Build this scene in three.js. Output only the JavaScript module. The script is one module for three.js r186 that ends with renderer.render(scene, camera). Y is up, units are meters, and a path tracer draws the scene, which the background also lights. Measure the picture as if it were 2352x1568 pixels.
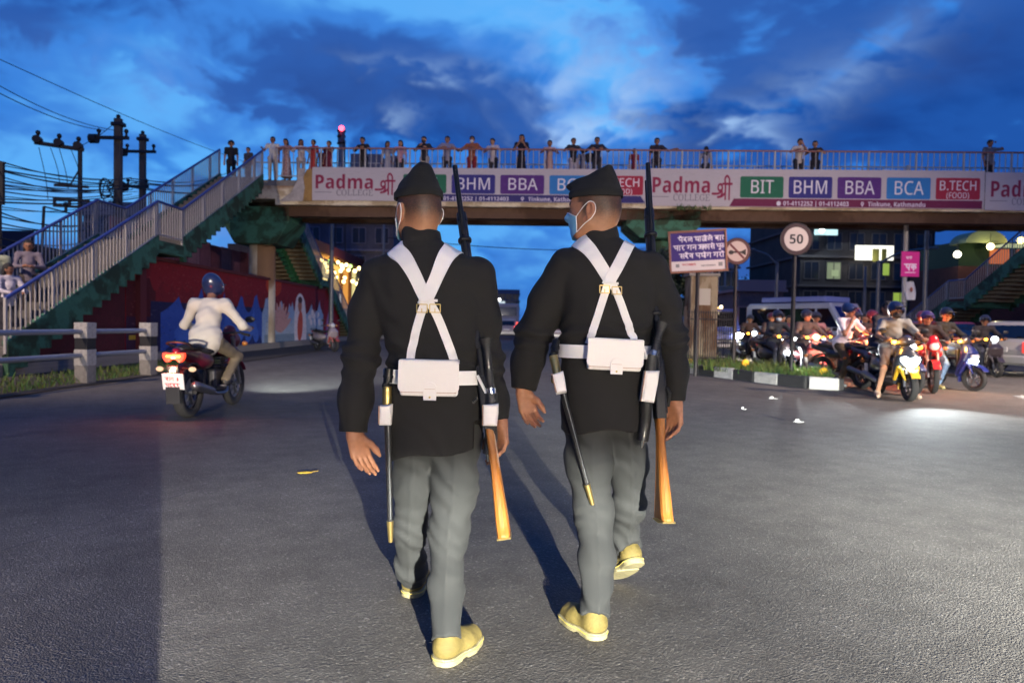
import * as THREE from 'three';
import { RoundedBoxGeometry } from 'three/addons/geometries/RoundedBoxGeometry.js';
import { mergeGeometries as rawMerge } from 'three/addons/utils/BufferGeometryUtils.js';
import { ImprovedNoise } from 'three/addons/math/ImprovedNoise.js';

// ---------------------------------------------------------------- camera, sky, light, exposure
const scene = new THREE.Scene();
const DEG = Math.PI / 180;
const camera = new THREE.PerspectiveCamera(53.13, 1024 / 682, 0.05, 900);
camera.filmGauge = 36;
camera.position.set(0, 1.2, 0);
camera.rotation.set(-1.53 * DEG, 0, 1.0 * DEG, 'XYZ');
camera.updateMatrixWorld(true);
camera.focus = 2.7;
camera.userData.fStop = 3.2;

const renderer = new THREE.WebGLRenderer({ antialias: true });
renderer.setSize(1024, 682);
renderer.toneMapping = THREE.LinearToneMapping;
renderer.toneMappingExposure = 1.0;
renderer.shadowMap.enabled = true;
renderer.shadowMap.type = THREE.PCFSoftShadowMap;

let seed = 7;
const rnd = () => { seed = (seed * 1664525 + 1013904223) >>> 0; return seed / 4294967296; };
const rr = (a, b) => a + (b - a) * rnd();
const PN = new ImprovedNoise();
const fbm = (x, y, z, n = 4) => { let s = 0, a = 0.5; for (let i = 0; i < n; i++) { s += a * PN.noise(x, y, z); x *= 2.03; y *= 2.03; z *= 2.03; a *= 0.5; } return s; };
const V = (x, y, z) => new THREE.Vector3(x, y, z);
const clamp = (x, a, b) => Math.min(b, Math.max(a, x)), lerp = (a, b, t) => a + (b - a) * t;
const sstep = (a, b, x) => { const t = clamp((x - a) / (b - a), 0, 1); return t * t * (3 - 2 * t); };

// measurements on the photograph (2352 x 1568 units, lens of 1568 units) turned into places in the world
function ray(u, v) { return V((u - 1176) / 1568, -(v - 784) / 1568, -1).applyQuaternion(camera.quaternion); }
function at(u, v, Z) { const d = ray(u, v); return d.multiplyScalar(-Z / d.z).add(camera.position); }   // the point Z metres ahead
function onGround(u, v, y = 0) { const d = ray(u, v); return d.multiplyScalar((y - 1.2) / d.y).add(camera.position); }
function onX(u, v, X) { const d = ray(u, v); return d.multiplyScalar(X / d.x).add(camera.position); }
const px = (Z) => Z / 1568;                                                                           // metres per unit at that distance

{ // dusk sky: deep blue with torn clouds, brighter where the last light comes through
  const W = 3072, H = 1536, data = new Float32Array(W * H * 4);
  const dirOf = (u, v) => { const d = ray(u, v).normalize(); return [Math.atan2(d.x, -d.z), Math.asin(d.y)]; };
  // [u, v, half width, half height, amount, tilt]: + is thick cloud, - is open sky
  const blobs = [[1000, 245, 330, 85, 1.0, 0.05], [830, 110, 170, 40, 0.45, 0.0], [640, 200, 200, 30, 0.4, 0.25], [520, 250, 300, 20, 0.35, 0.25], [2150, 230, 330, 150, 1.15, -0.25], [1580, 280, 120, 40, 0.85, 0.15], [1700, 170, 170, 50, 0.6, -0.35], [1480, 40, 330, 40, 0.25, 0],
    [1000, 10, 350, 40, -0.75, 0], [1330, 160, 130, 80, -0.5, 0.3], [1350, 275, 90, 30, -0.9, 0.1], [1640, 265, 70, 30, -0.6, 0.5], [330, 190, 150, 90, -0.55, 0], [1950, 110, 160, 30, -0.55, -0.3], [150, 480, 340, 90, -0.6, 0], [1180, 560, 260, 60, -0.35, 0], [60, 90, 200, 90, 0.2, 0], [2000, 600, 400, 110, 0.6, 0], [2300, 20, 150, 50, 0.45, -0.3]]
    .map(([u, v, a, b, k, t]) => { const [az, el] = dirOf(u, v); return [az, el, a / 1568, b / 1568, k, Math.cos(t), Math.sin(t)]; });
  const glow = [[1350, 285, 80, 28, 1.0, 0.1], [1320, 150, 160, 90, 0.55, 0.4], [1690, 262, 60, 26, 0.85, 0.7], [1640, 290, 60, 12, 0.5, 0.3], [980, 150, 110, 18, 0.5, 0], [900, 280, 30, 18, 0.6, 0.7], [2000, 110, 130, 50, 0.35, -0.4], [1780, 190, 90, 60, 0.35, -0.3], [1450, 160, 90, 80, 0.45, 0.3], [180, 520, 330, 50, 0.35, 0], [330, 170, 90, 50, 0.3, 0.3], [1780, 330, 40, 30, 0.25, 0]]
    .map(([u, v, a, b, k, t]) => { const [az, el] = dirOf(u, v); return [az, el, a / 1568, b / 1568, k, Math.cos(t), Math.sin(t)]; });
  const sum = (list, az, el) => { let s = 0; for (const [a, e, w, h, k, c, n] of list) { const x = az - a, y = -(el - e), p = (x * c + y * n) / w, q = (-x * n + y * c) / h, r = p * p + q * q; if (r < 9) s += k * Math.exp(-r * 0.7); } return s; };
  const open = [0.105, 0.44, 0.97], mid = [0.038, 0.228, 0.74], thick = [0.0145, 0.093, 0.405], deep = [0.0085, 0.054, 0.275], pale = [0.38, 0.60, 0.95], lilac = [0.16, 0.30, 0.68];
  const o = [0, 0, 0];
  for (let j = 0; j < H; j++) {
    const el = ((j + 0.5) / H - 0.5) * Math.PI, y = Math.sin(el), r = Math.cos(el);
    for (let i = 0; i < W; i++) {
      const k = (j * W + i) * 4;
      if (el < -0.12) { data[k] = 0.02; data[k + 1] = 0.05; data[k + 2] = 0.16; data[k + 3] = 1; continue; }
      if (Math.abs(Math.atan2(Math.cos(((i + 0.5) / W - 0.5) * 2 * Math.PI), -Math.sin(((i + 0.5) / W - 0.5) * 2 * Math.PI))) > 0.85 || el > 0.62) { const i0 = i & ~3, j0 = j & ~3; if (i !== i0 || j !== j0) { const q = (j0 * W + i0) * 4; if (data[q + 3]) { data[k] = data[q]; data[k + 1] = data[q + 1]; data[k + 2] = data[q + 2]; data[k + 3] = 1; continue; } } }
      const phi = ((i + 0.5) / W - 0.5) * 2 * Math.PI, dx = Math.cos(phi) * r, dz = Math.sin(phi) * r;
      const az = Math.atan2(dx, -dz);
      const s = 3.2, h = y + 0.25, qx = dx / h, qz = dz / h;                                         // clouds lie in a layer overhead
      const w1 = fbm(qx * 1.1 + 3, qz * 1.1, 1.7, 4), w2 = fbm(qx * 1.1, qz * 1.1 + 9, 4.2, 4);
      const n1 = fbm(qx * s * 0.55 + w1 * 1.6, qz * s * 0.75 + w2 * 1.6, 0.4, 6), n2 = fbm(az * 13 + w2 * 3, el * 26 + w1 * 4, 2.2, 6), n3 = fbm(az * 34 + n2 * 2, el * 60 + w1 * 5, 6.1, 4);
      const a2 = az + (w1 * 0.09 + n2 * 0.075 + n3 * 0.02), e2 = el + (w2 * 0.06 + n2 * 0.045 + n3 * 0.014);
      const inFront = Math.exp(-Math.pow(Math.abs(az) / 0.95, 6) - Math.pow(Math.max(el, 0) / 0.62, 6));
      const c = sum(blobs, a2, e2) * 0.95 + n1 * 0.95 + n2 * 0.62 + n3 * 0.26 - 0.07 + 0.80 * (1 - inFront), g = sum(glow, a2, e2) * clamp(0.55 + 1.7 * n2 + 0.9 * n3, 0, 1.3) + Math.max(0, n1 * 0.5 - 0.12) * (1 - inFront);  // cloud is thickened outside the view to dim the blue skylight
      const t = clamp(c, -1, 1.4);
      for (let q = 0; q < 3; q++) o[q] = t < 0 ? lerp(mid[q], open[q], sstep(0, 0.55, -t)) : t < 0.42 ? lerp(mid[q], thick[q], sstep(0, 0.42, t)) : lerp(thick[q], deep[q], sstep(0.42, 1.4, t));
      const gg = clamp(g, 0, 1.0), pu = clamp(fbm(qx * 0.8 + 20, qz * 0.8, 7, 3) * 0.6, 0, 0.10);
      const low = Math.exp(-Math.max(el, 0) / 0.055) * 0.5;
      for (let q = 0; q < 3; q++) { o[q] = lerp(o[q], lilac[q], pu); o[q] = lerp(o[q], [0.055, 0.135, 0.44][q], low); o[q] = lerp(o[q], pale[q], gg * 0.8); data[k + q] = o[q]; }
      data[k + 3] = 1;
    }
  }
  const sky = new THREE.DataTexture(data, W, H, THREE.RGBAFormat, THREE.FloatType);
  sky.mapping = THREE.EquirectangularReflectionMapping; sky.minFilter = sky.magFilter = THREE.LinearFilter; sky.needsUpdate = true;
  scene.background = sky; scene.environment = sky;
}
// what is left of the sun, far below the clouds: a weak and very soft light
const sun = new THREE.DirectionalLight(new THREE.Color(1, 0.9, 0.85), 0.04);
sun.position.set(-6, 9, -30); sun.castShadow = true; sun.shadow.radius = 60; sun.shadow.mapSize.set(2048, 2048);
Object.assign(sun.shadow.camera, { left: -40, right: 40, top: 40, bottom: -40, far: 120 });
scene.add(sun, sun.target);

// ---------------------------------------------------------------- naming and building helpers
const mergeGeometries = (list) => rawMerge(list.map((q) => { const g = q.index ? q.toNonIndexed() : q.clone(), n = g.attributes.position.count; const colored = list.every((k) => k.attributes.color); for (const k of Object.keys(g.attributes)) if (!['position', 'normal', 'uv'].includes(k) && !(k === 'color' && colored)) g.deleteAttribute(k); if (!g.attributes.uv) g.setAttribute('uv', new THREE.BufferAttribute(new Float32Array(n * 2), 2)); return g; }));
const taken = {};
const numbered = (n) => { const k = taken[n] = (taken[n] ?? -1) + 1; return k ? n + '_' + String(k).padStart(3, '0') : n; };
function tag(o, label, category, group) { o.userData.label = label; if (category) o.userData.category = category; if (group) o.userData.group = group; return o; }
function thing(name, label, category, p = [0, 0, 0], turn = 0, group) {
  const o = new THREE.Group(); o.name = numbered(name); scene.add(o);
  Array.isArray(p) ? o.position.set(...p) : o.position.copy(p); o.rotation.y = turn;
  return tag(o, label, category, group);
}
function obj(name, geos, m, parent = scene) {
  const o = new THREE.Mesh(Array.isArray(geos) ? (geos.length > 1 ? mergeGeometries(geos) : geos[0]) : geos, m);
  o.name = parent === scene ? numbered(name) : name; o.castShadow = o.receiveShadow = true; parent.add(o); return o;
}
function part(name, geo, m, parent, p, r, s) { const o = new THREE.Mesh(geo, m); o.name = name; if (p) o.position.set(...(Array.isArray(p) ? p : p.toArray())); if (r) o.rotation.set(...r); if (s) o.scale.set(...s); o.castShadow = o.receiveShadow = true; parent.add(o); return o; }
function struct(name, geos, m, parent = scene) { const o = obj(name, geos, m, parent); if (parent === scene) o.userData.kind = 'structure'; return o; }
const T = (g, x = 0, y = 0, z = 0, rx = 0, ry = 0, rz = 0) => { const m = new THREE.Matrix4().makeRotationFromEuler(new THREE.Euler(rx, ry, rz)); m.setPosition(x, y, z); return g.applyMatrix4(m); };
const bx = (w, h, d, x = 0, y = 0, z = 0, rx = 0, ry = 0, rz = 0) => T(new THREE.BoxGeometry(w, h, d), x, y, z, rx, ry, rz);
const rbx = (w, h, d, r, x = 0, y = 0, z = 0, rx = 0, ry = 0, rz = 0) => T(new RoundedBoxGeometry(w, h, d, 2, r), x, y, z, rx, ry, rz);
const cyl = (r0, r1, h, n = 12, x = 0, y = 0, z = 0, rx = 0, ry = 0, rz = 0) => T(new THREE.CylinderGeometry(r1, r0, h, n), x, y, z, rx, ry, rz);
const ball = (r, x = 0, y = 0, z = 0, sx = 1, sy = 1, sz = 1, n = 14) => new THREE.SphereGeometry(r, n, Math.round(n * 0.7)).scale(sx, sy, sz).translate(x, y, z);
function rod(a, b, r, n = 8, r2 = r) { const d = b.clone().sub(a), g = new THREE.CylinderGeometry(r2, r, d.length(), n); g.applyQuaternion(new THREE.Quaternion().setFromUnitVectors(V(0, 1, 0), d.normalize())); const m = a.clone().add(b).multiplyScalar(0.5); return g.translate(m.x, m.y, m.z); }
const tube = (pts, r, seg = 24, n = 8, closed = false) => new THREE.TubeGeometry(new THREE.CatmullRomCurve3(pts.map((p) => Array.isArray(p) ? V(...p) : p), closed), seg, r, n, closed);
function prism(outline, d, bevel = 0, x = 0, y = 0, z = 0, ry = 0) { // outline in x, y; depth along z, centred
  const s = new THREE.Shape(outline.map(([a, b]) => new THREE.Vector2(a, b)));
  const g = new THREE.ExtrudeGeometry(s, { depth: d - 2 * bevel, bevelEnabled: bevel > 0, bevelSize: bevel, bevelThickness: bevel, bevelOffset: -bevel, bevelSegments: 2, curveSegments: 10 });
  return T(g.translate(0, 0, -d / 2 + bevel), x, y, z, 0, ry, 0);
}
function smoothOutline(pts, n = 6) { const c = new THREE.CatmullRomCurve3(pts.map(([a, b]) => V(a, b, 0)), true, 'centripetal'); return c.getPoints(pts.length * n).slice(0, -1).map((p) => [p.x, p.y]); }

// ---------------------------------------------------------------- textures and materials
function canvasTex(w, h, draw, srgb = true) { const c = document.createElement('canvas'); c.width = w; c.height = h; draw(c.getContext('2d'), w, h); const t = new THREE.CanvasTexture(c); if (srgb) t.colorSpace = THREE.SRGBColorSpace; t.magFilter = THREE.LinearFilter; t.anisotropy = 8; return t; }
function dataTex(n, f, srgb = false) { // f(x, y) -> 0..1 or [r, g, b]
  const d = new Uint8Array(n * n * 4);
  for (let j = 0; j < n; j++) for (let i = 0; i < n; i++) { const v = f(i / n, j / n, i, j), k = (j * n + i) * 4; for (let c = 0; c < 3; c++) d[k + c] = clamp((Array.isArray(v) ? v[c] : v) * 255, 0, 255); d[k + 3] = 255; }
  const t = new THREE.DataTexture(d, n, n); t.wrapS = t.wrapT = THREE.RepeatWrapping; t.magFilter = THREE.LinearFilter; t.minFilter = THREE.LinearMipmapLinearFilter; t.generateMipmaps = true; if (srgb) t.colorSpace = THREE.SRGBColorSpace; t.needsUpdate = true; return t;
}
// periodic value noise, so that textures tile
const hash = (i, j, s) => { let h = (i * 374761393 + j * 668265263 + s * 974711) | 0; h = Math.imul(h ^ (h >>> 13), 1274126177); h ^= h >>> 16; return (h >>> 0) / 4294967296; };
function vnoise(x, y, n, s) { const X = x * n, Y = y * n, i = Math.floor(X), j = Math.floor(Y), a = X - i, b = Y - j, u = a * a * (3 - 2 * a), v = b * b * (3 - 2 * b), w = (k) => ((k % n) + n) % n; return lerp(lerp(hash(w(i), w(j), s), hash(w(i + 1), w(j), s), u), lerp(hash(w(i), w(j + 1), s), hash(w(i + 1), w(j + 1), s), u), v); }
const vf = (x, y, n, s, oct = 4) => { let t = 0, a = 0.5, tot = 0; for (let o = 0; o < oct; o++) { t += a * vnoise(x, y, n, s + o); tot += a; a *= 0.55; n *= 2; } return t / tot; };
function worley(x, y, n, s) { const X = x * n, Y = y * n, i = Math.floor(X), j = Math.floor(Y); let d1 = 9, id = 0; for (let q = -1; q < 2; q++) for (let p = -1; p < 2; p++) { const a = ((i + p) % n + n) % n, b = ((j + q) % n + n) % n, dx = i + p + hash(a, b, s) - X, dy = j + q + hash(a, b, s + 1) - Y, d = dx * dx + dy * dy; if (d < d1) { d1 = d; id = hash(a, b, s + 2); } } return [Math.sqrt(d1), id]; }
const lin = (r, g, b) => new THREE.Color().setRGB(r, g, b);
const css = (c) => new THREE.Color(c);
const std = (color, rough = 0.8, extra = {}) => new THREE.MeshStandardMaterial({ color: Array.isArray(color) ? lin(...color) : css(color), roughness: rough, ...extra });
const rep = (t, x, y = x) => { const c = t.clone(); c.repeat.set(x, y); c.needsUpdate = true; return c; };
const tGrain = dataTex(256, (x, y) => 0.35 + 0.65 * vf(x, y, 12, 3, 5));
const tWear = dataTex(512, (x, y) => { const a = vf(x, y, 5, 11, 6), b = vf(x, y, 40, 21, 3); return 0.62 + 0.5 * (a - 0.5) * 2 * 0.45 + 0.3 * (b - 0.5); });
const tStain = dataTex(512, (x, y) => { const s = vf(x, y, 6, 31, 5), g = vf(x, y, 48, 41, 3), r = vf(x, y, 3, 55, 4); const k = sstep(0.44, 0.62, s), q = sstep(0.52, 0.66, r); return [lerp(lerp(1.0, 0.62, k), 0.42, q) * (0.8 + 0.2 * g), lerp(lerp(0.97, 0.54, k), 0.27, q) * (0.8 + 0.2 * g), lerp(lerp(0.90, 0.44, k), 0.18, q) * (0.8 + 0.2 * g)]; });
const tCloth = dataTex(256, (x, y, i, j) => { const w = ((i >> 1) + (j >> 1)) % 2 ? 0.62 : 0.42; return w + 0.3 * (vf(x, y, 20, 5, 3) - 0.5); });
const glow = (r, g, b, k = 1) => new THREE.MeshStandardMaterial({ color: lin(0.05, 0.05, 0.05), emissive: lin(r, g, b), emissiveIntensity: k, roughness: 0.4 });
const glass = (c = 0x223344) => new THREE.MeshPhysicalMaterial({ color: css(c), roughness: 0.08, metalness: 0, clearcoat: 1, clearcoatRoughness: 0.05 });
// ---------------------------------------------------------------- ground, road, verge, median
const M = {
  earth: std([0.05, 0.045, 0.04], 1, { bumpMap: rep(tWear, 60), bumpScale: 0.05, map: rep(tWear, 60) }),
  concrete: std([0.34, 0.32, 0.29], 0.9, { map: rep(tWear, 1), bumpMap: rep(tGrain, 3), bumpScale: 0.004 }),
  stained: std([0.80, 0.74, 0.58], 0.9, { map: rep(tStain, 0.35), bumpMap: rep(tGrain, 2), bumpScale: 0.006 }),
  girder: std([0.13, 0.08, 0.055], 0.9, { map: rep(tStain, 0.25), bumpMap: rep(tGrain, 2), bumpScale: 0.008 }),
  green: std([0.055, 0.20, 0.13], 0.75, { map: rep(tStain, 0.7), bumpMap: rep(tGrain, 4), bumpScale: 0.003 }),
  stair: std([0.40, 0.37, 0.26], 0.9, { map: rep(tStain, 0.8), bumpMap: rep(tGrain, 3), bumpScale: 0.004 }),
  whiteSteel: std([0.62, 0.60, 0.57], 0.45, { map: rep(tWear, 2) }),
  blueRail: std([0.07, 0.11, 0.42], 0.4, { map: rep(tWear, 3) }),
  redRail: std([0.45, 0.20, 0.17], 0.45, { map: rep(tWear, 3) }),
  darkSteel: std([0.035, 0.033, 0.035], 0.5, { metalness: 0.4 }),
  galv: std([0.32, 0.33, 0.34], 0.45, { metalness: 0.5, map: rep(tWear, 2) }),
  wire: std([0.012, 0.012, 0.014], 0.7),
  black: std([0.015, 0.015, 0.016], 0.55),
  rubber: std([0.022, 0.021, 0.021], 0.85, { bumpMap: rep(tGrain, 4), bumpScale: 0.003 }),
  chrome: std([0.55, 0.55, 0.56], 0.22, { metalness: 1 }),
  white: std([0.72, 0.71, 0.69], 0.6, { map: rep(tWear, 2) }),
  brass: std([0.62, 0.46, 0.17], 0.3, { metalness: 0.9 }),
};
const tAsph = (() => { // stones of a worn wearing course
  const cells = (x, y) => { const [d, id] = worley(x, y, 120, 3), [e, ie] = worley(x, y, 52, 9); return [d, id, e, ie]; };
  const hgt = dataTex(1024, (x, y) => { const [d, id, e, ie] = cells(x, y); return clamp(0.62 * (1 - d * 1.25) * (0.55 + 0.45 * id) + (ie > 0.72 ? 0.5 * Math.max(0, 0.75 - e) : 0) + 0.07 * vf(x, y, 14, 61, 4), 0, 1); });
  const col = dataTex(1024, (x, y) => { const [d, id, e, ie] = cells(x, y); const st = id > 0.86 ? 1.25 : 0.82 + 0.24 * id, big = ie > 0.93 && e < 0.36 ? 1.55 : 1; const g = vf(x, y, 6, 71, 5); const v = 0.50 * st * big * (0.78 + 0.44 * g); return [v * 1.02, v, v * 0.96]; });
  return [hgt, col];
})();
const roadMat = new THREE.MeshPhysicalMaterial({ color: lin(0.275, 0.258, 0.238), roughness: 0.85, specularIntensity: 0.4, vertexColors: true, map: rep(tAsph[1], 1 / 0.95), bumpMap: rep(tAsph[0], 1 / 0.95), bumpScale: 0.0030 });
const uvMetres = (g) => { const p = g.attributes.position, u = new Float32Array(p.count * 2); for (let i = 0; i < p.count; i++) { u[2 * i] = p.getX(i); u[2 * i + 1] = p.getZ(i); } g.setAttribute('uv', new THREE.BufferAttribute(u, 2)); return g; };
const flat = (outline, y) => { const s = new THREE.Shape(outline.map(([x, z]) => new THREE.Vector2(x, -z))); const g = new THREE.ShapeGeometry(s).rotateX(-Math.PI / 2).translate(0, y, 0); return uvMetres(g); };
struct('ground', uvMetres(new THREE.PlaneGeometry(900, 900).rotateX(-Math.PI / 2).translate(0, -0.03, -150)), std([0.05, 0.045, 0.04], 1, { map: rep(tWear, 0.1) }));
{ // the carriageway, gently uneven
  const g = new THREE.PlaneGeometry(44, 300, 150, 600).rotateX(-Math.PI / 2).translate(14, 0, -130), p = g.attributes.position;
  for (let i = 0; i < p.count; i++) p.setY(i, 0.012 * fbm(p.getX(i) * 0.5, p.getZ(i) * 0.5, 3, 2));
  const C = new Float32Array(p.count * 3); for (let i = 0; i < p.count; i++) { const x = p.getX(i), z = p.getZ(i), lane = 0.5 + 0.5 * Math.cos((x + 0.6) * 2 * Math.PI / 1.75), v = 0.94 + 0.42 * fbm(x * 0.55, z * 0.10, 1.3, 4) + 0.30 * fbm(x * 1.1, z * 0.9, 5.3, 3) - 0.05 * lane; C[3 * i] = v; C[3 * i + 1] = v; C[3 * i + 2] = v; } g.setAttribute('color', new THREE.BufferAttribute(C, 3));
  g.computeVertexNormals(); struct('road', uvMetres(g), roadMat);
}
// old joints and patched cracks in the asphalt, filled with dark tar
const tarMat = std([0.045, 0.043, 0.043], 0.7, { bumpMap: rep(tGrain, 2), bumpScale: 0.003 });
for (const pts of [[[0, 1268], [180, 1215], [330, 1165], [440, 1130], [540, 1080]], [[0, 1005], [250, 985], [480, 965], [700, 960], [800, 962]]]) {
  const gs = []; const c = new THREE.CatmullRomCurve3(pts.map(([u, v]) => onGround(u, v)));
  const q = c.getPoints(60), pos = [];
  for (let i = 0; i < q.length; i++) { const w = 0.008 + 0.012 * Math.abs(PN.noise(i * 0.7, 1, 2)), o = 0.05 * PN.noise(i * 0.35, 4, 4); pos.push([q[i].x, q[i].z + o - w], [q[i].x, q[i].z + o + w]); }
  const g = new THREE.BufferGeometry(), P = [], I = []; pos.forEach(([x, z]) => P.push(x, 0.009, z)); for (let i = 0; i < pos.length - 2; i += 2) I.push(i, i + 1, i + 2, i + 1, i + 3, i + 2);
  g.setAttribute('position', new THREE.Float32BufferAttribute(P, 3)); g.setIndex(I); g.computeVertexNormals(); struct('road_crack', uvMetres(g), tarMat);
}
{ // verge of bare earth and a low pavement along the left of the road
  const edge = [], n = 90; for (let i = 0; i <= n; i++) { const z = 12 - i * 1.0; edge.push([-7.25 + 0.18 * fbm(z * 0.6, 2, 5, 3) - 0.010 * Math.max(0, -z - 12) , z]); }
  struct('verge', flat([...edge, [-60, edge[n][1]], [-60, 12]], 0.02), std([0.075, 0.066, 0.055], 1, { map: rep(tWear, 0.9), bumpMap: rep(tGrain, 2.2), bumpScale: 0.03 }));
  struct('pavement', bx(2.6, 0.3, 34, -10.9, 0.10, -26.5), M.concrete);
}
function blades(name, label, n, place, mats, hMin, hMax) { // grass: many thin bent blades
  const g = new THREE.BufferGeometry(); const P = [-0.009, 0, 0, 0.009, 0, 0, -0.007, 0.5, 0.10, 0.007, 0.5, 0.10, 0, 1, 0.42]; g.setAttribute('position', new THREE.Float32BufferAttribute(P, 3)); g.setIndex([0, 1, 2, 1, 3, 2, 2, 3, 4]); g.computeVertexNormals();
  const im = new THREE.InstancedMesh(g, mats, n), m = new THREE.Matrix4(), q = new THREE.Quaternion(), c = new THREE.Color();
  for (let i = 0; i < n; i++) { const [x, y, z, k] = place(i); const h = rr(hMin, hMax) * (k ?? 1); m.compose(V(x, y, z), q.setFromEuler(new THREE.Euler(rr(-0.4, 0.4), rr(0, 6.28), rr(-0.4, 0.4))), V(rr(0.8, 1.5), h, h)); im.setMatrixAt(i, m); im.setColorAt(i, c.setRGB(rr(0.6, 1.5), rr(0.75, 1.25), rr(0.5, 1))); }
  im.name = numbered(name); im.userData.kind = 'stuff'; im.castShadow = im.receiveShadow = true; scene.add(im); return tag(im, label, 'grass');
}
const grassMat = new THREE.MeshPhysicalMaterial({ color: lin(0.10, 0.17, 0.04), roughness: 0.9, transmission: 0.3, thickness: 0, side: THREE.DoubleSide });
blades('verge_grass', 'dark low grass and weeds at the foot of the guard rail', 2600, () => { const z = rr(-19, -9.5); const k = fbm(z * 0.8, 1, 1, 2); return [-7.55 - Math.abs(rr(0, 1) ** 1.5) * 1.7, 0.02, z, 0.7 + Math.max(0, k) * 1.6]; }, grassMat, 0.05, 0.2);
// the median: kerb stones painted black and white round a nose, earth, grass
const median = new THREE.Group(); median.name = 'median'; median.userData.kind = 'structure'; scene.add(median);
const medianEdge = new THREE.CatmullRomCurve3([V(3.9, 0, -40), V(4.0, 0, -30), V(4.12, 0, -23), V(4.55, 0, -18.3), V(5.05, 0, -16.2), V(5.6, 0, -14.6), V(6.02, 0, -13.6), V(6.36, 0, -13.3), V(6.56, 0, -13.75), V(6.62, 0, -15.5), V(6.7, 0, -18), V(6.9, 0, -24), V(7.0, 0, -40)], false, 'centripetal');
{
  const L = medianEdge.getLength(), n = Math.round(L / 0.74), pts = medianEdge.getSpacedPoints(n);
  const wM = [std([0.80, 0.79, 0.75], 0.85, { map: rep(tWear, 0.9), bumpMap: rep(tGrain, 3), bumpScale: 0.006 }), std([0.74, 0.72, 0.66], 0.85, { map: rep(tWear, 1.2), bumpMap: rep(tGrain, 3), bumpScale: 0.006 })], bM = std([0.05, 0.05, 0.052], 0.8, { map: rep(tWear, 1), bumpMap: rep(tGrain, 3), bumpScale: 0.006 });
  const g = [0, 1].map((k) => rbx(0.735, 0.36, 0.22, 0.035));
  for (let i = 0; i < n; i++) {
    const a = pts[i], b = pts[i + 1], d = b.clone().sub(a);
    part('kerb_stone', g[i % 2], i % 2 ? bM : wM[(i >> 1) % 2], median, [(a.x + b.x) / 2, 0.055 + rr(-0.012, 0.008), (a.z + b.z) / 2], [rr(-0.02, 0.02), Math.atan2(-d.z, d.x) + rr(-0.03, 0.03), rr(-0.012, 0.012)], [d.length() / 0.74, 1, 1]);
  }
  const out = medianEdge.getSpacedPoints(80).map((p) => [p.x, p.z]);
  struct('earth', flat(out, 0.15), std([0.07, 0.058, 0.042], 1, { map: rep(tWear, 1), bumpMap: rep(tGrain, 3), bumpScale: 0.03 }), median);
}
blades('median_grass', 'lit green grass growing behind the black and white kerb', 5200, () => { for (;;) { const z = -13.75 - 12 * rnd() ** 1.6, t = (-z - 13.4), x0 = 4.1 + Math.max(0, 2.05 - t * 0.5) * 0.92, x = rr(x0 + 0.12, 6.5), k = fbm(x * 1.1, z * 1.1, 8, 3); if (x0 < 6.35 && k > -0.22) return [x, 0.15, z, 0.75 + 1.2 * Math.max(0, k + 0.1)]; } }, grassMat, 0.10, 0.32);
{ // round amber reflector studs along the kerb; emission stands in for the light they return
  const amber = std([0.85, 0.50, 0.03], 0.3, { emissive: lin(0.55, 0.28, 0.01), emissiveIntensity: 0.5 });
  const lab = ['amber reflector stud on the kerb nearest the right marcher', 'amber reflector stud in the middle of the kerb row', 'amber reflector stud at the rounded kerb nose by the pole foot'];
  [[1583, 827, 18.4], [1713, 833, 16.3], [1893, 853, 13.9]].forEach(([u, v, Z], i) => { const o = thing('kerb_reflector', lab[i], 'reflector', at(u, v, Z), 0, 'amber studs along the median kerb'); part('stud_glow', cyl(0.085, 0.075, 0.05, 16, 0, 0, 0, Math.PI / 2), amber, o); part('post', cyl(0.02, 0.02, 0.34, 8, 0, -0.18, -0.035), M.black, o); });
}

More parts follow.
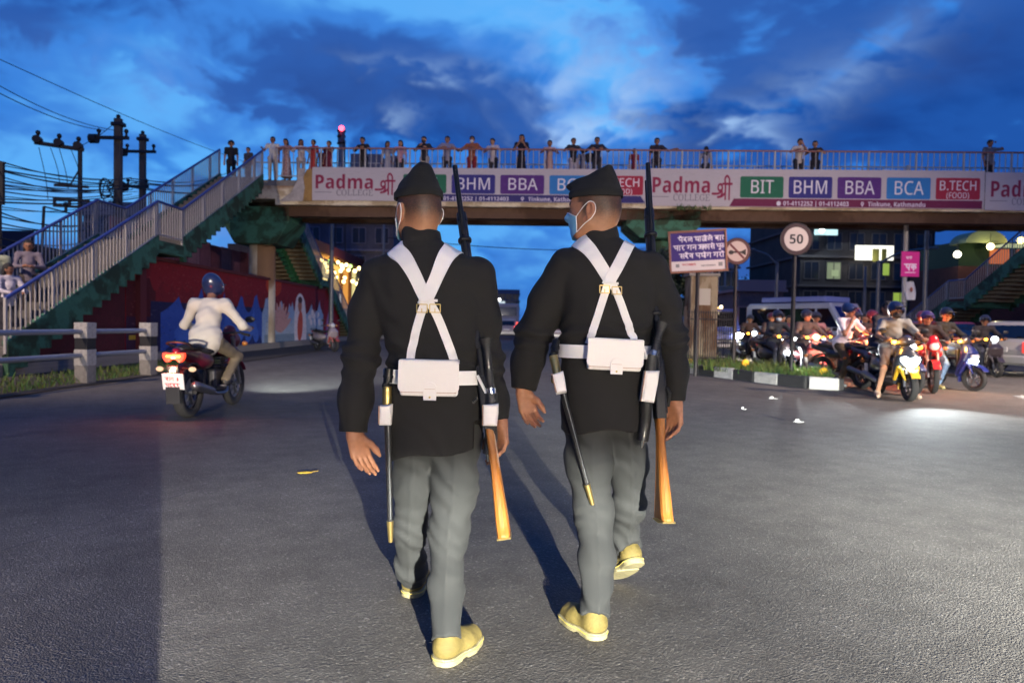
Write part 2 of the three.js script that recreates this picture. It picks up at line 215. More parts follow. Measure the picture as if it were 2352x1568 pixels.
// ---------------------------------------------------------------- lettering
const GL = { // Devanagari letters as pen strokes in a unit box, headline at the top
  pa: [[[.2, .1], [.2, .45], [.32, .62], [.7, .58]], [[.72, .1], [.72, 1]]], da: [[[.5, .1], [.5, .3], [.22, .4], [.25, .66], [.55, .68], [.52, .5], [.4, .6], [.7, 1]]], la: [[[.85, .1], [.85, 1]], [[.85, .5], [.68, .36], [.5, .52], [.52, .8]], [[.5, .5], [.3, .36], [.12, .55], [.25, .85]]],
  ya: [[[.2, .22], [.4, .3], [.32, .5], [.28, .68], [.5, .75], [.75, .6]], [[.78, .1], [.78, 1]]], tra: [[[.75, .1], [.75, 1]], [[.75, .45], [.4, .45], [.2, .6], [.35, .9]], [[.7, .7], [.4, 1]]], ra: [[[.3, .1], [.42, .28], [.52, .4], [.28, .55], [.65, 1]]], ba: [[[.6, .35], [.35, .36], [.2, .52], [.35, .7], [.62, .68]], [[.3, .42], [.6, .66]], [[.68, .1], [.68, 1]]],
  ta: [[[.5, .1], [.5, .26], [.22, .42], [.26, .8], [.6, .86], [.76, .7]]], ga: [[[.3, .1], [.3, .6], [.15, .68], [.12, .55]], [[.72, .1], [.72, 1]]], na: [[[.75, .1], [.75, 1]], [[.75, .5], [.32, .5], [.2, .6], [.3, .7], [.38, .58]]], aa: [[[.15, .25], [.4, .2], [.42, .42], [.25, .5], [.46, .6], [.42, .85], [.12, .8]], [[.3, .5], [.72, .5]], [[.74, .1], [.74, 1]], [[.96, .1], [.96, 1]]],
  ka: [[[.52, .1], [.52, 1]], [[.52, .42], [.3, .36], [.15, .52], [.3, .68], [.52, .62]], [[.52, .45], [.75, .36], [.88, .52], [.8, .72]]], sa: [[[.25, .1], [.36, .28], [.42, .42], [.2, .55], [.48, .95]], [[.3, .52], [.78, .52]], [[.8, .1], [.8, 1]]], va: [[[.65, .35], [.38, .36], [.2, .52], [.38, .7], [.65, .66]], [[.7, .1], [.7, 1]]], e: [[[.3, .1], [.3, .5], [.5, .65], [.75, .55]], [[.75, .1], [.75, .45], [.6, .7], [.75, 1]]],
  A: [[[.25, .1], [.25, 1]]], danda: [[[.25, .1], [.25, 1]]],
};
const UP_E = [[.1, .08], [-.12, -.02], [-.3, -.2]], LOW_U = [[-.3, 1.02], [-.12, 1.1], [-.2, 1.25], [-.4, 1.2]];
function deva(g, x, y, s, word, wide = 0.92) { // word: letters separated by spaces; marks follow after a colon
  g.lineCap = g.lineJoin = 'round';
  const start = x, line = (pts) => { g.beginPath(); pts.forEach(([a, b], i) => (i ? g.lineTo : g.moveTo).call(g, a, b)); g.stroke(); };
  for (const w of word.split(' ')) {
    const [k, m = ''] = w.split(':'), gl = GL[k], adv = k === 'A' || k === 'danda' ? 0.42 : wide;
    if (m.includes('i')) { line([[x + .2 * s, y + .1 * s], [x + .2 * s, y + s]]); line([[x + .2 * s, y + .1 * s], [x + .5 * s, y - .16 * s], [x + .8 * s, y + .1 * s]]); x += .4 * s; }
    for (const st of gl) line(st.map(([a, b]) => [x + a * s, y + b * s]));
    x += adv * s;
    if (m.includes('I')) { line([[x + .1 * s, y + .1 * s], [x + .1 * s, y + s]]); line([[x + .1 * s, y + .1 * s], [x - .15 * s, y - .16 * s], [x - .45 * s, y + .06 * s]]); x += .32 * s; }
    if (m.includes('o')) { line([[x + .1 * s, y + .1 * s], [x + .1 * s, y + s]]); x += .32 * s; }
    if (/[eo]/.test(m)) line(UP_E.map(([a, b]) => [x + (a - .18) * s, y + b * s]));
    if (m.includes('E')) { line(UP_E.map(([a, b]) => [x + (a - .12) * s, y + b * s])); line(UP_E.map(([a, b]) => [x + (a - .34) * s, y + b * s])); }
    if (m.includes('u')) line(LOW_U.map(([a, b]) => [x + a * s, y + b * s]));
  }
  line([[start - .04 * s, y + .1 * s], [x, y + .1 * s]]); return x;
}
function shri(g, x, y, s) { // the conjunct shri, drawn with round pen strokes
  g.lineCap = 'round'; g.lineJoin = 'round'; g.lineWidth = s * 0.15;
  const curve = (pts) => { g.beginPath(); const c = new THREE.CatmullRomCurve3(pts.map(([a, b]) => V(a, b, 0))).getPoints(40); c.forEach((p, i) => (i ? g.lineTo : g.moveTo).call(g, x + p.x * s, y + p.y * s)); g.stroke(); };
  curve([[-.35, .86], [.1, .86], [.42, .78], [.62, .5], [.5, .26], [.26, .3], [.2, .52], [.36, .66], [.6, .58]]); curve([[.55, .6], [.62, .8], [.42, 1.06]]); curve([[.18, 1.08], [.62, 1.0], [.92, .78]]);
  curve([[.92, .2], [.92, 1.2]]); curve([[1.3, .2], [1.3, 1.2]]); curve([[.92, .22], [.86, -.1], [1.05, -.3], [1.28, -.12], [1.3, .2]]);
  curve([[.66, .22], [1.55, .22]]);
}
function bannerTex(w, h, strip, wide, parts) {
  return canvasTex(w, h, (g) => {
    g.fillStyle = '#beb8ba'; g.fillRect(0, 0, w, h);
    g.save(); g.scale(w / wide, h / 78);                                  // the banner is laid out 78 units high
    const logo = (x) => { g.fillStyle = '#8d1f45'; g.strokeStyle = '#8d1f45'; g.font = 'bold 45px sans-serif'; g.fillText('Padma', x, 50, 141); g.save(); g.translate(x + 152, 24); g.scale(0.74, 1); shri(g, 0, 0, 32); g.restore(); g.fillStyle = '#77747c'; g.fillRect(x + 2, 58, 40, 1.3); g.font = '19px serif'; g.fillText('COLLEGE', x + 52, 66, 92); };
    const boxes = (x) => [['BIT', '#1c6a4c'], ['BHM', '#33307f'], ['BBA', '#552a7a'], ['BCA', '#2c7cc0'], ['B.TECH', '#a3253f']].forEach(([t, c], i) => {
      const X = x + i * 112; g.fillStyle = c; g.beginPath(); g.roundRect(X, 15, 100, 44, 4); g.fill(); g.fillStyle = '#e6e4e8'; g.textAlign = 'center';
      if (i < 4) { g.font = '38px sans-serif'; g.fillText(t, X + 50, 50, 84); } else { g.font = '27px sans-serif'; g.fillText(t, X + 50, 40, 90); g.font = '16px sans-serif'; g.fillText('(FOOD)', X + 50, 56, 54); } g.textAlign = 'left'; });
    for (const [kind, x] of parts) kind === 'logo' ? logo(x) : boxes(x);
    const [c, x0, x1, slant, tx] = strip; if (c) { g.fillStyle = c; g.beginPath(); g.moveTo(x0, 77); g.lineTo(x0 + (slant < 0 ? 10 : 0), 61); g.lineTo(x1 - (slant > 0 ? 10 : 0), 61); g.lineTo(x1, 77); g.fill(); g.fillStyle = '#dcd8e4'; g.font = 'bold 13px sans-serif'; g.beginPath(); g.arc(tx, 70.5, 5, 0, 7); g.fill(); g.fillText('01-4112252 | 01-4112403', tx + 10, 75, 162); g.fillText('Tinkune, Kathmandu', tx + 205, 75, 150); g.beginPath(); g.arc(tx + 192, 69, 3.6, 0, 7); g.fill(); g.beginPath(); g.moveTo(tx + 188.6, 70); g.lineTo(tx + 192, 76.5); g.lineTo(tx + 195.4, 70); g.fill(); g.fillStyle = c; g.beginPath(); g.arc(tx + 192, 69, 1.4, 0, 7); g.fill(); }
    g.restore(); g.globalAlpha = 0.10; for (let i = 0; i < 900; i++) { g.fillStyle = hash(i, 3, 1) > 0.5 ? '#5a5048' : '#fff'; g.fillRect(hash(i, 1, 2) * w, hash(i, 2, 2) * h, 3 + 22 * hash(i, 4, 2), 1 + 3 * hash(i, 5, 2)); } g.globalAlpha = 1;
  });
}

// ---------------------------------------------------------------- the footbridge
const BR = { z: -26.05, turn: -2.45 * DEG };
const bridge = thing('footbridge', 'long concrete pedestrian footbridge crossing the whole road on green crossheads', 'footbridge', [0, 0, BR.z], BR.turn);
const bAt = (u, v) => { // the point of the bridge's near face seen at that place, in the bridge's own axes
  const d = ray(u, v), c = Math.cos(BR.turn), s = Math.sin(BR.turn); const ox = 0, oz = -BR.z; const lz0 = s * ox + c * oz, lzd = s * d.x + c * d.z, t = -lz0 / lzd; return [c * (d.x * t) - s * (oz + d.z * t), 1.2 + d.y * t];
};
const bW = (x, y, z) => bridge.localToWorld(V(x, y, z)); bridge.updateMatrixWorld(true);
{
  const x0 = -9.25, x1 = 27, L = x1 - x0, c = (x0 + x1) / 2;
  const waved = (g, k) => { const p = g.attributes.position; for (let i = 0; i < p.count; i++) if (p.getY(i) < 0) p.setY(i, p.getY(i) + k * fbm(p.getX(i) * 1.7, 3, p.getZ(i), 3)); g.computeVertexNormals(); return g; };
  const uvL = (g, k = 1) => { const p = g.attributes.position, u = g.attributes.uv; for (let i = 0; i < p.count; i++) u.setXY(i, p.getX(i) * k, (p.getY(i) + p.getZ(i)) * k); return g; };
  part('deck', uvL(bx(L + 2.6, 0.22, 2.5, c - 1.3, 6.45, -1.30)), M.concrete, bridge);
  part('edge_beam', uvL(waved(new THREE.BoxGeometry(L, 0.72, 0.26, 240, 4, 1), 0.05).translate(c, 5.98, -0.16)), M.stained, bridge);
  part('edge_beam', uvL(bx(L, 0.72, 0.26, c, 5.98, -2.46)), M.stained, bridge);
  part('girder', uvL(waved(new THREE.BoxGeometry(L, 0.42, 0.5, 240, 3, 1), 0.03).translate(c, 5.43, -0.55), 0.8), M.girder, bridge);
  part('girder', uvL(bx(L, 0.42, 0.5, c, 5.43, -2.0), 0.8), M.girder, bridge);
  // crossheads and piers
  const head = (x, w, b) => { const o = part('crosshead', uvL(prism([[-w, 5.60], [w, 5.60], [w, 5.02], [w * 0.62, b], [-w * 0.62, b], [-w, 5.02]], 1.9, 0.03, 0, 0, 0), 1), M.green, bridge, [x, 0, -1.25]); return o; };
  const [hx] = bAt(1528, 500); head(hx, 1.42, 4.55); part('pier', cyl(0.55, 0.50, 4.58, 20, hx, 2.29, -1.25), M.green, bridge);
  const [gx] = bAt(578, 510); head(gx, 1.35, 4.15); part('pier', cyl(0.52, 0.50, 4.2, 20, gx - 0.1, 2.1, -1.25), M.stained, bridge);
  head(23.5, 1.4, 4.4); part('pier', cyl(0.5, 0.5, 4.4, 16, 23.5, 2.2, -1.25), M.concrete, bridge);
  // railing on the near side, bar by bar; the far side joined
  const yT = (x) => 7.80, bar = new THREE.CylinderGeometry(0.016, 0.016, 1.08, 6), post = rbx(0.06, 1.2, 0.06, 0.01);
  part('handrail', rod(V(x0, 7.80, -0.06), V(x1, 7.80, -0.06), 0.034, 10), M.redRail, bridge); part('bottom_rail', rod(V(x0, 6.72, -0.06), V(x1, 6.72, -0.06), 0.022, 8), M.whiteSteel, bridge);
  for (let x = x0 + 0.05, k = 0; x < x1; x += 0.215, k++) k % 8 ? part('baluster', bar, M.whiteSteel, bridge, [x, 7.26, -0.06]) : part('post', post, M.whiteSteel, bridge, [x, 7.2, -0.06]);
  const far = []; for (let x = x0 + 0.05, k = 0; x < x1; x += 0.215, k++) far.push(k % 8 ? rod(V(x, 6.72, -2.5), V(x, 7.8, -2.5), 0.014, 5) : bx(0.05, 1.2, 0.05, x, 7.2, -2.5));
  far.push(rod(V(x0 - 2.4, 7.80, -2.5), V(x1, 7.80, -2.5), 0.028, 8), rod(V(x0, 6.72, -2.5), V(x1, 6.72, -2.5), 0.02, 6)); const f = obj('far_railing', far, M.whiteSteel, bridge); f.userData.kind = 'stuff';
  // knee-high drum of the landing at the left end
  part('landing_beam', uvL(bx(2.4, 0.5, 2.5, x0 - 1.2, 6.1, -1.3)), M.stained, bridge);
}
function hang(name, label, u0, u1, vTop, vBot, tex, dz = 0.03) {
  const a = bAt(u0, vTop), b = bAt(u1, vTop), lo = bAt((u0 + u1) / 2, vBot), hi = bAt((u0 + u1) / 2, vTop), w = b[0] - a[0], h = hi[1] - lo[1];
  const g = new THREE.BoxGeometry(w, h, 0.012, 60, 6, 1), p = g.attributes.position; for (let i = 0; i < p.count; i++) p.setZ(i, p.getZ(i) + 0.022 * fbm(p.getX(i) * 1.3 + u0, p.getY(i) * 1.1, 2, 3) + 0.012 * Math.abs(p.getY(i)) * Math.sin(p.getX(i) * 5)); g.computeVertexNormals();
  const o = thing(name, label, 'banner', bW((a[0] + b[0]) / 2, (hi[1] + lo[1]) / 2, dz + 0.02), BR.turn, 'college banners along the footbridge');
  part('sheet', g, std('#ffffff', 0.75, { map: tex }), o);
  const st = new THREE.CylinderGeometry(0.008, 0.008, 0.16, 5); for (let i = 0; i < 7; i++) part('tie', st, M.wire, o, [-w / 2 + 0.1 + (w - 0.2) * i / 6, h / 2 + 0.06, -0.03]);
  return o;
}
hang('banner', 'college banner with purple phone strip, at the left above the left marcher', 718, 1483, 387, 464, bannerTex(2048, 206, ['#34306e', 215, 765, 1, 295], 765, [['logo', 4], ['boxes', 212]]));
hang('banner', 'college banner with maroon phone strip, above the speed limit sign', 1484, 2262, 390, 477, bannerTex(2048, 224, ['#6e1c46', 196, 774, -1, 310], 778, [['logo', 12], ['boxes', 220]]));
hang('banner', 'cut-off college banner at the right edge, only its first letters showing', 2263, 3010, 399, 487, bannerTex(2048, 236, [null], 747, [['logo', 10], ['boxes', 204]]));
{ // scraps of an older, torn banner
  const [x0, y0] = bAt(680, 388), [x1, y1] = bAt(717, 462), o = thing('torn_banner', 'torn orange and white banner scrap at the left end of the bridge', 'banner', bW(x0, y1, 0.05), BR.turn);
  part('orange_scrap', prism([[0.28, 0], [x1 - x0, 0], [x1 - x0, y0 - y1], [0.42, y0 - y1 - 0.02], [0.30, 0.9], [0.36, 0.5]], 0.012), std([0.55, 0.33, 0.10], 0.8, { map: rep(tWear, 1) }), o);
  part('white_scrap', prism([[-0.65, -0.02], [0.29, 0], [0.35, 0.5], [0.29, 0.9], [0.40, y0 - y1], [0.1, y0 - y1 + 0.03], [0.06, 0.75], [-0.2, 0.3]], 0.012, 0, 0, 0, 0.003), std([0.62, 0.58, 0.55], 0.8, { map: rep(tWear, 1) }), o);
}

// ---------------------------------------------------------------- stairs
function stairs(name, label, p, turn, w, segs, opt = {}) { // climbs along its own -z, from x = 0 (road side) to x = -w; segs: [s, y] corners
  const o = thing(name, label, 'staircase', p, turn), S = opt.stringer ?? M.green;
  const stepShapes = {};
  for (let k = 0; k < segs.length - 1; k++) {
    const [s0, y0] = segs[k], [s1, y1] = segs[k + 1], rise = y1 - y0, run = s1 - s0;
    if (rise > 0.01) {
      const n = Math.round(rise / 0.172), dr = run / n, dh = rise / n, key = k, g = stepShapes[key] = rbx(w - 0.12, dh, dr + 0.04, 0.012);
      for (let i = 0; i < n; i++) part('step', g, opt.step ?? M.stair, o, [-w / 2, y0 + (i + 0.5) * dh, -(s0 + (i + 0.5) * dr)]);
      const out = [[s0, y0 + 0.10 + dh], [s1, y1 + 0.10 + dh * 0.5], [s1, y1 - 0.30]]; // straight above, stepped below
      for (let i = n - 1; i >= 0; i--) { out.push([s0 + (i + 0.55) * dr, y0 + (i + 1) * dh - 0.42], [s0 + (i + 0.55) * dr, y0 + i * dh - 0.42]); }
      out.push([s0, y0 - 0.42]);
      const g2 = prism(out, 0.12, 0.006).rotateY(Math.PI / 2); const q = g2.attributes.position, u = g2.attributes.uv; for (let i = 0; i < q.count; i++) u.setXY(i, q.getZ(i), q.getY(i));
      part('stringer', g2, S, o, [-0.06, 0, 0]); part('stringer', g2, S, o, [-w + 0.06, 0, 0]); if (opt.joined) part('stringer', g2, std([0.05, 0.30, 0.12], 0.7, { map: rep(tWear, 1) }), o, [-w * 0.5, -0.06, 0], null, [2.2, 1, 1]);
    } else { part('landing', rbx(w, 0.34, run + 0.1, 0.02, -w / 2, y0 - 0.13, -(s0 + run / 2)), S, o); }
    for (const x of [-0.05, -w + 0.05]) {
      const n = Math.max(2, Math.round(run / (opt.gap ?? 0.135))), b = new THREE.CylinderGeometry(0.017, 0.017, 0.94, 6), ps = rbx(0.055, 1.06, 0.055, 0.01), top = 1.08;
      const rails = [rod(V(x, y0 + top, -s0), V(x, y1 + top, -s1), 0.036, 10)]; obj('handrail', rails, x > -0.5 ? (opt.rail ?? M.blueRail) : M.blueRail, o); obj('bottom_rail', rod(V(x, y0 + 0.2, -s0), V(x, y1 + 0.2, -s1), 0.02, 8), M.whiteSteel, o);
      if (opt.joined) { const list = []; for (let i = 0; i <= n; i++) { const t = i / n; list.push(rod(V(x, lerp(y0, y1, t) + 0.14, -lerp(s0, s1, t)), V(x, lerp(y0, y1, t) + 1.08, -lerp(s0, s1, t)), 0.016, 5)); } obj('balusters', list, M.whiteSteel, o).userData.kind = 'stuff'; }
      else for (let i = 0; i <= n; i++) { const t = i / n, q = [x, lerp(y0, y1, t) + 0.62, -lerp(s0, s1, t)]; i % 10 === 0 || i === n ? part('post', ps, M.whiteSteel, o, [q[0], q[1] - 0.06, q[2]]) : part('baluster', b, M.whiteSteel, o, q); }
    }
  }
  return o;
}
const nearStairs = stairs('staircase', 'near left staircase with green stepped underside climbing from the pavement to the bridge', [-9.5, 0, -12.85], 0, 1.72, [[0, 0.42], [5.5, 3.22], [6.85, 3.22], [13.1, 6.48]], { step: std([0.17, 0.16, 0.15], 0.9, { map: rep(tWear, 1) }) });
stairs('staircase', 'far left staircase descending behind the bridge, its yellowish underside showing', [-12.1, 0, -41.4], Math.PI, 2.5, [[0, 0.2], [5.6, 3.2], [6.9, 3.2], [12.6, 6.48]], { joined: true, gap: 0.16 });
stairs('staircase', 'right staircase with white bars and dark green side behind the motorcycles', [21.8, 0, -39.0], Math.PI, 2.3, [[0, 0.4], [4.7, 2.62], [6.0, 2.62], [13.2, 6.48]], { gap: 0.15 });
obj('stair_support', bx(1.2, 3.0, 1.2, -11.2, 1.5, -19.0), M.green, nearStairs).position.set(9.5, 0, 12.85);

// ---------------------------------------------------------------- guard rail at the left
{
  const g = thing('guard_rail', 'guard rail of two steel pipes through black and white concrete posts', 'guard rail', [0, 0, 0]);
  const wP = std([0.56, 0.54, 0.51], 0.7, { map: rep(tWear, 1.5) }), zs = [[195, 880, 752], [340, 862, 748]].map(([u, v]) => onGround(u, v)), d = zs[1].clone().sub(zs[0]), list = [zs[0].clone().addScaledVector(d, -1.35), zs[0], zs[1]], turn = Math.atan2(d.x, d.z);
  for (const p of list) {
    const pc = (n, y, h, m, s = 0.25) => part(n, rbx(s, h, s, 0.012), m, g, [p.x, y, p.z], [0, turn, 0]);
    pc('post', 0.16, 0.36, M.concrete, 0.24); pc('white_band', 0.46, 0.29, wP); pc('black_band', 0.70, 0.24, M.black, 0.236); pc('white_cap', 0.94, 0.28, wP);
  }
  for (const y of [0.50, 0.92]) { const a = list[0].clone().addScaledVector(d, -1.2).setY(y), b = list[2].clone().setY(y); part('pipe', rod(a, b, 0.045, 12), std([0.42, 0.46, 0.55], 0.4, { metalness: 0.3, map: rep(tWear, 3) }), g); }
}

// ---------------------------------------------------------------- mural wall and what stands behind it
{
  const mural = canvasTex(2048, 320, (g, w, h) => { // left is the near end
    g.fillStyle = '#74141b'; g.fillRect(0, 0, w, h);
    const soft = (x0, x1, y, a, n, c, sd) => { g.fillStyle = c; g.beginPath(); g.moveTo(x0, h); g.lineTo(x0, y); for (let i = 0; i < n; i++) { const xa = lerp(x0, x1, i / n), xb = lerp(x0, x1, (i + 1) / n), pk = y - a * (0.4 + 1.1 * hash(i, n, sd)), m = xa + (xb - xa) * (0.3 + 0.4 * hash(i, n, sd + 1)); g.quadraticCurveTo(xa + (m - xa) * 0.55, y - a * 0.2, m, pk); g.quadraticCurveTo(m + (xb - m) * 0.35, y - a * 0.1, xb, y + a * 0.3 * (hash(i, 2, sd) - 0.5)); } g.lineTo(x1, h); g.fill(); };
    g.fillStyle = '#301030'; g.fillRect(0, 170, 560, 150); g.fillStyle = '#4c0c14'; g.fillRect(0, 60, 520, 120); g.fillStyle = '#191845'; g.fillRect(500, 130, 640, 190); g.fillStyle = '#40407c'; g.fillRect(1130, 150, 660, 170);
    g.save(); g.translate(0, -66); g.scale(1, 1.22); soft(540, 1150, 190, 78, 5, '#2f52a8', 5); soft(600, 1100, 240, 70, 6, '#3c66bd', 9); soft(560, 1150, 290, 40, 9, '#182a66', 3);
    soft(1130, 1790, 180, 74, 6, '#8fabcb', 4); soft(1160, 1790, 220, 50, 8, '#a6b9c6', 8); g.fillStyle = '#7d929f'; g.fillRect(1150, 262, 640, 58);
    g.fillStyle = '#80141b'; for (let i = 0; i < 30; i++) { const x = 520 + i * 46, d = 18 + 40 * hash(i, 4, 4); g.beginPath(); g.moveTo(x - 26, 96); g.quadraticCurveTo(x, 96 + 2 * d, x + 26, 96); g.fill(); } g.fillRect(500, 40, 1500, 60);
    g.fillStyle = '#b13a1e'; g.beginPath(); g.ellipse(1230, 70, 70, 44, 0, 0, 7); g.fill();
    g.fillStyle = '#c79a90'; for (let k = 0; k < 9; k++) { const a = -2.7 + k * 0.28; g.save(); g.translate(1290, 252); g.rotate(a); g.beginPath(); g.ellipse(58, 0, 62, 13, 0, 0, 7); g.fill(); g.restore(); }
    g.fillStyle = '#e3dcdb'; g.beginPath(); g.moveTo(1440, 310); g.quadraticCurveTo(1420, 190, 1452, 110); g.quadraticCurveTo(1500, 60, 1548, 120); g.quadraticCurveTo(1580, 200, 1570, 310); g.fill();
    g.fillStyle = '#b0705a'; g.beginPath(); g.ellipse(1494, 140, 22, 30, 0, 0, 7); g.fill(); g.fillStyle = '#4c2c2a'; g.beginPath(); g.ellipse(1496, 116, 24, 14, 0, 0, 7); g.fill(); g.fillStyle = '#c6553f'; g.beginPath(); g.ellipse(1498, 230, 30, 66, 0.1, 0, 7); g.fill();
    g.fillStyle = '#e3dcdb'; for (let k = 0; k < 8; k++) { g.beginPath(); g.ellipse(1610 + 18 * k, 190 + 22 * Math.sin(k * 2), 20, 12 + 4 * (k % 3), k, 0, 7); g.fill(); } g.restore();
    g.fillStyle = '#8f1220'; g.fillRect(1800, 60, 248, 260); g.fillStyle = '#a86f9a'; g.beginPath(); g.ellipse(1870, 210, 34, 90, 0.2, 0, 7); g.fill(); g.fillStyle = '#a18a25'; g.fillRect(420, 236, 96, 14);
    g.globalAlpha = 0.16; for (let i = 0; i < 4000; i++) { g.fillStyle = hash(i, 3, 1) > 0.5 ? '#000' : '#c9b8a0'; g.fillRect(hash(i, 1, 2) * w, hash(i, 2, 2) * h, 1 + 9 * hash(i, 4, 2), 1 + 5 * hash(i, 5, 2)); }
  });
  const L = 21.4, h = 2.75, o = thing('mural_wall', 'dark red retaining wall painted with blue mountains and a white-veiled figure', 'wall', [-9.95, 0, -17.3 - L / 2]);
  const g = new THREE.BoxGeometry(0.3, h, L), u = g.attributes.uv; for (let i = 0; i < 4; i++) u.setX(i, 0.2 + 0.8 * u.getX(i));
  part('sloping_wall', prism([[0, 0], [4.5, 0], [4.5, 2.32], [0.3, 0.12]], 0.28).rotateY(Math.PI / 2), std([0.11, 0.012, 0.02], 0.85, { map: rep(tWear, 0.4) }), o, [0, 0, L / 2 + 4.52]); part('painted_wall', g, std('#ffffff', 0.85, { map: mural, bumpMap: rep(tGrain, 30, 3), bumpScale: 0.006 }), o, [0, h / 2, 0]);
  part('coping', bx(0.4, 0.1, L, 0, h + 0.05, 0), std([0.16, 0.03, 0.03], 0.85, { map: rep(tWear, 8) }), o);
  part('buttress', bx(0.22, h, 0.3, 0.16, h / 2, L / 2 - 0.6), std([0.10, 0.015, 0.02], 0.85), o);
  // pink corrugated sheets above it
  const f = thing('sheet_metal_fence', 'faded pink corrugated sheet fence above the red wall', 'fence', [-12.4, 2.3, -27.5]);
  const pm = [std([0.26, 0.11, 0.17], 0.6, { map: rep(tWear, 1) }), std([0.36, 0.20, 0.26], 0.6, { map: rep(tWear, 1) }), std([0.20, 0.06, 0.09], 0.6, { map: rep(tWear, 1) })];
  const cg = new THREE.BoxGeometry(0.02, 1.9, 0.98, 1, 1, 26), cp = cg.attributes.position; for (let i = 0; i < cp.count; i++) cp.setX(i, cp.getX(i) + 0.02 * Math.sin(cp.getZ(i) * 40)); cg.computeVertexNormals();
  for (let i = 0; i < 13; i++) part('sheet', cg, pm[(i * 7) % 3], f, [0, 1.0 + rr(-0.05, 0.05), -6 + i * 1.0]);
  part('rail', bx(0.05, 0.07, 13, -0.05, 1.2, 0), M.darkSteel, f);
}

// ---------------------------------------------------------------- poles, signs
function roundSign(name, label, u, v, r, Z, draw, poleTo) {
  const c = at(u, v, Z), o = thing(name, label, 'road sign', [c.x, 0, c.z], -0.04);
  part('pole', cyl(0.045, 0.045, c.y + r * 0.9, 12, 0, (c.y + r * 0.9) / 2, -0.06), M.darkSteel, o);
  part('disc', cyl(r, r, 0.03, 48, 0, 0, 0, Math.PI / 2), std([0.05, 0.045, 0.05], 0.5), o, [0, c.y, 0]);
  const t = canvasTex(256, 256, draw), g = new THREE.CircleGeometry(r * 0.97, 48).translate(0, c.y, 0.019); part('face', g, std('#ffffff', 0.5, { map: t }), o);
  part('rim', new THREE.TorusGeometry(r, 0.012, 8, 48), M.darkSteel, o, [0, c.y, 0.01]); part('clamp', bx(0.16, 0.05, 0.05, 0, c.y, -0.04), M.galv, o);
  return o;
}
roundSign('speed_limit_sign', 'round speed limit 50 sign on a dark pole in the median', 1829, 549, 36 * px(14.2), 14.2, (g) => { g.fillStyle = '#3a2228'; g.fillRect(0, 0, 256, 256); g.fillStyle = '#c9bcb6'; g.beginPath(); g.arc(128, 128, 100, 0, 7); g.fill(); g.fillStyle = '#17151b'; g.font = 'bold 108px sans-serif'; g.textAlign = 'center'; g.fillText('50', 128, 166); });
roundSign('no_horn_sign', 'round no horn sign with a diagonal bar, left of the 50 sign', 1693, 577, 30 * px(17.5), 17.5, (g) => { g.fillStyle = '#4a2228'; g.fillRect(0, 0, 256, 256); g.fillStyle = '#b3a59f'; g.beginPath(); g.arc(128, 128, 102, 0, 7); g.fill(); g.fillStyle = '#1b1719'; g.beginPath(); g.ellipse(70, 140, 26, 22, 0, 0, 7); g.fill(); g.fillRect(70, 128, 100, 18); g.beginPath(); g.moveTo(150, 137); g.lineTo(216, 104); g.lineTo(216, 168); g.fill(); g.strokeStyle = '#5a2228'; g.lineWidth = 22; g.beginPath(); g.moveTo(58, 58); g.lineTo(198, 198); g.stroke(); });
{ // purple notice board
  const Z = 16.5, c = at(1603, 577, Z), w = 126 * px(Z), h = 92 * px(Z), o = thing('notice_board', 'tilted purple notice board with white lettering in a wooden frame', 'sign', [c.x, 0, c.z], -0.1);
  const t = canvasTex(768, 576, (g) => { g.fillStyle = '#3c2a78'; g.fillRect(0, 0, 768, 576); g.fillStyle = '#d9d2cf'; g.fillRect(0, 430, 768, 146); g.strokeStyle = '#e6e0ea'; g.lineWidth = 13;
    let x = deva(g, 110, 60, 76, 'pa:E da la', 0.86); x = deva(g, x + 34, 60, 76, 'ya:A A tra:I la:e', 0.86); deva(g, x + 34, 60, 76, 'ba A ta:o', 0.86);
    x = deva(g, 40, 184, 76, 'pa A ra', 0.86); x = deva(g, x + 30, 184, 76, 'ga na', 0.86); x = deva(g, x + 30, 184, 76, 'aa ka A sa:e', 0.86); deva(g, x + 30, 184, 76, 'pa:u la ka:o', 0.86);
    x = deva(g, 120, 312, 76, 'sa da:E va', 0.86); x = deva(g, x + 34, 312, 76, 'pa ya:o ga', 0.86); x = deva(g, x + 34, 312, 76, 'ga ra:o', 0.86); deva(g, x + 34, 312, 70, 'danda');
    g.strokeStyle = '#b03038'; g.lineWidth = 5; deva(g, 150, 470, 30, 'pa A ra ga na aa ka A sa', 0.8); g.strokeStyle = '#666'; g.lineWidth = 4; deva(g, 420, 500, 24, 'pa ya:o ga ga ra:o la ka sa da va', 0.8); g.fillStyle = '#888'; g.fillRect(60, 470, 50, 50); g.fillRect(670, 468, 60, 60); });
  const tilt = new THREE.Group(); tilt.name = 'board'; tilt.position.set(0, c.y, 0); tilt.rotation.z = 0.062; o.add(tilt);
  part('panel', bx(w, h, 0.03), std([0.45, 0.42, 0.4], 0.7), tilt); part('printed_face', new THREE.PlaneGeometry(w - 0.06, h - 0.06).translate(0, 0, 0.019), std('#ffffff', 0.55, { map: t }), tilt);
  const fr = std([0.28, 0.13, 0.08], 0.6); for (const s of [-1, 1]) { part('frame_bar', rbx(w + 0.06, 0.05, 0.06, 0.01), fr, tilt, [0, s * h / 2, 0.01]); part('frame_bar', rbx(0.05, h - 0.05, 0.06, 0.01), fr, tilt, [s * w / 2, 0, 0.01]); } part('post', cyl(0.05, 0.05, c.y + 0.3, 10, w * 0.02, (c.y + 0.3) / 2, -0.07), M.darkSteel, o);
}
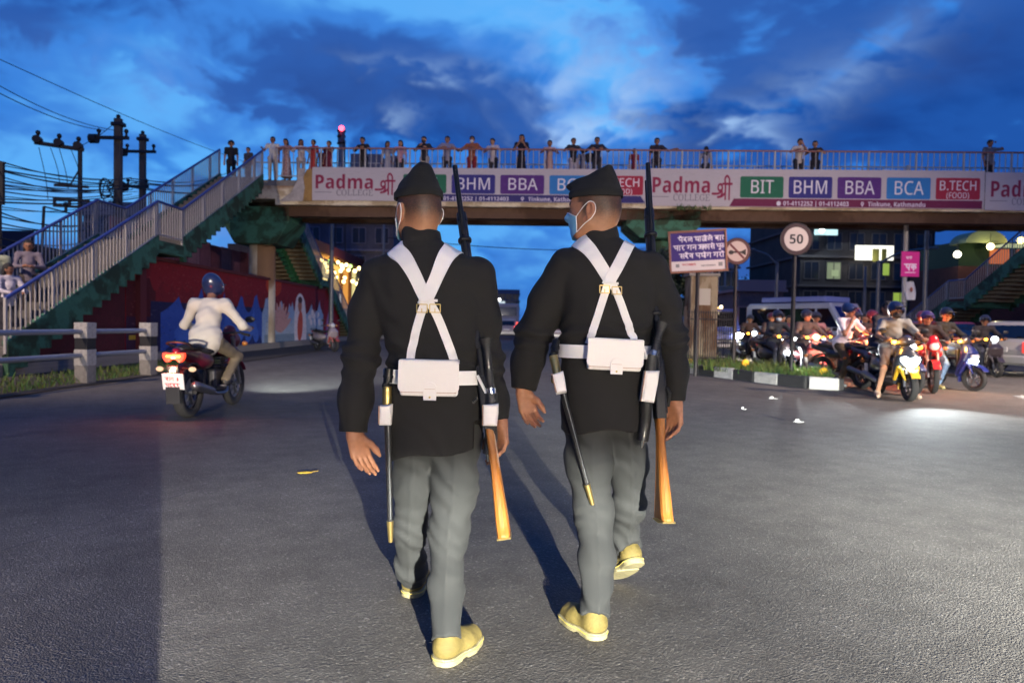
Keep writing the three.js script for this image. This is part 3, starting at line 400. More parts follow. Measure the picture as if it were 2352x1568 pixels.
{ // pale concrete pillar with a bill on it and the iron fence
  const Z = 21, c = at(1609, 745, Z); const o = thing('concrete_pillar', 'stubby weathered concrete pillar under the purple notice board', 'pillar', [c.x, 0, c.z]);
  const h = at(1609, 636, Z).y; part('shaft', rbx(62 * px(Z), h, 0.7, 0.03, 0, h / 2, 0), std([0.30, 0.26, 0.19], 0.9, { map: rep(tStain, 1), bumpMap: rep(tGrain, 2), bumpScale: 0.01 }), o); part('cap', rbx(70 * px(Z), 0.1, 0.76, 0.02, 0, h + 0.05, 0), M.concrete, o); part('bill', bx(0.42, 0.5, 0.008, -0.02, h - 0.62, 0.356), std([0.40, 0.38, 0.33], 0.8), o);
  const f = thing('iron_fence', 'low black iron fence of pointed bars on the median', 'fence', [0, 0, 0]), a = onGround(1578, 800, 0.15), n = 22, bar = mergeGeometries([new THREE.CylinderGeometry(0.015, 0.015, 1.42, 6), new THREE.ConeGeometry(0.03, 0.09, 6).translate(0, 0.75, 0)]);
  const A = at(1572, 790, 18.0), B = at(1688, 790, 18.6); for (let i = 0; i <= n; i++) { const x = lerp(A.x, B.x, i / n), z = lerp(A.z, B.z, i / n); part('bar', bar, M.darkSteel, f, [x, 0.86, z]); } for (const y of [0.36, 1.40]) part('rail', rod(V(A.x, y, A.z), V(B.x, y, B.z), 0.02, 6), M.darkSteel, f); part('post', rbx(0.07, 1.65, 0.07, 0.01, B.x, 0.9, B.z), M.darkSteel, f); part('post', rbx(0.07, 1.65, 0.07, 0.01, A.x, 0.9, A.z), M.darkSteel, f);
}
function lampPost(label, u, vTop, Z, arm, r = 0.07) { const c = at(u, vTop, Z), o = thing('street_lamp', label, 'street lamp', [c.x, 0, c.z], 0); part('pole', cyl(r * 1.25, r * 0.8, c.y, 12, 0, c.y / 2, 0), M.galv, o); if (arm) { part('arm', tube([[0, c.y - 0.15, 0], [arm * 0.4, c.y + 0.35, 0], [arm, c.y + 0.62, 0]], r * 0.6, 16, 8), M.galv, o); part('lamp_head', rbx(0.6, 0.12, 0.22, 0.04, arm + 0.2 * Math.sign(arm), c.y + 0.64, 0), M.galv, o); } part('base', cyl(r * 2, r * 1.7, 0.4, 12, 0, 0.2, 0), M.concrete, o); return o; }
lampPost('slim street lamp left of the big building, its arm reaching left', 1786, 602, 36, -1.3, 0.09);
lampPost('grey pole just behind the microbus, left of the pink sign', 2020, 598, 33, 2.3, 0.09);
lampPost('grey pole between the microbus and the pink sign', 1989, 612, 40, 0, 0.08);
lampPost('tall plain pole to the right of the pink sign', 2134, 420, 30, 0, 0.085);
lampPost('pale pole before the bulb-lit shops at the left', 763, 420, 33, 0, 0.10);
lampPost('thin pole beside the left marcher’s face, far behind', 882, 470, 46, 0, 0.09);
{
  const Z = 27, c = at(2087, 380, Z), o = thing('sign_pole', 'white pole carrying the pink sign', 'pole', [c.x, 0, c.z]); part('pole', cyl(0.09, 0.08, c.y, 12, 0, c.y / 2, 0), M.white, o); part('collar', cyl(0.11, 0.11, 0.2, 12, 0, 2.2, 0), M.galv, o);
  const s = at(2087, 607, Z), w = 42 * px(Z), h = 58 * px(Z), b = thing('pole_sign', 'pink advertising sign clamped to the white pole', 'sign', [s.x, s.y, s.z + 0.12]);
  const t = canvasTex(256, 352, (g) => { g.fillStyle = '#d42f8a'; g.fillRect(0, 0, 256, 352); g.strokeStyle = '#f6d3e6'; g.lineWidth = 7; deva(g, 62, 70, 34, 'sa A pa:I', 0.9); g.lineWidth = 20; deva(g, 46, 170, 92, 'e ka', 0.9); g.fillStyle = '#f6d3e6'; g.fillRect(50, 290, 156, 12); });
  part('panel', rbx(w, h, 0.05, 0.015), std([0.5, 0.06, 0.25], 0.5), b); part('printed_face', new THREE.PlaneGeometry(w - 0.03, h - 0.03).translate(0, 0, 0.028), std('#ffffff', 0.5, { map: t, emissive: lin(1, 1, 1), emissiveMap: t, emissiveIntensity: 0.22 }), b); part('bracket', bx(0.3, 0.05, 0.1, 0, h * 0.3, -0.06), M.galv, b);
  const fp = at(2087, 668, Z), fl = thing('white_flag', 'small white party flag hanging below the pink sign', 'flag', [fp.x, fp.y, fp.z + 0.12]);
  const g = new THREE.BoxGeometry(0.44, 0.72, 0.015, 10, 12, 1), p = g.attributes.position; for (let i = 0; i < p.count; i++) { const y = p.getY(i), x = p.getX(i); p.setX(i, x * (0.72 + 0.28 * Math.cos(y * 4)) ); p.setZ(i, p.getZ(i) + 0.06 * Math.sin(x * 14 + y * 4)); } g.computeVertexNormals(); part('cloth', g, std([0.7, 0.7, 0.72], 0.8), fl); part('emblem', new THREE.SphereGeometry(0.06, 10, 8).scale(1, 1.6, 0.5), std([0.45, 0.16, 0.12], 0.8), fl, [0.02, 0.05, 0.06]);
}
// utility poles at the left
const insul = (x, y, z) => mergeGeometries([cyl(0.05, 0.05, 0.22, 8, x, y + 0.14, z), ball(0.09, x, y + 0.28, z, 1, 1.1, 1, 10)]);
function utilityPole(label, u, vTop, Z, arms, thick) {
  const c = at(u, vTop, Z), o = thing('utility_pole', label, 'utility pole', [c.x, 0, c.z], 0, undefined), m = std([0.16, 0.14, 0.125], 0.9, { map: rep(tWear, 1, 6) });
  part('pole', rbx(thick, c.y, thick * 0.8, 0.03, 0, c.y / 2, 0), m, o); part('pole_cap', rbx(thick * 1.7, 0.16, thick * 1.2, 0.03, 0, c.y - 0.25, 0), M.darkSteel, o); obj('insulator', insul(0, c.y - 0.2, 0), M.black, o);
  for (const [dy, l, r] of arms) { part('cross_arm', bx(l + r, 0.13, 0.12, (r - l) / 2, c.y - dy, 0.2), M.darkSteel, o); for (const x of [-l + 0.1, r - 0.1]) obj('insulator', insul(x, c.y - dy, 0.2), M.black, o); part('drum', cyl(0.2, 0.2, 0.3, 12, -l - 0.12, c.y - dy - 0.05, 0.2, 0, 0, Math.PI / 2), M.black, o); }
  return o;
}
utilityPole('thick concrete utility pole, tallest of the poles left of the stairs', 271, 272, 29, [[0.86, 0.8, 0.55]], 0.29);
utilityPole('concrete utility pole just right of the tallest one', 327, 308, 34, [[0.90, 0.75, 0.75], [2.6, 0.7, 0.4]], 0.28);
{
  const Z = 27, c = at(183, 333, Z), o = thing('transformer_pole', 'thin steel pole with stacked cross arms at the far left', 'utility pole', [c.x, 0, c.z], 0.25);
  part('pole', cyl(0.09, 0.08, c.y, 10, 0, c.y / 2, 0), M.darkSteel, o); part('cross_arm', bx(1.7, 0.14, 0.12, -0.72, c.y - 0.1, 0, 0, 0, -0.09), M.darkSteel, o);
  for (const x of [-1.45, -0.72, -0.05]) { obj('insulator', insul(x, c.y - 0.05 - x * 0.09, 0), M.black, o); part('drum', cyl(0.15, 0.15, 0.3, 10, x, c.y - 0.05 - x * 0.09, 0.05, Math.PI / 2), M.black, o); }
  part('cross_arm', bx(1.2, 0.1, 0.1, -0.3, c.y - 1.62, 0), M.darkSteel, o); for (const y of [2.15, 2.42]) part('cross_arm', bx(1.25, 0.09, 0.09, -0.3, c.y - y, 0), M.darkSteel, o); for (const x of [-0.88, -0.36, 0.28]) part('strut', bx(0.09, 0.36, 0.1, x, c.y - 2.28, 0.02), M.darkSteel, o); part('brace', rod(V(-0.35, c.y - 1.6, 0), V(0, c.y - 0.9, 0), 0.03, 6), M.darkSteel, o);
  for (const [x, l] of [[-1.4, 2.0], [-1.0, 1.3], [-0.7, 1.6], [-0.3, 1.1]]) part('drop_wire', tube([[x, c.y - 0.2, 0.06], [x + 0.25, c.y - 0.2 - l * 0.6, 0.1], [x + 0.32, c.y - 0.2 - l, 0.08]], 0.014, 12, 5), M.wire, o);
}
{ // leaning stub and the dark plate at the frame's left edge
  const c = at(100, 474, 25), o = thing('leaning_post', 'short leaning steel post with a small arm, low among the wires', 'post', [c.x, c.y, c.z]); part('post', rod(V(0, 0, 0), V(-0.3, -6, 0), 0.05, 8), M.darkSteel, o); part('arm', rod(V(0, 0, 0), V(1.2, -0.3, 0), 0.03, 6), M.darkSteel, o); obj('insulator', insul(0.8, -0.2, 0), M.black, o);
  const d = at(-6, 422, 17), q = thing('hoarding', 'dark hoarding just showing at the left edge of the frame', 'sign', [d.x, d.y, d.z]); part('board', bx(0.3, 1.02, 0.08), M.black, q); part('frame', bx(0.34, 0.05, 0.1, 0, 0.52, 0), M.darkSteel, q); part('post', cyl(0.06, 0.06, d.y, 8, -0.05, -d.y / 2 - 0.45, -0.1), M.darkSteel, q);
}
// overhead cables
function cable(label, a, b, sag, r, group) { const p = at(...a), q = at(...b), m = p.clone().add(q).multiplyScalar(0.5); m.y -= sag; const o = obj('overhead_cable', tube([p, p.clone().lerp(m, 0.5).add(V(0, -sag * 0.23, 0)), m, q.clone().lerp(m, 0.5).add(V(0, -sag * 0.23, 0)), q], r, 40, 5), M.wire); tag(o, label, 'cable', group); return o; }
cable('high thin cable from the top left corner to the tallest pole', [-60, 165, 18], [265, 300, 29], 0.25, 0.014);
cable('second high cable running down to the transformer pole', [-60, 185, 16], [240, 300, 28.9], 0.2, 0.014);
cable('cable slanting from the left edge past the pole tops', [-60, 110, 20], [640, 395, 48], 0.3, 0.014);
cable('short cable between transformer pole and tallest pole', [172, 340, 27], [262, 283, 29], 0.1, 0.014);
cable('thin cable across the sky between the two marchers', [880, 545, 46], [1480, 572, 60], 0.4, 0.03);
for (let k = 0; k < 16; k++) { const y = 362 + k * 7.5 + rr(-3, 3), y2 = 408 + k * 3.2 + rr(-6, 6); cable('black sagging cable in the bundle strung left of the stairs', [-50, y + rr(-12, 12), rr(15, 19)], [rr(262, 335), y2, rr(29, 34)], rr(0.1, 0.45), rr(0.012, 0.024), 'sagging black cables left of the stairs'); }
for (let k = 0; k < 5; k++) cable('black cable running on right behind the upper stairs', [300, 410 + k * 5, 30 + k * 0.2], [520, 398 + k * 9, 52], rr(0.2, 0.5), 0.028, 'cables behind the upper stairs');
for (let k = 0; k < 6; k++) cable('low black cable drooping at the left edge', [-50, 470 + k * 16, 15], [250, 500 + k * 8, 27], rr(0.1, 0.5), 0.018, 'low cables at the left edge');
{ const g = []; const c = at(262, 425, 29.2); for (let k = 0; k < 14; k++) { const a = rr(0, 6.3), r = rr(0.2, 0.7); g.push(tube([[c.x, c.y, c.z], [c.x + r * Math.cos(a), c.y + r * Math.sin(a) * 0.6, c.z + rr(-0.2, 0.2)], [c.x + r * Math.cos(a + 1), c.y - 0.3 + r * Math.sin(a + 1), c.z], [c.x + rr(-0.3, 0.3), c.y - rr(0, 0.6), c.z]], 0.02, 20, 5)); } tag(obj('cable_tangle', g, M.wire), 'tangle of black cable coils on the tallest pole', 'cable tangle'); }

// ---------------------------------------------------------------- buildings
function house(name, label, u0, u1, vTop, Z, depth, color, opt = {}) {
  const a = at(u0, vTop, Z), b = at(u1, vTop, Z), w = b.x - a.x, h = a.y, o = thing(name, label, 'building', [(a.x + b.x) / 2, 0, -Z - depth / 2], opt.turn ?? 0);
  part('wall', bx(w, h, depth, 0, h / 2, 0), std(color, 0.9, { map: rep(tWear, w / 4, h / 4) }), o);
  const n = opt.storeys ?? Math.max(1, Math.round(h / 3.1)), sh = h / n, fm = std(color.map((c) => c * 1.25), 0.85), dm = std([0.02, 0.022, 0.03], 0.2);
  for (let k = 1; k <= n; k++) part('floor_slab', bx(w + 0.5, 0.18, depth + 0.5, 0, k * sh - 0.06, 0), fm, o);
  const cols = opt.cols ?? Math.max(2, Math.round(w / 2.6)), wg = bx(1.1, 1.35, 0.05), fg = mergeGeometries([bx(1.24, 0.07, 0.1, 0, 0.70, 0), bx(1.24, 0.07, 0.14, 0, -0.70, 0), bx(0.07, 1.35, 0.1, -0.6, 0, 0), bx(0.07, 1.35, 0.1, 0.6, 0, 0), bx(0.05, 1.35, 0.08)]);
  for (let k = 0; k < n; k++) for (let i = 0; i < cols; i++) { const lit = (opt.lit ?? []).find(([p, q]) => p === k && q === i); const wn = part('window', fg, fm, o, [-w / 2 + (i + 0.5) * w / cols, k * sh + sh * 0.5, depth / 2 + 0.03]); part('pane', wg, lit ? lit[2] : dm, wn, [0, 0, -0.02]); }
  part('parapet', bx(w + 0.3, 0.7, 0.15, 0, h + 0.35, depth / 2 + 0.05), fm, o); return [o, w, h];
}
const warmPane = glow(0.9, 0.7, 0.35, 0.5), greenPane = glow(0.55, 0.8, 0.1, 0.5), coolPane = glow(0.8, 0.95, 1, 0.8);
const [tower, tw, th] = house('apartment_building', 'dark multi-storey building with lit balconies behind the right riders', 1843, 2152, 452, 56, 12, [0.07, 0.058, 0.06], { storeys: 5, cols: 6, lit: [[2, 1, glow(0.6, 0.75, 0.4, 0.3)], [1, 4, greenPane]] });
{ // balconies with slabs and railings; two of them are lit
  for (let k = 1; k < 5; k++) { const sl = part('balcony', bx(3.4, 0.22, 1.6, tw / 2 - 0.6, k * th / 5, 5.6), std([0.13, 0.11, 0.11], 0.9), tower); part('balcony_railing', mergeGeometries([bx(3.4, 0.06, 0.06, 0, 1.0, 0.75), ...Array.from({ length: 14 }, (_, i) => bx(0.04, 1, 0.04, -1.65 + i * 0.254, 0.5, 0.75))]), M.darkSteel, sl, [tw / 2 - 0.6, k * th / 5, 5.6]); }
  const lit = (u0, u1, v0, v1, m) => { const a = at(u0, v0, 54.5), b = at(u1, v1, 54.5), p = tower.position; return part('lit_balcony_window', bx(b.x - a.x, a.y - b.y, 0.12, (a.x + b.x) / 2 - p.x, (a.y + b.y) / 2, -54.5 - p.z), m, tower); };
  lit(1966, 2052, 563, 598, glow(1, 0.98, 0.85, 1.6)); lit(1872, 1924, 522, 540, glow(0.6, 0.95, 1.0, 1.1)); lit(1912, 1926, 620, 634, glow(0.6, 0.75, 0.4, 0.5)); lit(2030, 2042, 605, 632, greenPane);
  const dr = (u, w) => { const a = at(u, 596, 54.4), p = tower.position; part('balcony_door', bx(w, 1.0, 0.1, a.x - p.x, a.y + 0.35, -54.4 - p.z), std([0.12, 0.12, 0.02], 0.8), tower); }; dr(2012, 0.5); dr(2031, 0.35);
  const s = at(1888, 529, 53.8), ar = thing('flood_lamp', 'bright white lamp glaring on the dark building, at its upper left', 'lamp', s); part('lamp_bulb', new THREE.SphereGeometry(0.2, 16, 12), glow(0.9, 1, 1, 9), ar); part('hood', cyl(0.25, 0.12, 0.16, 12, 0, 0.22, 0), M.galv, ar);
  const L = new THREE.PointLight(lin(0.75, 0.95, 1), 22); L.position.copy(s).add(V(0, 0, 0.35)); L.castShadow = true; scene.add(L);
  const L2 = new THREE.PointLight(lin(1, 0.95, 0.8), 7); L2.position.copy(at(2008, 590, 53.6)); L2.castShadow = true; scene.add(L2);
}
house('house', 'pale grey house between the notice board and the lamp post', 1638, 1694, 612, 62, 8, [0.28, 0.29, 0.33], { storeys: 3, cols: 2 });
house('house', 'low pinkish house left of the dark building', 1700, 1800, 664, 50, 8, [0.34, 0.20, 0.19], { storeys: 1, cols: 3 });
house('office_block', 'distant stepped office block seen between the two marchers', 1100, 1192, 672, 130, 14, [0.17, 0.145, 0.18], { storeys: 5, cols: 6, lit: [[3, 3, coolPane], [2, 3, warmPane]] });
house('house', 'far roof behind the gap under the right marcher’s arm', 1230, 1290, 728, 150, 10, [0.2, 0.17, 0.19], { storeys: 1, cols: 3 });
house('apartment_building', 'flat dark block rising behind the bulb-lit shops', 640, 905, 440, 62, 10, [0.12, 0.13, 0.19], { storeys: 5, cols: 5 });
house('house', 'dark low roof at the left edge below the wires', -120, 70, 560, 34, 9, [0.02, 0.025, 0.05], { storeys: 2, cols: 3 });
house('house', 'grey house seen through the stair bars', 190, 330, 488, 44, 8, [0.22, 0.2, 0.21], { storeys: 3, cols: 3 });
{ // shops with a red fascia and strings of bulbs, along the left of the road
  const P = V(-14.2, 0, -48), o = thing('shop_row', 'row of shops under a long red fascia, glowing with warm bulbs', 'shop', P);
  part('wall', bx(4, 6, 40, -2.2, 3, -16), std([0.3, 0.2, 0.13], 0.9, { map: rep(tWear, 4) }), o);
  part('fascia', bx(0.4, 0.7, 40, 0.4, 6.38, -16), std([0.10, 0.008, 0.02], 0.7, { map: rep(tWear, 6) }), o); part('soffit', bx(2.6, 0.1, 40, -0.9, 5.95, -16), std([0.5, 0.3, 0.12], 0.8), o);
  const ym = [glow(1, 0.60, 0.12, 1.1), glow(1, 0.42, 0.07, 0.8), glow(0.9, 0.75, 0.3, 0.9)];
  for (let i = 0; i < 12; i++) part('lit_shop_window', bx(0.1, 3.4, 2.6, -0.1, 3.9, 2.6 - i * 3.1), ym[i % 3], o); for (let i = 0; i < 13; i++) part('pillar', bx(0.3, 5.9, 0.3, 0, 2.95, 4.1 - i * 3.1), std([0.25, 0.14, 0.08], 0.8), o); part('lit_shop_window', bx(1.2, 0.9, 0.1, 1.4, 2.6, -0.5), glow(1, 1, 1, 1.3), o);
  const bm = [glow(1, 0.75, 0.30, 6), glow(1, 0.70, 0.28, 7), glow(0.55, 0.95, 0.25, 3)], bg = new THREE.SphereGeometry(0.14, 12, 8);
  const spots = [[750, 559], [757, 554], [766, 561], [777, 556], [800, 556], [810, 562], [812, 568], [822, 560], [807, 575], [790, 581], [833, 562], [845, 572], [856, 565], [818, 590], [860, 592], [839, 596], [770, 569], [784, 562], [828, 571], [868, 570], [815, 599], [851, 601], [795, 591], [773, 579]];
  spots.forEach(([u, v], i) => { const U = 733 + (u - 750) * 0.86, q = at(U, v + 42 + (U - 733) * 0.10, 47 + 7 * hash(i, 2, 2)), b = thing('string_bulb', 'small warm bulb in the string of lights under the red fascia', 'light bulb', q, 0, 'bulbs strung under the red shop fascia'); part('bulb', bg, bm[i % 7 === 3 ? 2 : i % 2], b); part('socket', cyl(0.05, 0.04, 0.14, 8, 0, 0.19, 0), M.black, b); });
  const L = new THREE.PointLight(lin(1, 0.62, 0.2), 40); L.position.set(-12.6, 4.2, -52); L.shadow.radius = 20; L.castShadow = true; scene.add(L);
  for (const [u, v, t, k] of [[748, 515, 'right one', 0], [731, 518, 'left one', 1]]) {}
  const l1 = thing('bracket_lamp', 'small warm lamp by the far left stairs, above the bulb string', 'lamp', at(704, 588, 42)); part('lamp_bulb', new THREE.SphereGeometry(0.15, 12, 8), glow(1, 0.75, 0.3, 6), l1); part('bracket', bx(0.05, 0.05, 0.4, 0, 0.16, -0.2), M.darkSteel, l1);
}
{ // green-domed shop at the right with lit front
  const Z = 42, a = at(2205, 600, Z), o = thing('shop', 'brightly lit shop with a pale green barrel awning at the right', 'shop', [a.x, 0, a.z]), y0 = at(2205, 620, Z).y, y1 = at(2205, 552, Z).y;
  part('wall', bx(6, y0 + 0.2, 5, 2.6, (y0 + 0.2) / 2, -2), std([0.10, 0.03, 0.03], 0.9, { map: rep(tWear, 3) }), o); part('upper_wall', bx(5.4, y1 - y0, 4, 2.9, (y0 + y1) / 2, -2.4), std([0.02, 0.06, 0.035], 0.8), o);
  part('awning', new THREE.CylinderGeometry(1.25, 1.25, 2.6, 24, 1, false, Math.PI / 2, Math.PI).rotateX(Math.PI / 2).scale(1, 0.62, 0.6).translate(0.95, y1 - 0.25, 0.2), std([0.20, 0.26, 0.14], 0.7), o);
  for (const [x, w, m] of [[2.7, 1.2, glow(1, 0.24, 0.05, 0.6)], [4.2, 0.9, glow(1, 0.25, 0.08, 0.35)], [5.3, 0.9, glow(1, 0.3, 0.05, 0.8)]]) part('lit_shop_window', bx(w, 0.9, 0.1, x, (y0 + y1) / 2, -0.36), m, o); part('lit_sign', bx(3.2, 0.25, 0.1, 3.6, y1 - 0.22, -0.34), glow(0.8, 0.85, 0.45, 0.7), o);
  [[2200, 584, 'white lamp hanging left of the green awning shop', [1, 0.95, 0.7], 8], [2276, 566, 'yellow lamp in the middle of the green awning shop', [1, 0.8, 0.35], 8], [2346, 552, 'yellow lamp at the right end of the awning shop', [1, 0.7, 0.2], 8]].forEach(([u, v, t, c, k]) => { const l = thing('shop_lamp', t, 'lamp', at(u, v, Z - 1.2)); part('lamp_bulb', new THREE.SphereGeometry(0.2, 14, 10), glow(...c, k), l); part('cord', cyl(0.012, 0.012, 0.6, 6, 0, 0.45, 0), M.wire, l); const L = new THREE.PointLight(lin(...c), 3); L.position.copy(at(u, v, Z - 1.6)); L.castShadow = true; scene.add(L); });
}
{ // mast with aerials and its red warning light, on a roof beyond the bridge
  const Z = 60, c = at(783, 380, Z), o = thing('aerial_mast', 'mast of grey cell aerials with a red warning light above the bridge', 'mast', c), k = px(Z);
  part('pole', cyl(0.25, 0.2, 90 * k, 10, 0, 40 * k, 0), M.galv, o); for (const [x, y, h] of [[-8, 68, 30], [0, 64, 34], [8, 66, 30], [-5, 44, 22], [6, 46, 24]]) part('aerial', rbx(8 * k, h * k, 6 * k, 0.08, x * k, y * k, 0.3 * (x % 3)), std([0.10, 0.11, 0.15], 0.6), o); for (const y of [50, 66, 78]) part('ring_bracket', cyl(10 * k, 10 * k, 0.12, 12, 0, y * k, 0), M.darkSteel, o);
  const l = part('warning_light', new THREE.SphereGeometry(0.24, 14, 10), glow(1, 0.06, 0.1, 7), o, [5 * k, 79 * k, 0.7]); part('lattice', mergeGeometries([rod(V(-0.5, -10, 0), V(-0.3, 40 * k, 0), 0.06, 5), rod(V(0.5, -10, 0), V(0.3, 40 * k, 0), 0.06, 5)]), M.darkSteel, o);
  const b = at(845, 378, 50), e = thing('roof_tank', 'grey roof box half hidden behind the bridge railing', 'tank', b); part('box', rbx(2.2, 3, 1.6, 0.05, 0, -0.9, 0), std([0.2, 0.2, 0.24], 0.8), e); part('box', rbx(1.0, 3.2, 1.6, 0.05, 1.9, -1.1, 0), std([0.16, 0.16, 0.2], 0.8), e);
}
{ // far trees at the right horizon and a leafy tree by the middle pier
  function tree(label, base, h, r, n, col, trunkH) {
    const o = thing('tree', label, 'tree', base), leaf = new THREE.MeshPhysicalMaterial({ color: lin(...col), roughness: 0.9, transmission: 0.3, thickness: 0, side: THREE.DoubleSide });
    part('trunk', cyl(r * 0.09, r * 0.05, trunkH + h * 0.3, 9, 0, (trunkH + h * 0.3) / 2, 0), std([0.05, 0.04, 0.03], 0.95), o);
    const br = []; for (let i = 0; i < 6; i++) { const a = i * 1.05 + rr(0, 0.5), y = trunkH * rr(0.8, 1.1); br.push(rod(V(0, y, 0), V(Math.cos(a) * r * 0.7, y + h * rr(0.2, 0.5), Math.sin(a) * r * 0.7), r * 0.03, 6, r * 0.012)); } obj('limb', br, std([0.05, 0.04, 0.03], 0.95), o);
    const g = new THREE.BufferGeometry(); g.setAttribute('position', new THREE.Float32BufferAttribute([0, 0, 0, 0.5, 0.35, 0.1, 0, 1, 0, -0.5, 0.35, 0.1], 3)); g.setIndex([0, 1, 2, 0, 2, 3]); g.computeVertexNormals();
    const im = new THREE.InstancedMesh(g, leaf, n), m = new THREE.Matrix4(), q = new THREE.Quaternion(), cl = []; for (let i = 0; i < 14; i++) cl.push([rr(-0.7, 0.7) * r, trunkH + h * rr(0.2, 0.85), rr(-0.7, 0.7) * r, rr(0.25, 0.5) * r]);
    for (let i = 0; i < n; i++) { const c = cl[i % 14], a = rr(0, 6.28), b = Math.acos(rr(-1, 1)), d = c[3] * Math.cbrt(rnd()), s = rr(0.10, 0.22) * (r > 2 ? 1.5 : 1); m.compose(V(c[0] + d * Math.sin(b) * Math.cos(a), c[1] + d * Math.cos(b) * 0.8, c[2] + d * Math.sin(b) * Math.sin(a)), q.setFromEuler(new THREE.Euler(rr(0, 6), rr(0, 6), rr(0, 6))), V(s, s, s)); im.setMatrixAt(i, m); }
    im.name = 'crown'; im.userData.kind = 'stuff'; im.castShadow = im.receiveShadow = true; o.add(im); return o;
  }
  const t = at(1545, 745, 23.2); tree('dark leafy tree by the middle pier, behind the notice board', [t.x, 0, t.z], 3.1, 1.0, 2600, [0.04, 0.07, 0.03], 1.2);
  const far = at(1735, 700, 75); tree('distant dark tree above the pinkish house', [far.x, 0, far.z], 5, 3.2, 1800, [0.03, 0.045, 0.03], 2);
  const f2 = at(1665, 700, 85); tree('distant dark tree behind the pale grey house', [f2.x - 3, 0, f2.z], 5.5, 3.4, 1800, [0.03, 0.045, 0.03], 2);
  const w = thing('weed_clump', 'tuft of weeds sprouting from the joint above the middle crosshead', 'plant', bW(6.5, 5.62, 0.1)); const lg = new THREE.ConeGeometry(0.03, 0.3, 5); for (let i = 0; i < 26; i++) part('leaf', lg, grassMat, w, [rr(-0.5, 0.9), 0.06, rr(-0.08, 0.08)], [rr(-0.8, 0.8), 0, rr(-0.9, 0.9)], [1, rr(0.5, 1.1), 1]);
}
// ---------------------------------------------------------------- smooth solids: distance fields meshed by surface nets
const smin = (a, b, k) => { const h = Math.max(k - Math.abs(a - b), 0) / k; return Math.min(a, b) - h * h * k * 0.25; };
function cap(a, b, ra, rb = ra) { const ax = a.x, ay = a.y, az = a.z, dx = b.x - ax, dy = b.y - ay, dz = b.z - az, L = dx * dx + dy * dy + dz * dz || 1e-9; return (x, y, z) => { const px = x - ax, py = y - ay, pz = z - az, t = clamp((px * dx + py * dy + pz * dz) / L, 0, 1), qx = px - dx * t, qy = py - dy * t, qz = pz - dz * t; return Math.sqrt(qx * qx + qy * qy + qz * qz) - (ra + (rb - ra) * t); }; }
function ell(c, rx, ry, rz) { const m = Math.min(rx, ry, rz); return (x, y, z) => { const a = (x - c.x) / rx, b = (y - c.y) / ry, d = (z - c.z) / rz, k = Math.sqrt(a * a + b * b + d * d), a2 = a / rx, b2 = b / ry, d2 = d / rz, g = Math.sqrt(a2 * a2 + b2 * b2 + d2 * d2); return g < 1e-6 ? -m : k * (k - 1) / g; }; }
function stack(list) { // a body of elliptic sections from bottom to top: [y, cx, cz, rx, rz, squareness]
  return (x, y, z) => { let i = 0; while (i < list.length - 2 && y > list[i + 1][0]) i++; const p = list[i], q = list[i + 1], t = clamp((y - p[0]) / (q[0] - p[0]), 0, 1), e = t * t * (3 - 2 * t) * 0.5 + t * 0.5; const cx = lerp(p[1], q[1], t), cz = lerp(p[2], q[2], t), rx = lerp(p[3], q[3], e), rz = lerp(p[4], q[4], e), a = Math.abs(x - cx) / rx, b = Math.abs(z - cz) / rz, n = 2.4; const k = Math.pow(Math.pow(a, n) + Math.pow(b, n), 1 / n), d = (k - 1) * Math.min(rx, rz) * (k > 0.2 ? lerp(1, Math.max(rx, rz) / Math.min(rx, rz), clamp(a / (a + b + 1e-6), 0, 1) * (rx > rz ? 1 : 0)) : 1), v = Math.max(y - list[list.length - 1][0], list[0][0] - y); return Math.max(d, v); };
}
function union(fs, k = 0.03) { return (x, y, z) => { let d = fs[0](x, y, z); for (let i = 1; i < fs.length; i++) d = smin(d, fs[i](x, y, z), k); return d; }; }
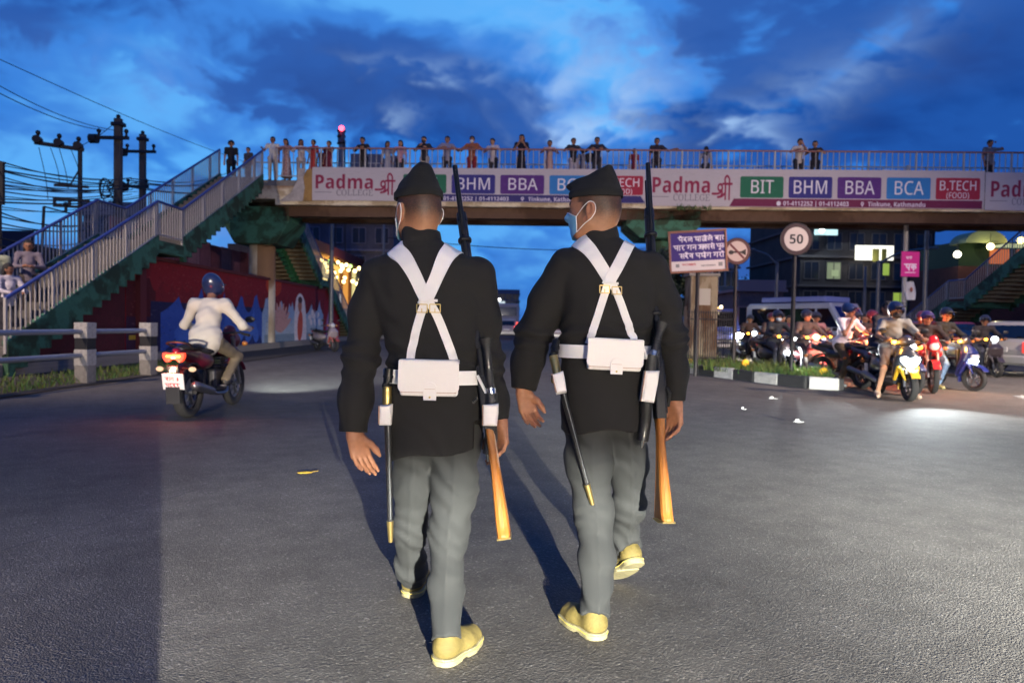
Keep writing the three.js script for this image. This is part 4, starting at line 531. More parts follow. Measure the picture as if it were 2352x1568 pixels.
function mesh(f, lo, hi, h, color) {
  const nx = Math.ceil((hi[0] - lo[0]) / h) + 1, ny = Math.ceil((hi[1] - lo[1]) / h) + 1, nz = Math.ceil((hi[2] - lo[2]) / h) + 1, S = new Float32Array(nx * ny * nz), id = new Int32Array(nx * ny * nz).fill(-1);
  for (let k = 0, n = 0; k < nz; k++) for (let j = 0; j < ny; j++) for (let i = 0; i < nx;) { const d = f(lo[0] + i * h, lo[1] + j * h, lo[2] + k * h); S[n] = d; let skip = Math.floor(Math.abs(d) / h * 0.45) - 1; n++; i++; while (skip-- > 0 && i < nx) { S[n] = d > 0 ? h * 9 : -h * 9; n++; i++; } }
  const P = [], I = [], sx = 1, sy = nx, sz = nx * ny;
  for (let k = 0; k < nz - 1; k++) for (let j = 0; j < ny - 1; j++) for (let i = 0; i < nx - 1; i++) {
    const b = i + j * sy + k * sz; let m = 0, x = 0, y = 0, z = 0, c = 0;
    const s = [S[b], S[b + 1], S[b + sy], S[b + sy + 1], S[b + sz], S[b + sz + 1], S[b + sz + sy], S[b + sz + sy + 1]]; for (let q = 0; q < 8; q++) if (s[q] < 0) m |= 1 << q; if (m === 0 || m === 255) continue;
    for (let p = 0; p < 8; p++) for (const e of [1, 2, 4]) { if (p & e) continue; const q = p | e; if ((s[p] < 0) === (s[q] < 0)) continue; const t = s[p] / (s[p] - s[q]); x += (p & 1) + (e === 1 ? t : 0); y += (p >> 1 & 1) + (e === 2 ? t : 0); z += (p >> 2) + (e === 4 ? t : 0); c++; }
    id[b] = P.length / 3; P.push(lo[0] + (i + x / c) * h, lo[1] + (j + y / c) * h, lo[2] + (k + z / c) * h);
  }
  const quad = (a, b, c, d, flip) => { if (a < 0 || b < 0 || c < 0 || d < 0) return; flip ? I.push(a, c, b, a, d, c) : I.push(a, b, c, a, c, d); };
  for (let k = 1; k < nz - 1; k++) for (let j = 1; j < ny - 1; j++) for (let i = 1; i < nx - 1; i++) { const b = i + j * sy + k * sz, s = S[b] < 0;
    if (s !== (S[b + 1] < 0)) quad(id[b - sy - sz], id[b - sz], id[b], id[b - sy], !s); if (s !== (S[b + sy] < 0)) quad(id[b - 1 - sz], id[b - 1], id[b], id[b - sz], !s); if (s !== (S[b + sz] < 0)) quad(id[b - 1 - sy], id[b - sy], id[b], id[b - 1], !s); }
  const g = new THREE.BufferGeometry(), e = h * 0.5; g.setIndex(I); const N = new Float32Array(P.length), U = new Float32Array(P.length / 3 * 2), C = color ? new Float32Array(P.length) : null;
  for (let v = 0; v < P.length; v += 3) { // pull onto the surface; normals from the field
    let [x, y, z] = [P[v], P[v + 1], P[v + 2]]; let gx, gy, gz;
    for (let r = 0; r < 2; r++) { gx = f(x + e, y, z) - f(x - e, y, z); gy = f(x, y + e, z) - f(x, y - e, z); gz = f(x, y, z + e) - f(x, y, z - e); const l = Math.hypot(gx, gy, gz) || 1; gx /= l; gy /= l; gz /= l; if (!r) { const d = clamp(f(x, y, z), -h * 0.4, h * 0.4) * 0.8; x -= gx * d; y -= gy * d; z -= gz * d; } }
    P[v] = x; P[v + 1] = y; P[v + 2] = z; N[v] = gx; N[v + 1] = gy; N[v + 2] = gz; U[v / 3 * 2] = x + z; U[v / 3 * 2 + 1] = y + z * 0.3; if (C) { const c = color(x, y, z, [gx, gy, gz]); C[v] = c[0]; C[v + 1] = c[1]; C[v + 2] = c[2]; }
  }
  g.setAttribute('position', new THREE.Float32BufferAttribute(P, 3)); g.setAttribute('normal', new THREE.BufferAttribute(N, 3)); g.setAttribute('uv', new THREE.BufferAttribute(U, 2)); if (C) g.setAttribute('color', new THREE.BufferAttribute(C, 3)); return g;
}
const box3 = (pts, pad) => { const lo = [1e9, 1e9, 1e9], hi = [-1e9, -1e9, -1e9]; for (const p of pts) { const a = p.toArray(); for (let i = 0; i < 3; i++) { lo[i] = Math.min(lo[i], a[i] - pad); hi[i] = Math.max(hi[i], a[i] + pad); } } return [lo, hi]; };
const merge = mergeGeometries;

// ---------------------------------------------------------------- people in the crowd
// Joints of a standing figure 1.70 m tall that faces +z; a pose overrides some of them.
const STAND = { pelvis: [0, .94, 0], chest: [0, 1.22, .0], neck: [0, 1.43, -.01], head: [0, 1.585, .015], shL: [.18, 1.385, -.005], elL: [.235, 1.12, -.02], wrL: [.245, .88, .05], hdL: [.245, .80, .07], shR: [-.18, 1.385, -.005], elR: [-.235, 1.12, -.02], wrR: [-.245, .88, .05], hdR: [-.245, .80, .07], hipL: [.09, .90, 0], knL: [.10, .49, .015], anL: [.105, .085, -.03], toL: [.125, .035, .13], hipR: [-.09, .90, 0], knR: [-.10, .49, .015], anR: [-.105, .085, -.03], toR: [-.125, .035, .13] };
const LEAN = { elL: [.34, 1.20, .10], wrL: [.20, 1.24, .30], hdL: [.12, 1.25, .34], elR: [-.34, 1.20, .10], wrR: [-.20, 1.24, .30], hdR: [-.12, 1.25, .34], chest: [0, 1.20, .05], neck: [0, 1.40, .07], head: [0, 1.55, .11], shL: [.18, 1.35, .06], shR: [-.18, 1.35, .06] };
const WIDE = { elL: [.40, 1.20, .10], wrL: [.22, 1.235, .30], hdL: [.14, 1.24, .33], elR: [-.40, 1.20, .10], wrR: [-.22, 1.235, .30], hdR: [-.14, 1.24, .33] };
const PHONE = { elR: [-.27, 1.14, .12], wrR: [-.10, 1.36, .24], hdR: [-.05, 1.44, .26], elL: [.27, 1.12, .10], wrL: [.10, 1.32, .24], hdL: [.05, 1.40, .27] };
const RIDE = { pelvis: [0, .80, -.12], hipL: [.10, .79, -.10], hipR: [-.10, .79, -.10], chest: [0, 1.10, -.06], neck: [0, 1.31, -.02], head: [0, 1.465, .02], shL: [.19, 1.265, -.02], shR: [-.19, 1.265, -.02], elL: [.33, 1.05, .14], wrL: [.30, .99, .38], hdL: [.29, 1.0, .45], elR: [-.33, 1.05, .14], wrR: [-.30, .99, .38], hdR: [-.29, 1.0, .45], knL: [.19, .66, .34], anL: [.17, .30, .24], toL: [.18, .27, .38], knR: [-.19, .66, .34], anR: [-.17, .30, .24], toR: [-.18, .27, .38] };
const FOOT_R = { knR: [-.24, .50, .20], anR: [-.28, .085, .08], toR: [-.33, .035, .24] }, FOOT_L = { knL: [.24, .50, .20], anL: [.28, .085, .08], toL: [.33, .035, .24] };
const skinTones = [[.34, .17, .10], [.40, .21, .125], [.28, .13, .075]];
function person(label, p, turn, o = {}) {
  const J = {}; for (const k in STAND) J[k] = V(...STAND[k]); for (const q of o.pose ?? []) for (const k in q) J[k] = V(...q[k]);
  const s = (o.h ?? 1.70) / 1.70, g = thing('person', label, 'person', p, turn, o.group); g.scale.setScalar(s);
  const w = (o.woman ? 0.92 : 1) * (o.bulk ?? 1), C = o.cell ?? 0.026, skin = o.skin ?? skinTones[Math.floor(hash(Math.round(p[0] * 50), Math.round(p[2] * 50), 3) * 3)], m = (c, r = 0.85) => std(c, r, { bumpMap: rep(tCloth, 40), bumpScale: 0.001 });
  const limb = (a, b, ra, rb) => cap(J[a], J[b], ra, rb), up = J.head.clone().sub(J.neck).normalize(), fw = V(0, 0, 1).applyAxisAngle(V(0, 1, 0), o.look ?? 0), sd = V().crossVectors(up, fw).normalize();
  const hp = (x, y, z) => J.head.clone().addScaledVector(sd, x).addScaledVector(up, y).addScaledVector(fw, z);
  // skin: one continuous body with head, face and hands
  const bones = [cap(J.head.clone().addScaledVector(up, .035), J.head.clone().addScaledVector(up, -.005), .088, .084), cap(hp(0, -.03, .02), hp(0, -.085, .045), .062, .036), cap(hp(0, .005, .085), hp(0, -.022, .102), .010, .014), cap(hp(.08, .005, -.005), hp(.084, -.03, -.003), .018, .012), cap(hp(-.08, .005, -.005), hp(-.084, -.03, -.003), .018, .012), limb('neck', 'head', .052, .050), limb('chest', 'neck', .10 * w, .055), limb('pelvis', 'chest', .105 * w, .11 * w), cap(J.shL, J.shR, .06, .06)];
  for (const e of ['L', 'R']) bones.push(limb('sh' + e, 'el' + e, .047 * w, .038 * w), limb('el' + e, 'wr' + e, .037 * w, .026 * w), limb('wr' + e, 'hd' + e, .026, .032), limb('hip' + e, 'kn' + e, .075 * w, .052), limb('kn' + e, 'an' + e, .05, .034));
  for (const e of ['L', 'R']) { const d = J['hd' + e].clone().sub(J['wr' + e]).normalize(), t = V(1, 0, 0).addScaledVector(d, -d.x).normalize(); for (let i = -1.5; i < 2; i++) bones.push(cap(J['hd' + e].clone().addScaledVector(t, i * .015), J['hd' + e].clone().addScaledVector(t, i * .019).addScaledVector(d, .075 - Math.abs(i) * .008).add(V(0, -.012, 0)), .011, .008)); bones.push(cap(J['hd' + e].clone().addScaledVector(d, -.02), J['hd' + e].clone().addScaledVector(d, .03).addScaledVector(t, (e === 'L' ? -1 : 1) * .05), .012, .009)); }
  const [lo, hi] = box3([...Object.values(J), hp(0, .13, .02), hp(0, 0, .1)], .22), dark = [.02, .015, .013], col = (x, y, z) => { const q = V(x, y, z).sub(J.head), a = q.dot(sd), b = q.dot(up), c = q.dot(fw); if (c > .05 && Math.abs(b - .008) < .010 && Math.abs(Math.abs(a) - .032) < .016) return dark; if (c > .06 && Math.abs(b + .052) < .008 && Math.abs(a) < .026) return [skin[0] * .6, skin[1] * .38, skin[2] * .38]; return skin; };
  const hl = [J.head.x - .14, J.head.y - .14, J.head.z - .14], hh = [J.head.x + .14, J.head.y + .14, J.head.z + .15];
  const body = union(bones, .028), neckY = J.head.y - .115;
  const gs = [mesh((x, y, z) => Math.max(body(x, y, z), y - neckY), lo, [hi[0], neckY + C, hi[2]], C * 0.85, col), mesh((x, y, z) => Math.max(body(x, y, z), neckY - .012 - y), [hl[0], neckY - .03, hl[2]], hh, Math.min(C, 0.0125), col)];
  obj('body', merge(gs), new THREE.MeshStandardMaterial({ vertexColors: true, roughness: 0.6 }), g);
  // clothes follow the body
  const slv = o.sleeve ?? 'short', tb = [limb('chest', 'neck', .128 * w, .075), limb('pelvis', 'chest', .122 * w, .135 * w), cap(J.shL, J.shR, .075 * w, .075 * w)], hem = (o.hem ?? .80) + (J.pelvis.y - .94);
  if (o.dress) tb.push(cap(J.pelvis, V(J.pelvis.x, o.dress, J.pelvis.z), .13, .22)); else tb.push(cap(J.pelvis.clone().add(V(0, .02, 0)), J.pelvis.clone().add(V(0, -.08, 0)), .125 * w, .128 * w), ...(J.pelvis.y < .9 ? [cap(J.pelvis.clone().add(V(-.07, .06, -.03)), J.pelvis.clone().add(V(.07, .06, -.03)), .122 * w), cap(J.pelvis.clone().add(V(-.06, -.02, -.015)), J.pelvis.clone().add(V(.06, -.02, -.015)), .122 * w)] : []));
  for (const e of ['L', 'R']) { tb.push(limb('sh' + e, 'el' + e, .066 * w, slv === 'none' ? .03 : slv === 'short' ? .055 : .052)); if (slv === 'long') tb.push(limb('el' + e, 'wr' + e, .050 * w, .038)); }
  const wr = (x, y, z) => .005 * Math.sin(x * 31 + y * 17) * Math.sin(y * 43 + z * 25), torso = union(tb, .05), ny = J.neck.y + .035, cutS = slv === 'short' ? ['L', 'R'].map((e) => { const a = J['sh' + e], d = J['el' + e].clone().sub(a), L = d.length(); d.normalize(); const q = a.clone().addScaledVector(d, L * .78); return (x, y, z) => { const t = (x - q.x) * d.x + (y - q.y) * d.y + (z - q.z) * d.z, r = Math.hypot(x - q.x - t * d.x, y - q.y - t * d.y, z - q.z - t * d.z); return r < .10 ? t : -1; }; }) : [];
  const shirtF = (x, y, z) => { let d = torso(x, y, z) + wr(x, y, z); d = Math.max(d, y - ny, (o.dress ? o.dress - .02 : hem) - y); for (const c of cutS) d = Math.max(d, c(x, y, z)); return d; };
  obj(o.dress ? 'dress' : o.topName ?? 'shirt', mesh(shirtF, [lo[0], (o.dress ?? hem) - .05, lo[2]], [hi[0], ny + .03, hi[2]], C, o.print ? (x, y, z) => (vnoise(x * 3 + 5, y * 3, 16, 5) > .55 ? o.print : o.top) : null), o.print ? new THREE.MeshStandardMaterial({ vertexColors: true, roughness: .85 }) : m(o.top ?? [.5, .5, .5]), g);
  if (o.collar) obj('collar', tube([[J.neck.x + .07, ny - .02, J.neck.z], [J.neck.x, ny - .035, J.neck.z + .075], [J.neck.x - .07, ny - .02, J.neck.z], [J.neck.x, ny + .01, J.neck.z - .06]], .014, 24, 6, true), m(o.top), g);
  if (!o.dress || o.dress > .5) {
    const lb = [cap(J.hipL, J.hipR, .10, .10), cap(J.pelvis, J.hipL, .10, .09), cap(J.pelvis, J.hipR, .10, .09)], len = o.shorts ? .82 : 1; const cuts = [];
    for (const e of ['L', 'R']) { lb.push(limb('hip' + e, 'kn' + e, .093 * w, .068)); if (!o.shorts) lb.push(limb('kn' + e, 'an' + e, .067, .056)); }
    const leg = union(lb, .035), kneeCut = o.shorts ? ['L', 'R'].map((e) => { const a = J['hip' + e], d = J['kn' + e].clone().sub(a), q = a.clone().addScaledVector(d, .92); d.normalize(); return (x, y, z) => { const t = (x - q.x) * d.x + (y - q.y) * d.y + (z - q.z) * d.z; return Math.hypot(x - q.x - t * d.x, y - q.y - t * d.y, z - q.z - t * d.z) < .12 ? t : -1; }; }) : [];
    obj(o.shorts ? 'shorts' : 'trousers', mesh((x, y, z) => { let d = leg(x, y, z) + wr(z, y, x); for (const c of kneeCut) d = Math.max(d, c(x, y, z)); return Math.max(d, y - J.pelvis.y - .05); }, [Math.min(lo[0], -.45), 0, lo[2]], [Math.max(hi[0], .45), J.pelvis.y + .08, hi[2]], C), m(o.bottom ?? [.04, .045, .07]), g);
  }
  for (const e of ['L', 'R']) { const a = J['an' + e], t = J['to' + e]; obj('shoe', mesh(union([cap(a.clone().add(V(0, -.03, 0)), t, .045, .034), cap(a, a.clone().add(V(0, -.045, 0)), .048, .046)], .03), ...box3([a, t], .07), .02), m(o.shoes ?? [.03, .028, .03], .6), g); }
  if (o.helmet) {
    const hf = (x, y, z) => { const q = V(x, y, z).sub(J.head), a = q.dot(sd), b = q.dot(up), c = q.dot(fw); const sh = ell(V(0, .03, -.005), .128, .135, .148)(a, b, c); return Math.max(sh, -ell(V(0, .0, .03), .108, .11, .118)(a, b, c), -Math.max(Math.abs(b + .02) - .055, .045 - c, Math.abs(a) - .088), (o.open ? -.03 : -.10) - b + (c > 0 && !o.open ? 0 : 0)); };
    obj('helmet', mesh(hf, [J.head.x - .18, J.head.y - .16, J.head.z - .18], [J.head.x + .18, J.head.y + .2, J.head.z + .18], .013), new THREE.MeshPhysicalMaterial({ color: lin(...o.helmet), roughness: .3, clearcoat: .8, clearcoatRoughness: .15 }), g);
    const vp = hp(0, .072, .138), vs = part('visor_peak', rbx(.17, .014, .06, .006), M.black, g, vp); vs.rotation.y = o.look ?? 0;
  } else {
    const hair = union([cap(hp(0, .045, -.012), hp(0, .03, -.02), .098, .096), ...(o.longHair ? [cap(hp(.055, -.01, -.045), hp(.075, -.20, -.05), .05, .035), cap(hp(-.055, -.01, -.045), hp(-.075, -.20, -.05), .05, .035), cap(hp(0, -.02, -.06), hp(0, -.25, -.07), .065, .05)] : [])], .03), hn = o.hair ?? [.012, .011, .012];
    obj('hair', mesh((x, y, z) => { const q = V(x, y, z).sub(J.head), b = q.dot(up), c = q.dot(fw); return Math.max(hair(x, y, z) + .006 * Math.sin(x * 90 + z * 70) * Math.sin(y * 80), Math.min(c - .042 + Math.max(0, b - .06) * .0, .062 - b), o.longHair ? -9 : -.045 - b); }, [J.head.x - .16, J.head.y - (o.longHair ? .34 : .1), J.head.z - .2], [J.head.x + .16, J.head.y + .18, J.head.z + .16], .016), std(hn, .7), g);
  }
  if (o.mask) { const mk = (x, y, z) => { const q = V(x, y, z).sub(J.head), a = q.dot(sd), b = q.dot(up), c = q.dot(fw); return Math.max(ell(V(0, -.045, .04), .072, .062, .075)(a, b, c), .03 - c); }; obj('face_mask', mesh(mk, ...box3([J.head], .15), .014), m(o.mask), g); }
  if (o.phone) { const q = J.hdR.clone().add(J.hdL).multiplyScalar(.5).add(V(0, .05, .03)); part('phone', rbx(.08, .16, .012, .004), M.black, g, q); }
  if (o.bag) { part('bag', rbx(.30, .34, .16, .06), m(o.bag), g, [-.26, 1.0, -.12], [0, .3, .15]); }
  return g;
}
// ---------------------------------------------------------------- motorcycles, scooters, cars
const paint = (c, r = 0.28) => new THREE.MeshPhysicalMaterial({ color: lin(...c), roughness: r, clearcoat: 0.8, clearcoatRoughness: 0.1 });
const P_ = { dark: std([0.02, 0.02, 0.022], 0.5), seat: std([0.018, 0.017, 0.017], 0.75, { bumpMap: rep(tGrain, 6), bumpScale: 0.002 }), alloy: std([0.25, 0.25, 0.26], 0.35, { metalness: 0.8 }), engine: std([0.06, 0.06, 0.065], 0.45, { metalness: 0.6 }), lens: new THREE.MeshPhysicalMaterial({ color: lin(0.55, 0.57, 0.6), roughness: 0.1, clearcoat: 1 }), amberOff: paint([0.5, 0.18, 0.02]), redOff: paint([0.35, 0.02, 0.02]), plate: std([0.72, 0.70, 0.68], 0.5) };
const wheelGeo = {};
function wheel(parent, name, r, w, x, y, z, car) {
  const k = r + '_' + w + !!car, g = wheelGeo[k] ??= (() => {
    const tr = car ? w * 0.5 : w * 0.5, tyre = (() => { const o = []; for (let i = 0; i <= 10; i++) { const a = lerp(-1, 1, i / 10), rad = car ? r * (1 - 0.06 * Math.pow(Math.abs(a), 4)) : r - tr * 0.55 * (1 - Math.sqrt(1 - Math.min(1, a * a) * 0.98)); o.push(new THREE.Vector2(rad, a * tr)); } o.push(new THREE.Vector2(r * 0.66, tr * 0.8), new THREE.Vector2(r * 0.66, -tr * 0.8), o[0].clone()); return new THREE.LatheGeometry(o, 36).rotateZ(Math.PI / 2); })();
    const rim = [T(new THREE.TorusGeometry(r * 0.64, r * 0.055, 8, 32), 0, 0, 0, 0, Math.PI / 2), cyl(r * 0.13, r * 0.13, w * 0.9, 14, 0, 0, 0, 0, 0, Math.PI / 2)]; const n = car ? 10 : 5; for (let i = 0; i < n; i++) rim.push(bx(w * 0.3, r * 0.62, r * 0.10, 0, r * 0.34, 0).rotateX(i * 2 * Math.PI / n)); if (!car) rim.push(T(new THREE.TorusGeometry(r * 0.36, r * 0.03, 6, 24), w * 0.3, 0, 0, 0, Math.PI / 2));
    return [tyre, mergeGeometries(rim.map((q) => q.index ? q.toNonIndexed() : q))];
  })();
  const o = new THREE.Group(); o.name = name; o.position.set(x, y, z); parent.add(o); part('tyre', g[0], M.rubber, o); part('rim', g[1], P_.alloy, o); return o;
}
const sdf = {};
const shape = (k, f, lo, hi, h = 0.018) => sdf[k] ??= mesh(f, lo, hi, h);
function twoWheeler(kind, label, category, p, turn, o = {}) {
  const g = thing(kind === 'scooter' ? 'scooter' : 'motorcycle', label, category, p, turn, o.group), body = paint(o.color), acc = o.accent ? paint(o.accent) : body;
  if (o.roll) g.rotation.z = o.roll;
  if (kind === 'scooter') {
    const r = 0.24; wheel(g, 'front_wheel', r, 0.115, 0, r, 0.64); wheel(g, 'rear_wheel', r, 0.125, 0, r, -0.62);
    part('front_mudguard', shape('sfend', (x, y, z) => { const q = Math.hypot(y - r, z - 0.64); return Math.max(Math.abs(q - r - 0.045) - 0.014, Math.abs(x) - 0.075, r + 0.05 - y - (0.64 - z) * 0.45); }, [-0.1, 0.15, 0.28], [0.1, 0.6, 1.0]), acc, g);
    for (const s of [-1, 1]) part('fork', rod(V(s * 0.08, 0.24, 0.64), V(s * 0.06, 0.72, 0.48), 0.022, 10), P_.alloy, g);
    part('front_apron', shape('sapron', stack([[0.28, 0, 0.33, 0.14, 0.05], [0.42, 0, 0.40, 0.19, 0.07], [0.60, 0, 0.50, 0.215, 0.10], [0.76, 0, 0.52, 0.19, 0.13], [0.86, 0, 0.49, 0.13, 0.10], [0.93, 0, 0.45, 0.07, 0.06]]), [-0.26, 0.24, 0.2], [0.26, 0.97, 0.72]), body, g);
    part('apron_wing', shape('swing', union([cap(V(0.13, 0.52, 0.60), V(0.085, 0.36, 0.66), 0.035, 0.018), cap(V(0.15, 0.56, 0.55), V(0.17, 0.36, 0.46), 0.04, 0.03), cap(V(-0.13, 0.52, 0.60), V(-0.085, 0.36, 0.66), 0.035, 0.018), cap(V(-0.15, 0.56, 0.55), V(-0.17, 0.36, 0.46), 0.04, 0.03)], 0.02), [-0.24, 0.3, 0.38], [0.24, 0.64, 0.75], 0.014), acc, g);
    part('handlebar_cowl', shape('scowl', union([ell(V(0, 0.99, 0.40), 0.17, 0.07, 0.10), ell(V(0, 1.03, 0.42), 0.09, 0.07, 0.07)], 0.05), [-0.22, 0.88, 0.24], [0.22, 1.14, 0.56]), o.cowl ? paint(o.cowl) : body, g);
    part('footboard', rbx(0.32, 0.07, 0.56, 0.03, 0, 0.29, 0.08), P_.dark, g); part('inner_panel', rbx(0.3, 0.5, 0.06, 0.03, 0, 0.58, 0.37, -0.15), P_.dark, g);
    part('rear_body', shape('srear', union([ell(V(0, 0.54, -0.48), 0.17, 0.15, 0.44), cap(V(0, 0.60, -0.5), V(0, 0.70, -0.92), 0.12, 0.06)], 0.06), [-0.22, 0.34, -1.05], [0.22, 0.84, 0.05]), body, g);
    part('seat', shape('sseat', union([ell(V(0, 0.75, -0.28), 0.15, 0.055, 0.30), ell(V(0, 0.78, -0.66), 0.135, 0.05, 0.26)], 0.05), [-0.2, 0.65, -0.98], [0.2, 0.88, 0.08]), P_.seat, g);
    part('engine', rbx(0.2, 0.2, 0.46, 0.05, 0.03, 0.28, -0.46), P_.engine, g); part('exhaust', shape('sexh', cap(V(-0.15, 0.27, -0.36), V(-0.16, 0.36, -0.86), 0.045, 0.065), [-0.26, 0.18, -0.98], [-0.06, 0.46, -0.26]), P_.alloy, g);
    part('grab_rail', tube([[0.12, 0.78, -0.76], [0.13, 0.84, -0.94], [0, 0.85, -1.0], [-0.13, 0.84, -0.94], [-0.12, 0.78, -0.76]], 0.014, 24, 8), P_.dark, g);
  } else {
    const r = 0.30; wheel(g, 'front_wheel', r, 0.10, 0, r, 0.68); wheel(g, 'rear_wheel', r, 0.13, 0, r, -0.62);
    part('front_mudguard', shape('bfend', (x, y, z) => { const q = Math.hypot(y - r, z - 0.68); return Math.max(Math.abs(q - r - 0.035) - 0.012, Math.abs(x) - 0.065, r + 0.08 - y - (0.68 - z) * 0.3); }, [-0.1, 0.25, 0.28], [0.1, 0.7, 1.1]), acc, g);
    for (const s of [-1, 1]) part('fork', rod(V(s * 0.09, 0.30, 0.68), V(s * 0.085, 0.95, 0.44), 0.026, 10), P_.alloy, g);
    part('fuel_tank', shape('btank', union([ell(V(0, 0.83, 0.12), 0.15, 0.12, 0.26), cap(V(0.12, 0.76, 0.30), V(-0.12, 0.76, 0.30), 0.07)], 0.08), [-0.25, 0.62, -0.22], [0.25, 1.0, 0.48]), body, g);
    part('radiator_cowl', shape('bshroud', union([cap(V(0.15, 0.76, 0.34), V(0.13, 0.52, 0.24), 0.06, 0.04), cap(V(-0.15, 0.76, 0.34), V(-0.13, 0.52, 0.24), 0.06, 0.04)], 0.01), [-0.26, 0.42, 0.12], [0.26, 0.88, 0.46]), acc, g);
    part('headlamp_cowl', shape('bcowl', union([ell(V(0, 0.90, 0.60), 0.13, 0.12, 0.09), ell(V(0, 1.02, 0.55), 0.09, 0.09, 0.05)], 0.05), [-0.2, 0.72, 0.44], [0.2, 1.16, 0.74]), body, g);
    part('seat', shape('bseat', union([ell(V(0, 0.78, -0.25), 0.13, 0.05, 0.24), ell(V(0, 0.84, -0.60), 0.11, 0.045, 0.24)], 0.06), [-0.2, 0.68, -0.92], [0.2, 0.94, 0.05]), P_.seat, g);
    part('tail_cowl', shape('btail', union([cap(V(0, 0.70, -0.35), V(0, 0.80, -0.90), 0.11, 0.055), ell(V(0, 0.66, -0.3), 0.14, 0.11, 0.22)], 0.05), [-0.2, 0.5, -1.0], [0.2, 0.9, 0.0]), body, g);
    const fins = [rbx(0.24, 0.30, 0.34, 0.04, 0, 0.40, 0.02)]; for (let i = 0; i < 5; i++) fins.push(rbx(0.25, 0.014, 0.24, 0.004, 0, 0.56 + i * 0.034, 0.12)); part('engine', mergeGeometries(fins), P_.engine, g);
    part('frame', merge([rod(V(0, 0.86, 0.40), V(0, 0.30, 0.20), 0.028), rod(V(0, 0.30, 0.20), V(0, 0.28, -0.22), 0.026), rod(V(0, 0.70, -0.2), V(0, 0.30, -0.22), 0.026), rod(V(0.08, 0.30, -0.22), V(0.08, 0.30, -0.62), 0.025), rod(V(-0.08, 0.30, -0.22), V(-0.08, 0.30, -0.62), 0.025)]), P_.dark, g);
    part('exhaust', merge([tube([[-0.05, 0.45, 0.24], [-0.09, 0.26, 0.26], [-0.13, 0.24, -0.1], [-0.15, 0.28, -0.3]], 0.026, 24, 8), shape('bexh', cap(V(-0.15, 0.29, -0.32), V(-0.17, 0.40, -0.80), 0.05, 0.055), [-0.26, 0.2, -0.9], [-0.06, 0.5, -0.22]).toNonIndexed().clone()]), P_.alloy, g);
    part('rear_mudguard', shape('bhug', (x, y, z) => { const q = Math.hypot(y - r, z + 0.62); return Math.max(Math.abs(q - r - 0.05) - 0.012, Math.abs(x) - 0.07, r + 0.06 - y - (-0.62 - z) * 0.9); }, [-0.1, 0.2, -1.1], [0.1, 0.75, -0.2]), P_.dark, g);
    part('grab_rail', tube([[0.10, 0.84, -0.72], [0.12, 0.90, -0.90], [0, 0.92, -0.96], [-0.12, 0.90, -0.90], [-0.10, 0.84, -0.72]], 0.014, 24, 8), P_.dark, g); part('foot_peg', rod(V(-0.24, 0.34, -0.1), V(0.24, 0.34, -0.1), 0.014), P_.alloy, g);
  }
  const hz = kind === 'scooter' ? 0.34 : 0.38;
  part('handlebar', tube([[-0.36, 0.98, hz - 0.08], [-0.2, 1.01, hz], [0, 1.0, hz + 0.04], [0.2, 1.01, hz], [0.36, 0.98, hz - 0.08]], 0.013, 30, 8), P_.dark, g);
  for (const s of [-1, 1]) { part('grip', rod(V(s * 0.25, 1.0, hz - 0.02), V(s * 0.37, 0.978, hz - 0.085), 0.019, 10), M.rubber, g); part('brake_lever', rod(V(s * 0.2, 1.0, hz + 0.05), V(s * 0.36, 0.97, hz + 0.0), 0.006, 6), P_.alloy, g); const mi = part('mirror', merge([rod(V(s * 0.2, 1.0, hz), V(s * 0.31, 1.17, hz + 0.02), 0.006, 6), ball(0.07, s * 0.34, 1.19, hz + 0.02, 1, 0.62, 0.25, 14)]), P_.dark, g); }
  const lit = o.lit ?? {}, sc = kind === 'scooter';
  if (o.lamp === 'vee') { const s = 1.0, out = smoothOutline([[0, -0.13], [0.07, -0.07], [0.135, 0.0], [0.15, 0.06], [0.10, 0.085], [0.03, 0.06], [0, 0.045], [-0.03, 0.06], [-0.10, 0.085], [-0.15, 0.06], [-0.135, 0.0], [-0.07, -0.07]], 3); part('headlamp', prism(out, 0.05, 0.008), lit.head ? glow(0.82, 0.96, 1, lit.head) : P_.lens, g, [0, 0.66, 0.645], [-0.12, 0, 0]); }
  else if (o.lamp === 'wide') { part('headlamp', rbx(0.24, 0.07, 0.06, 0.025), lit.head ? glow(0.85, 0.95, 1, lit.head) : P_.lens, g, [0, 0.60, 0.615]); part('headlamp_cover', rbx(0.22, 0.08, 0.05, 0.02), P_.lens, g, [0, 0.69, 0.635]); }
  else part('headlamp', ball(0.085, 0, 0, 0, 1, 0.85, 0.45, 18), lit.head ? glow(...(o.lampColor ?? [0.95, 0.97, 1]), lit.head) : P_.lens, g, sc ? [0, 1.0, 0.50] : [0, 0.89, 0.67]);
  for (const s of [-1, 1]) { const on = lit.amber === s || lit.amber === 2; part('indicator', ball(0.036, 0, 0, 0, 1.2, 0.9, 0.8, 12), on ? glow(1, 0.42, 0.03, lit.amberK ?? 9) : P_.amberOff, g, sc ? [s * 0.19, 0.99, 0.45] : [s * 0.21, 0.86, 0.55]); part('indicator', ball(0.034, 0, 0, 0, 1.3, 0.85, 0.8, 12), lit.rear ? glow(1, 0.62, 0.35, 1.2) : P_.amberOff, g, [s * 0.19, 0.60, -0.92]); part('indicator_stalk', rod(V(s * 0.19, 0.60, -0.91), V(s * 0.06, 0.61, -0.88), 0.010, 6), P_.dark, g); }
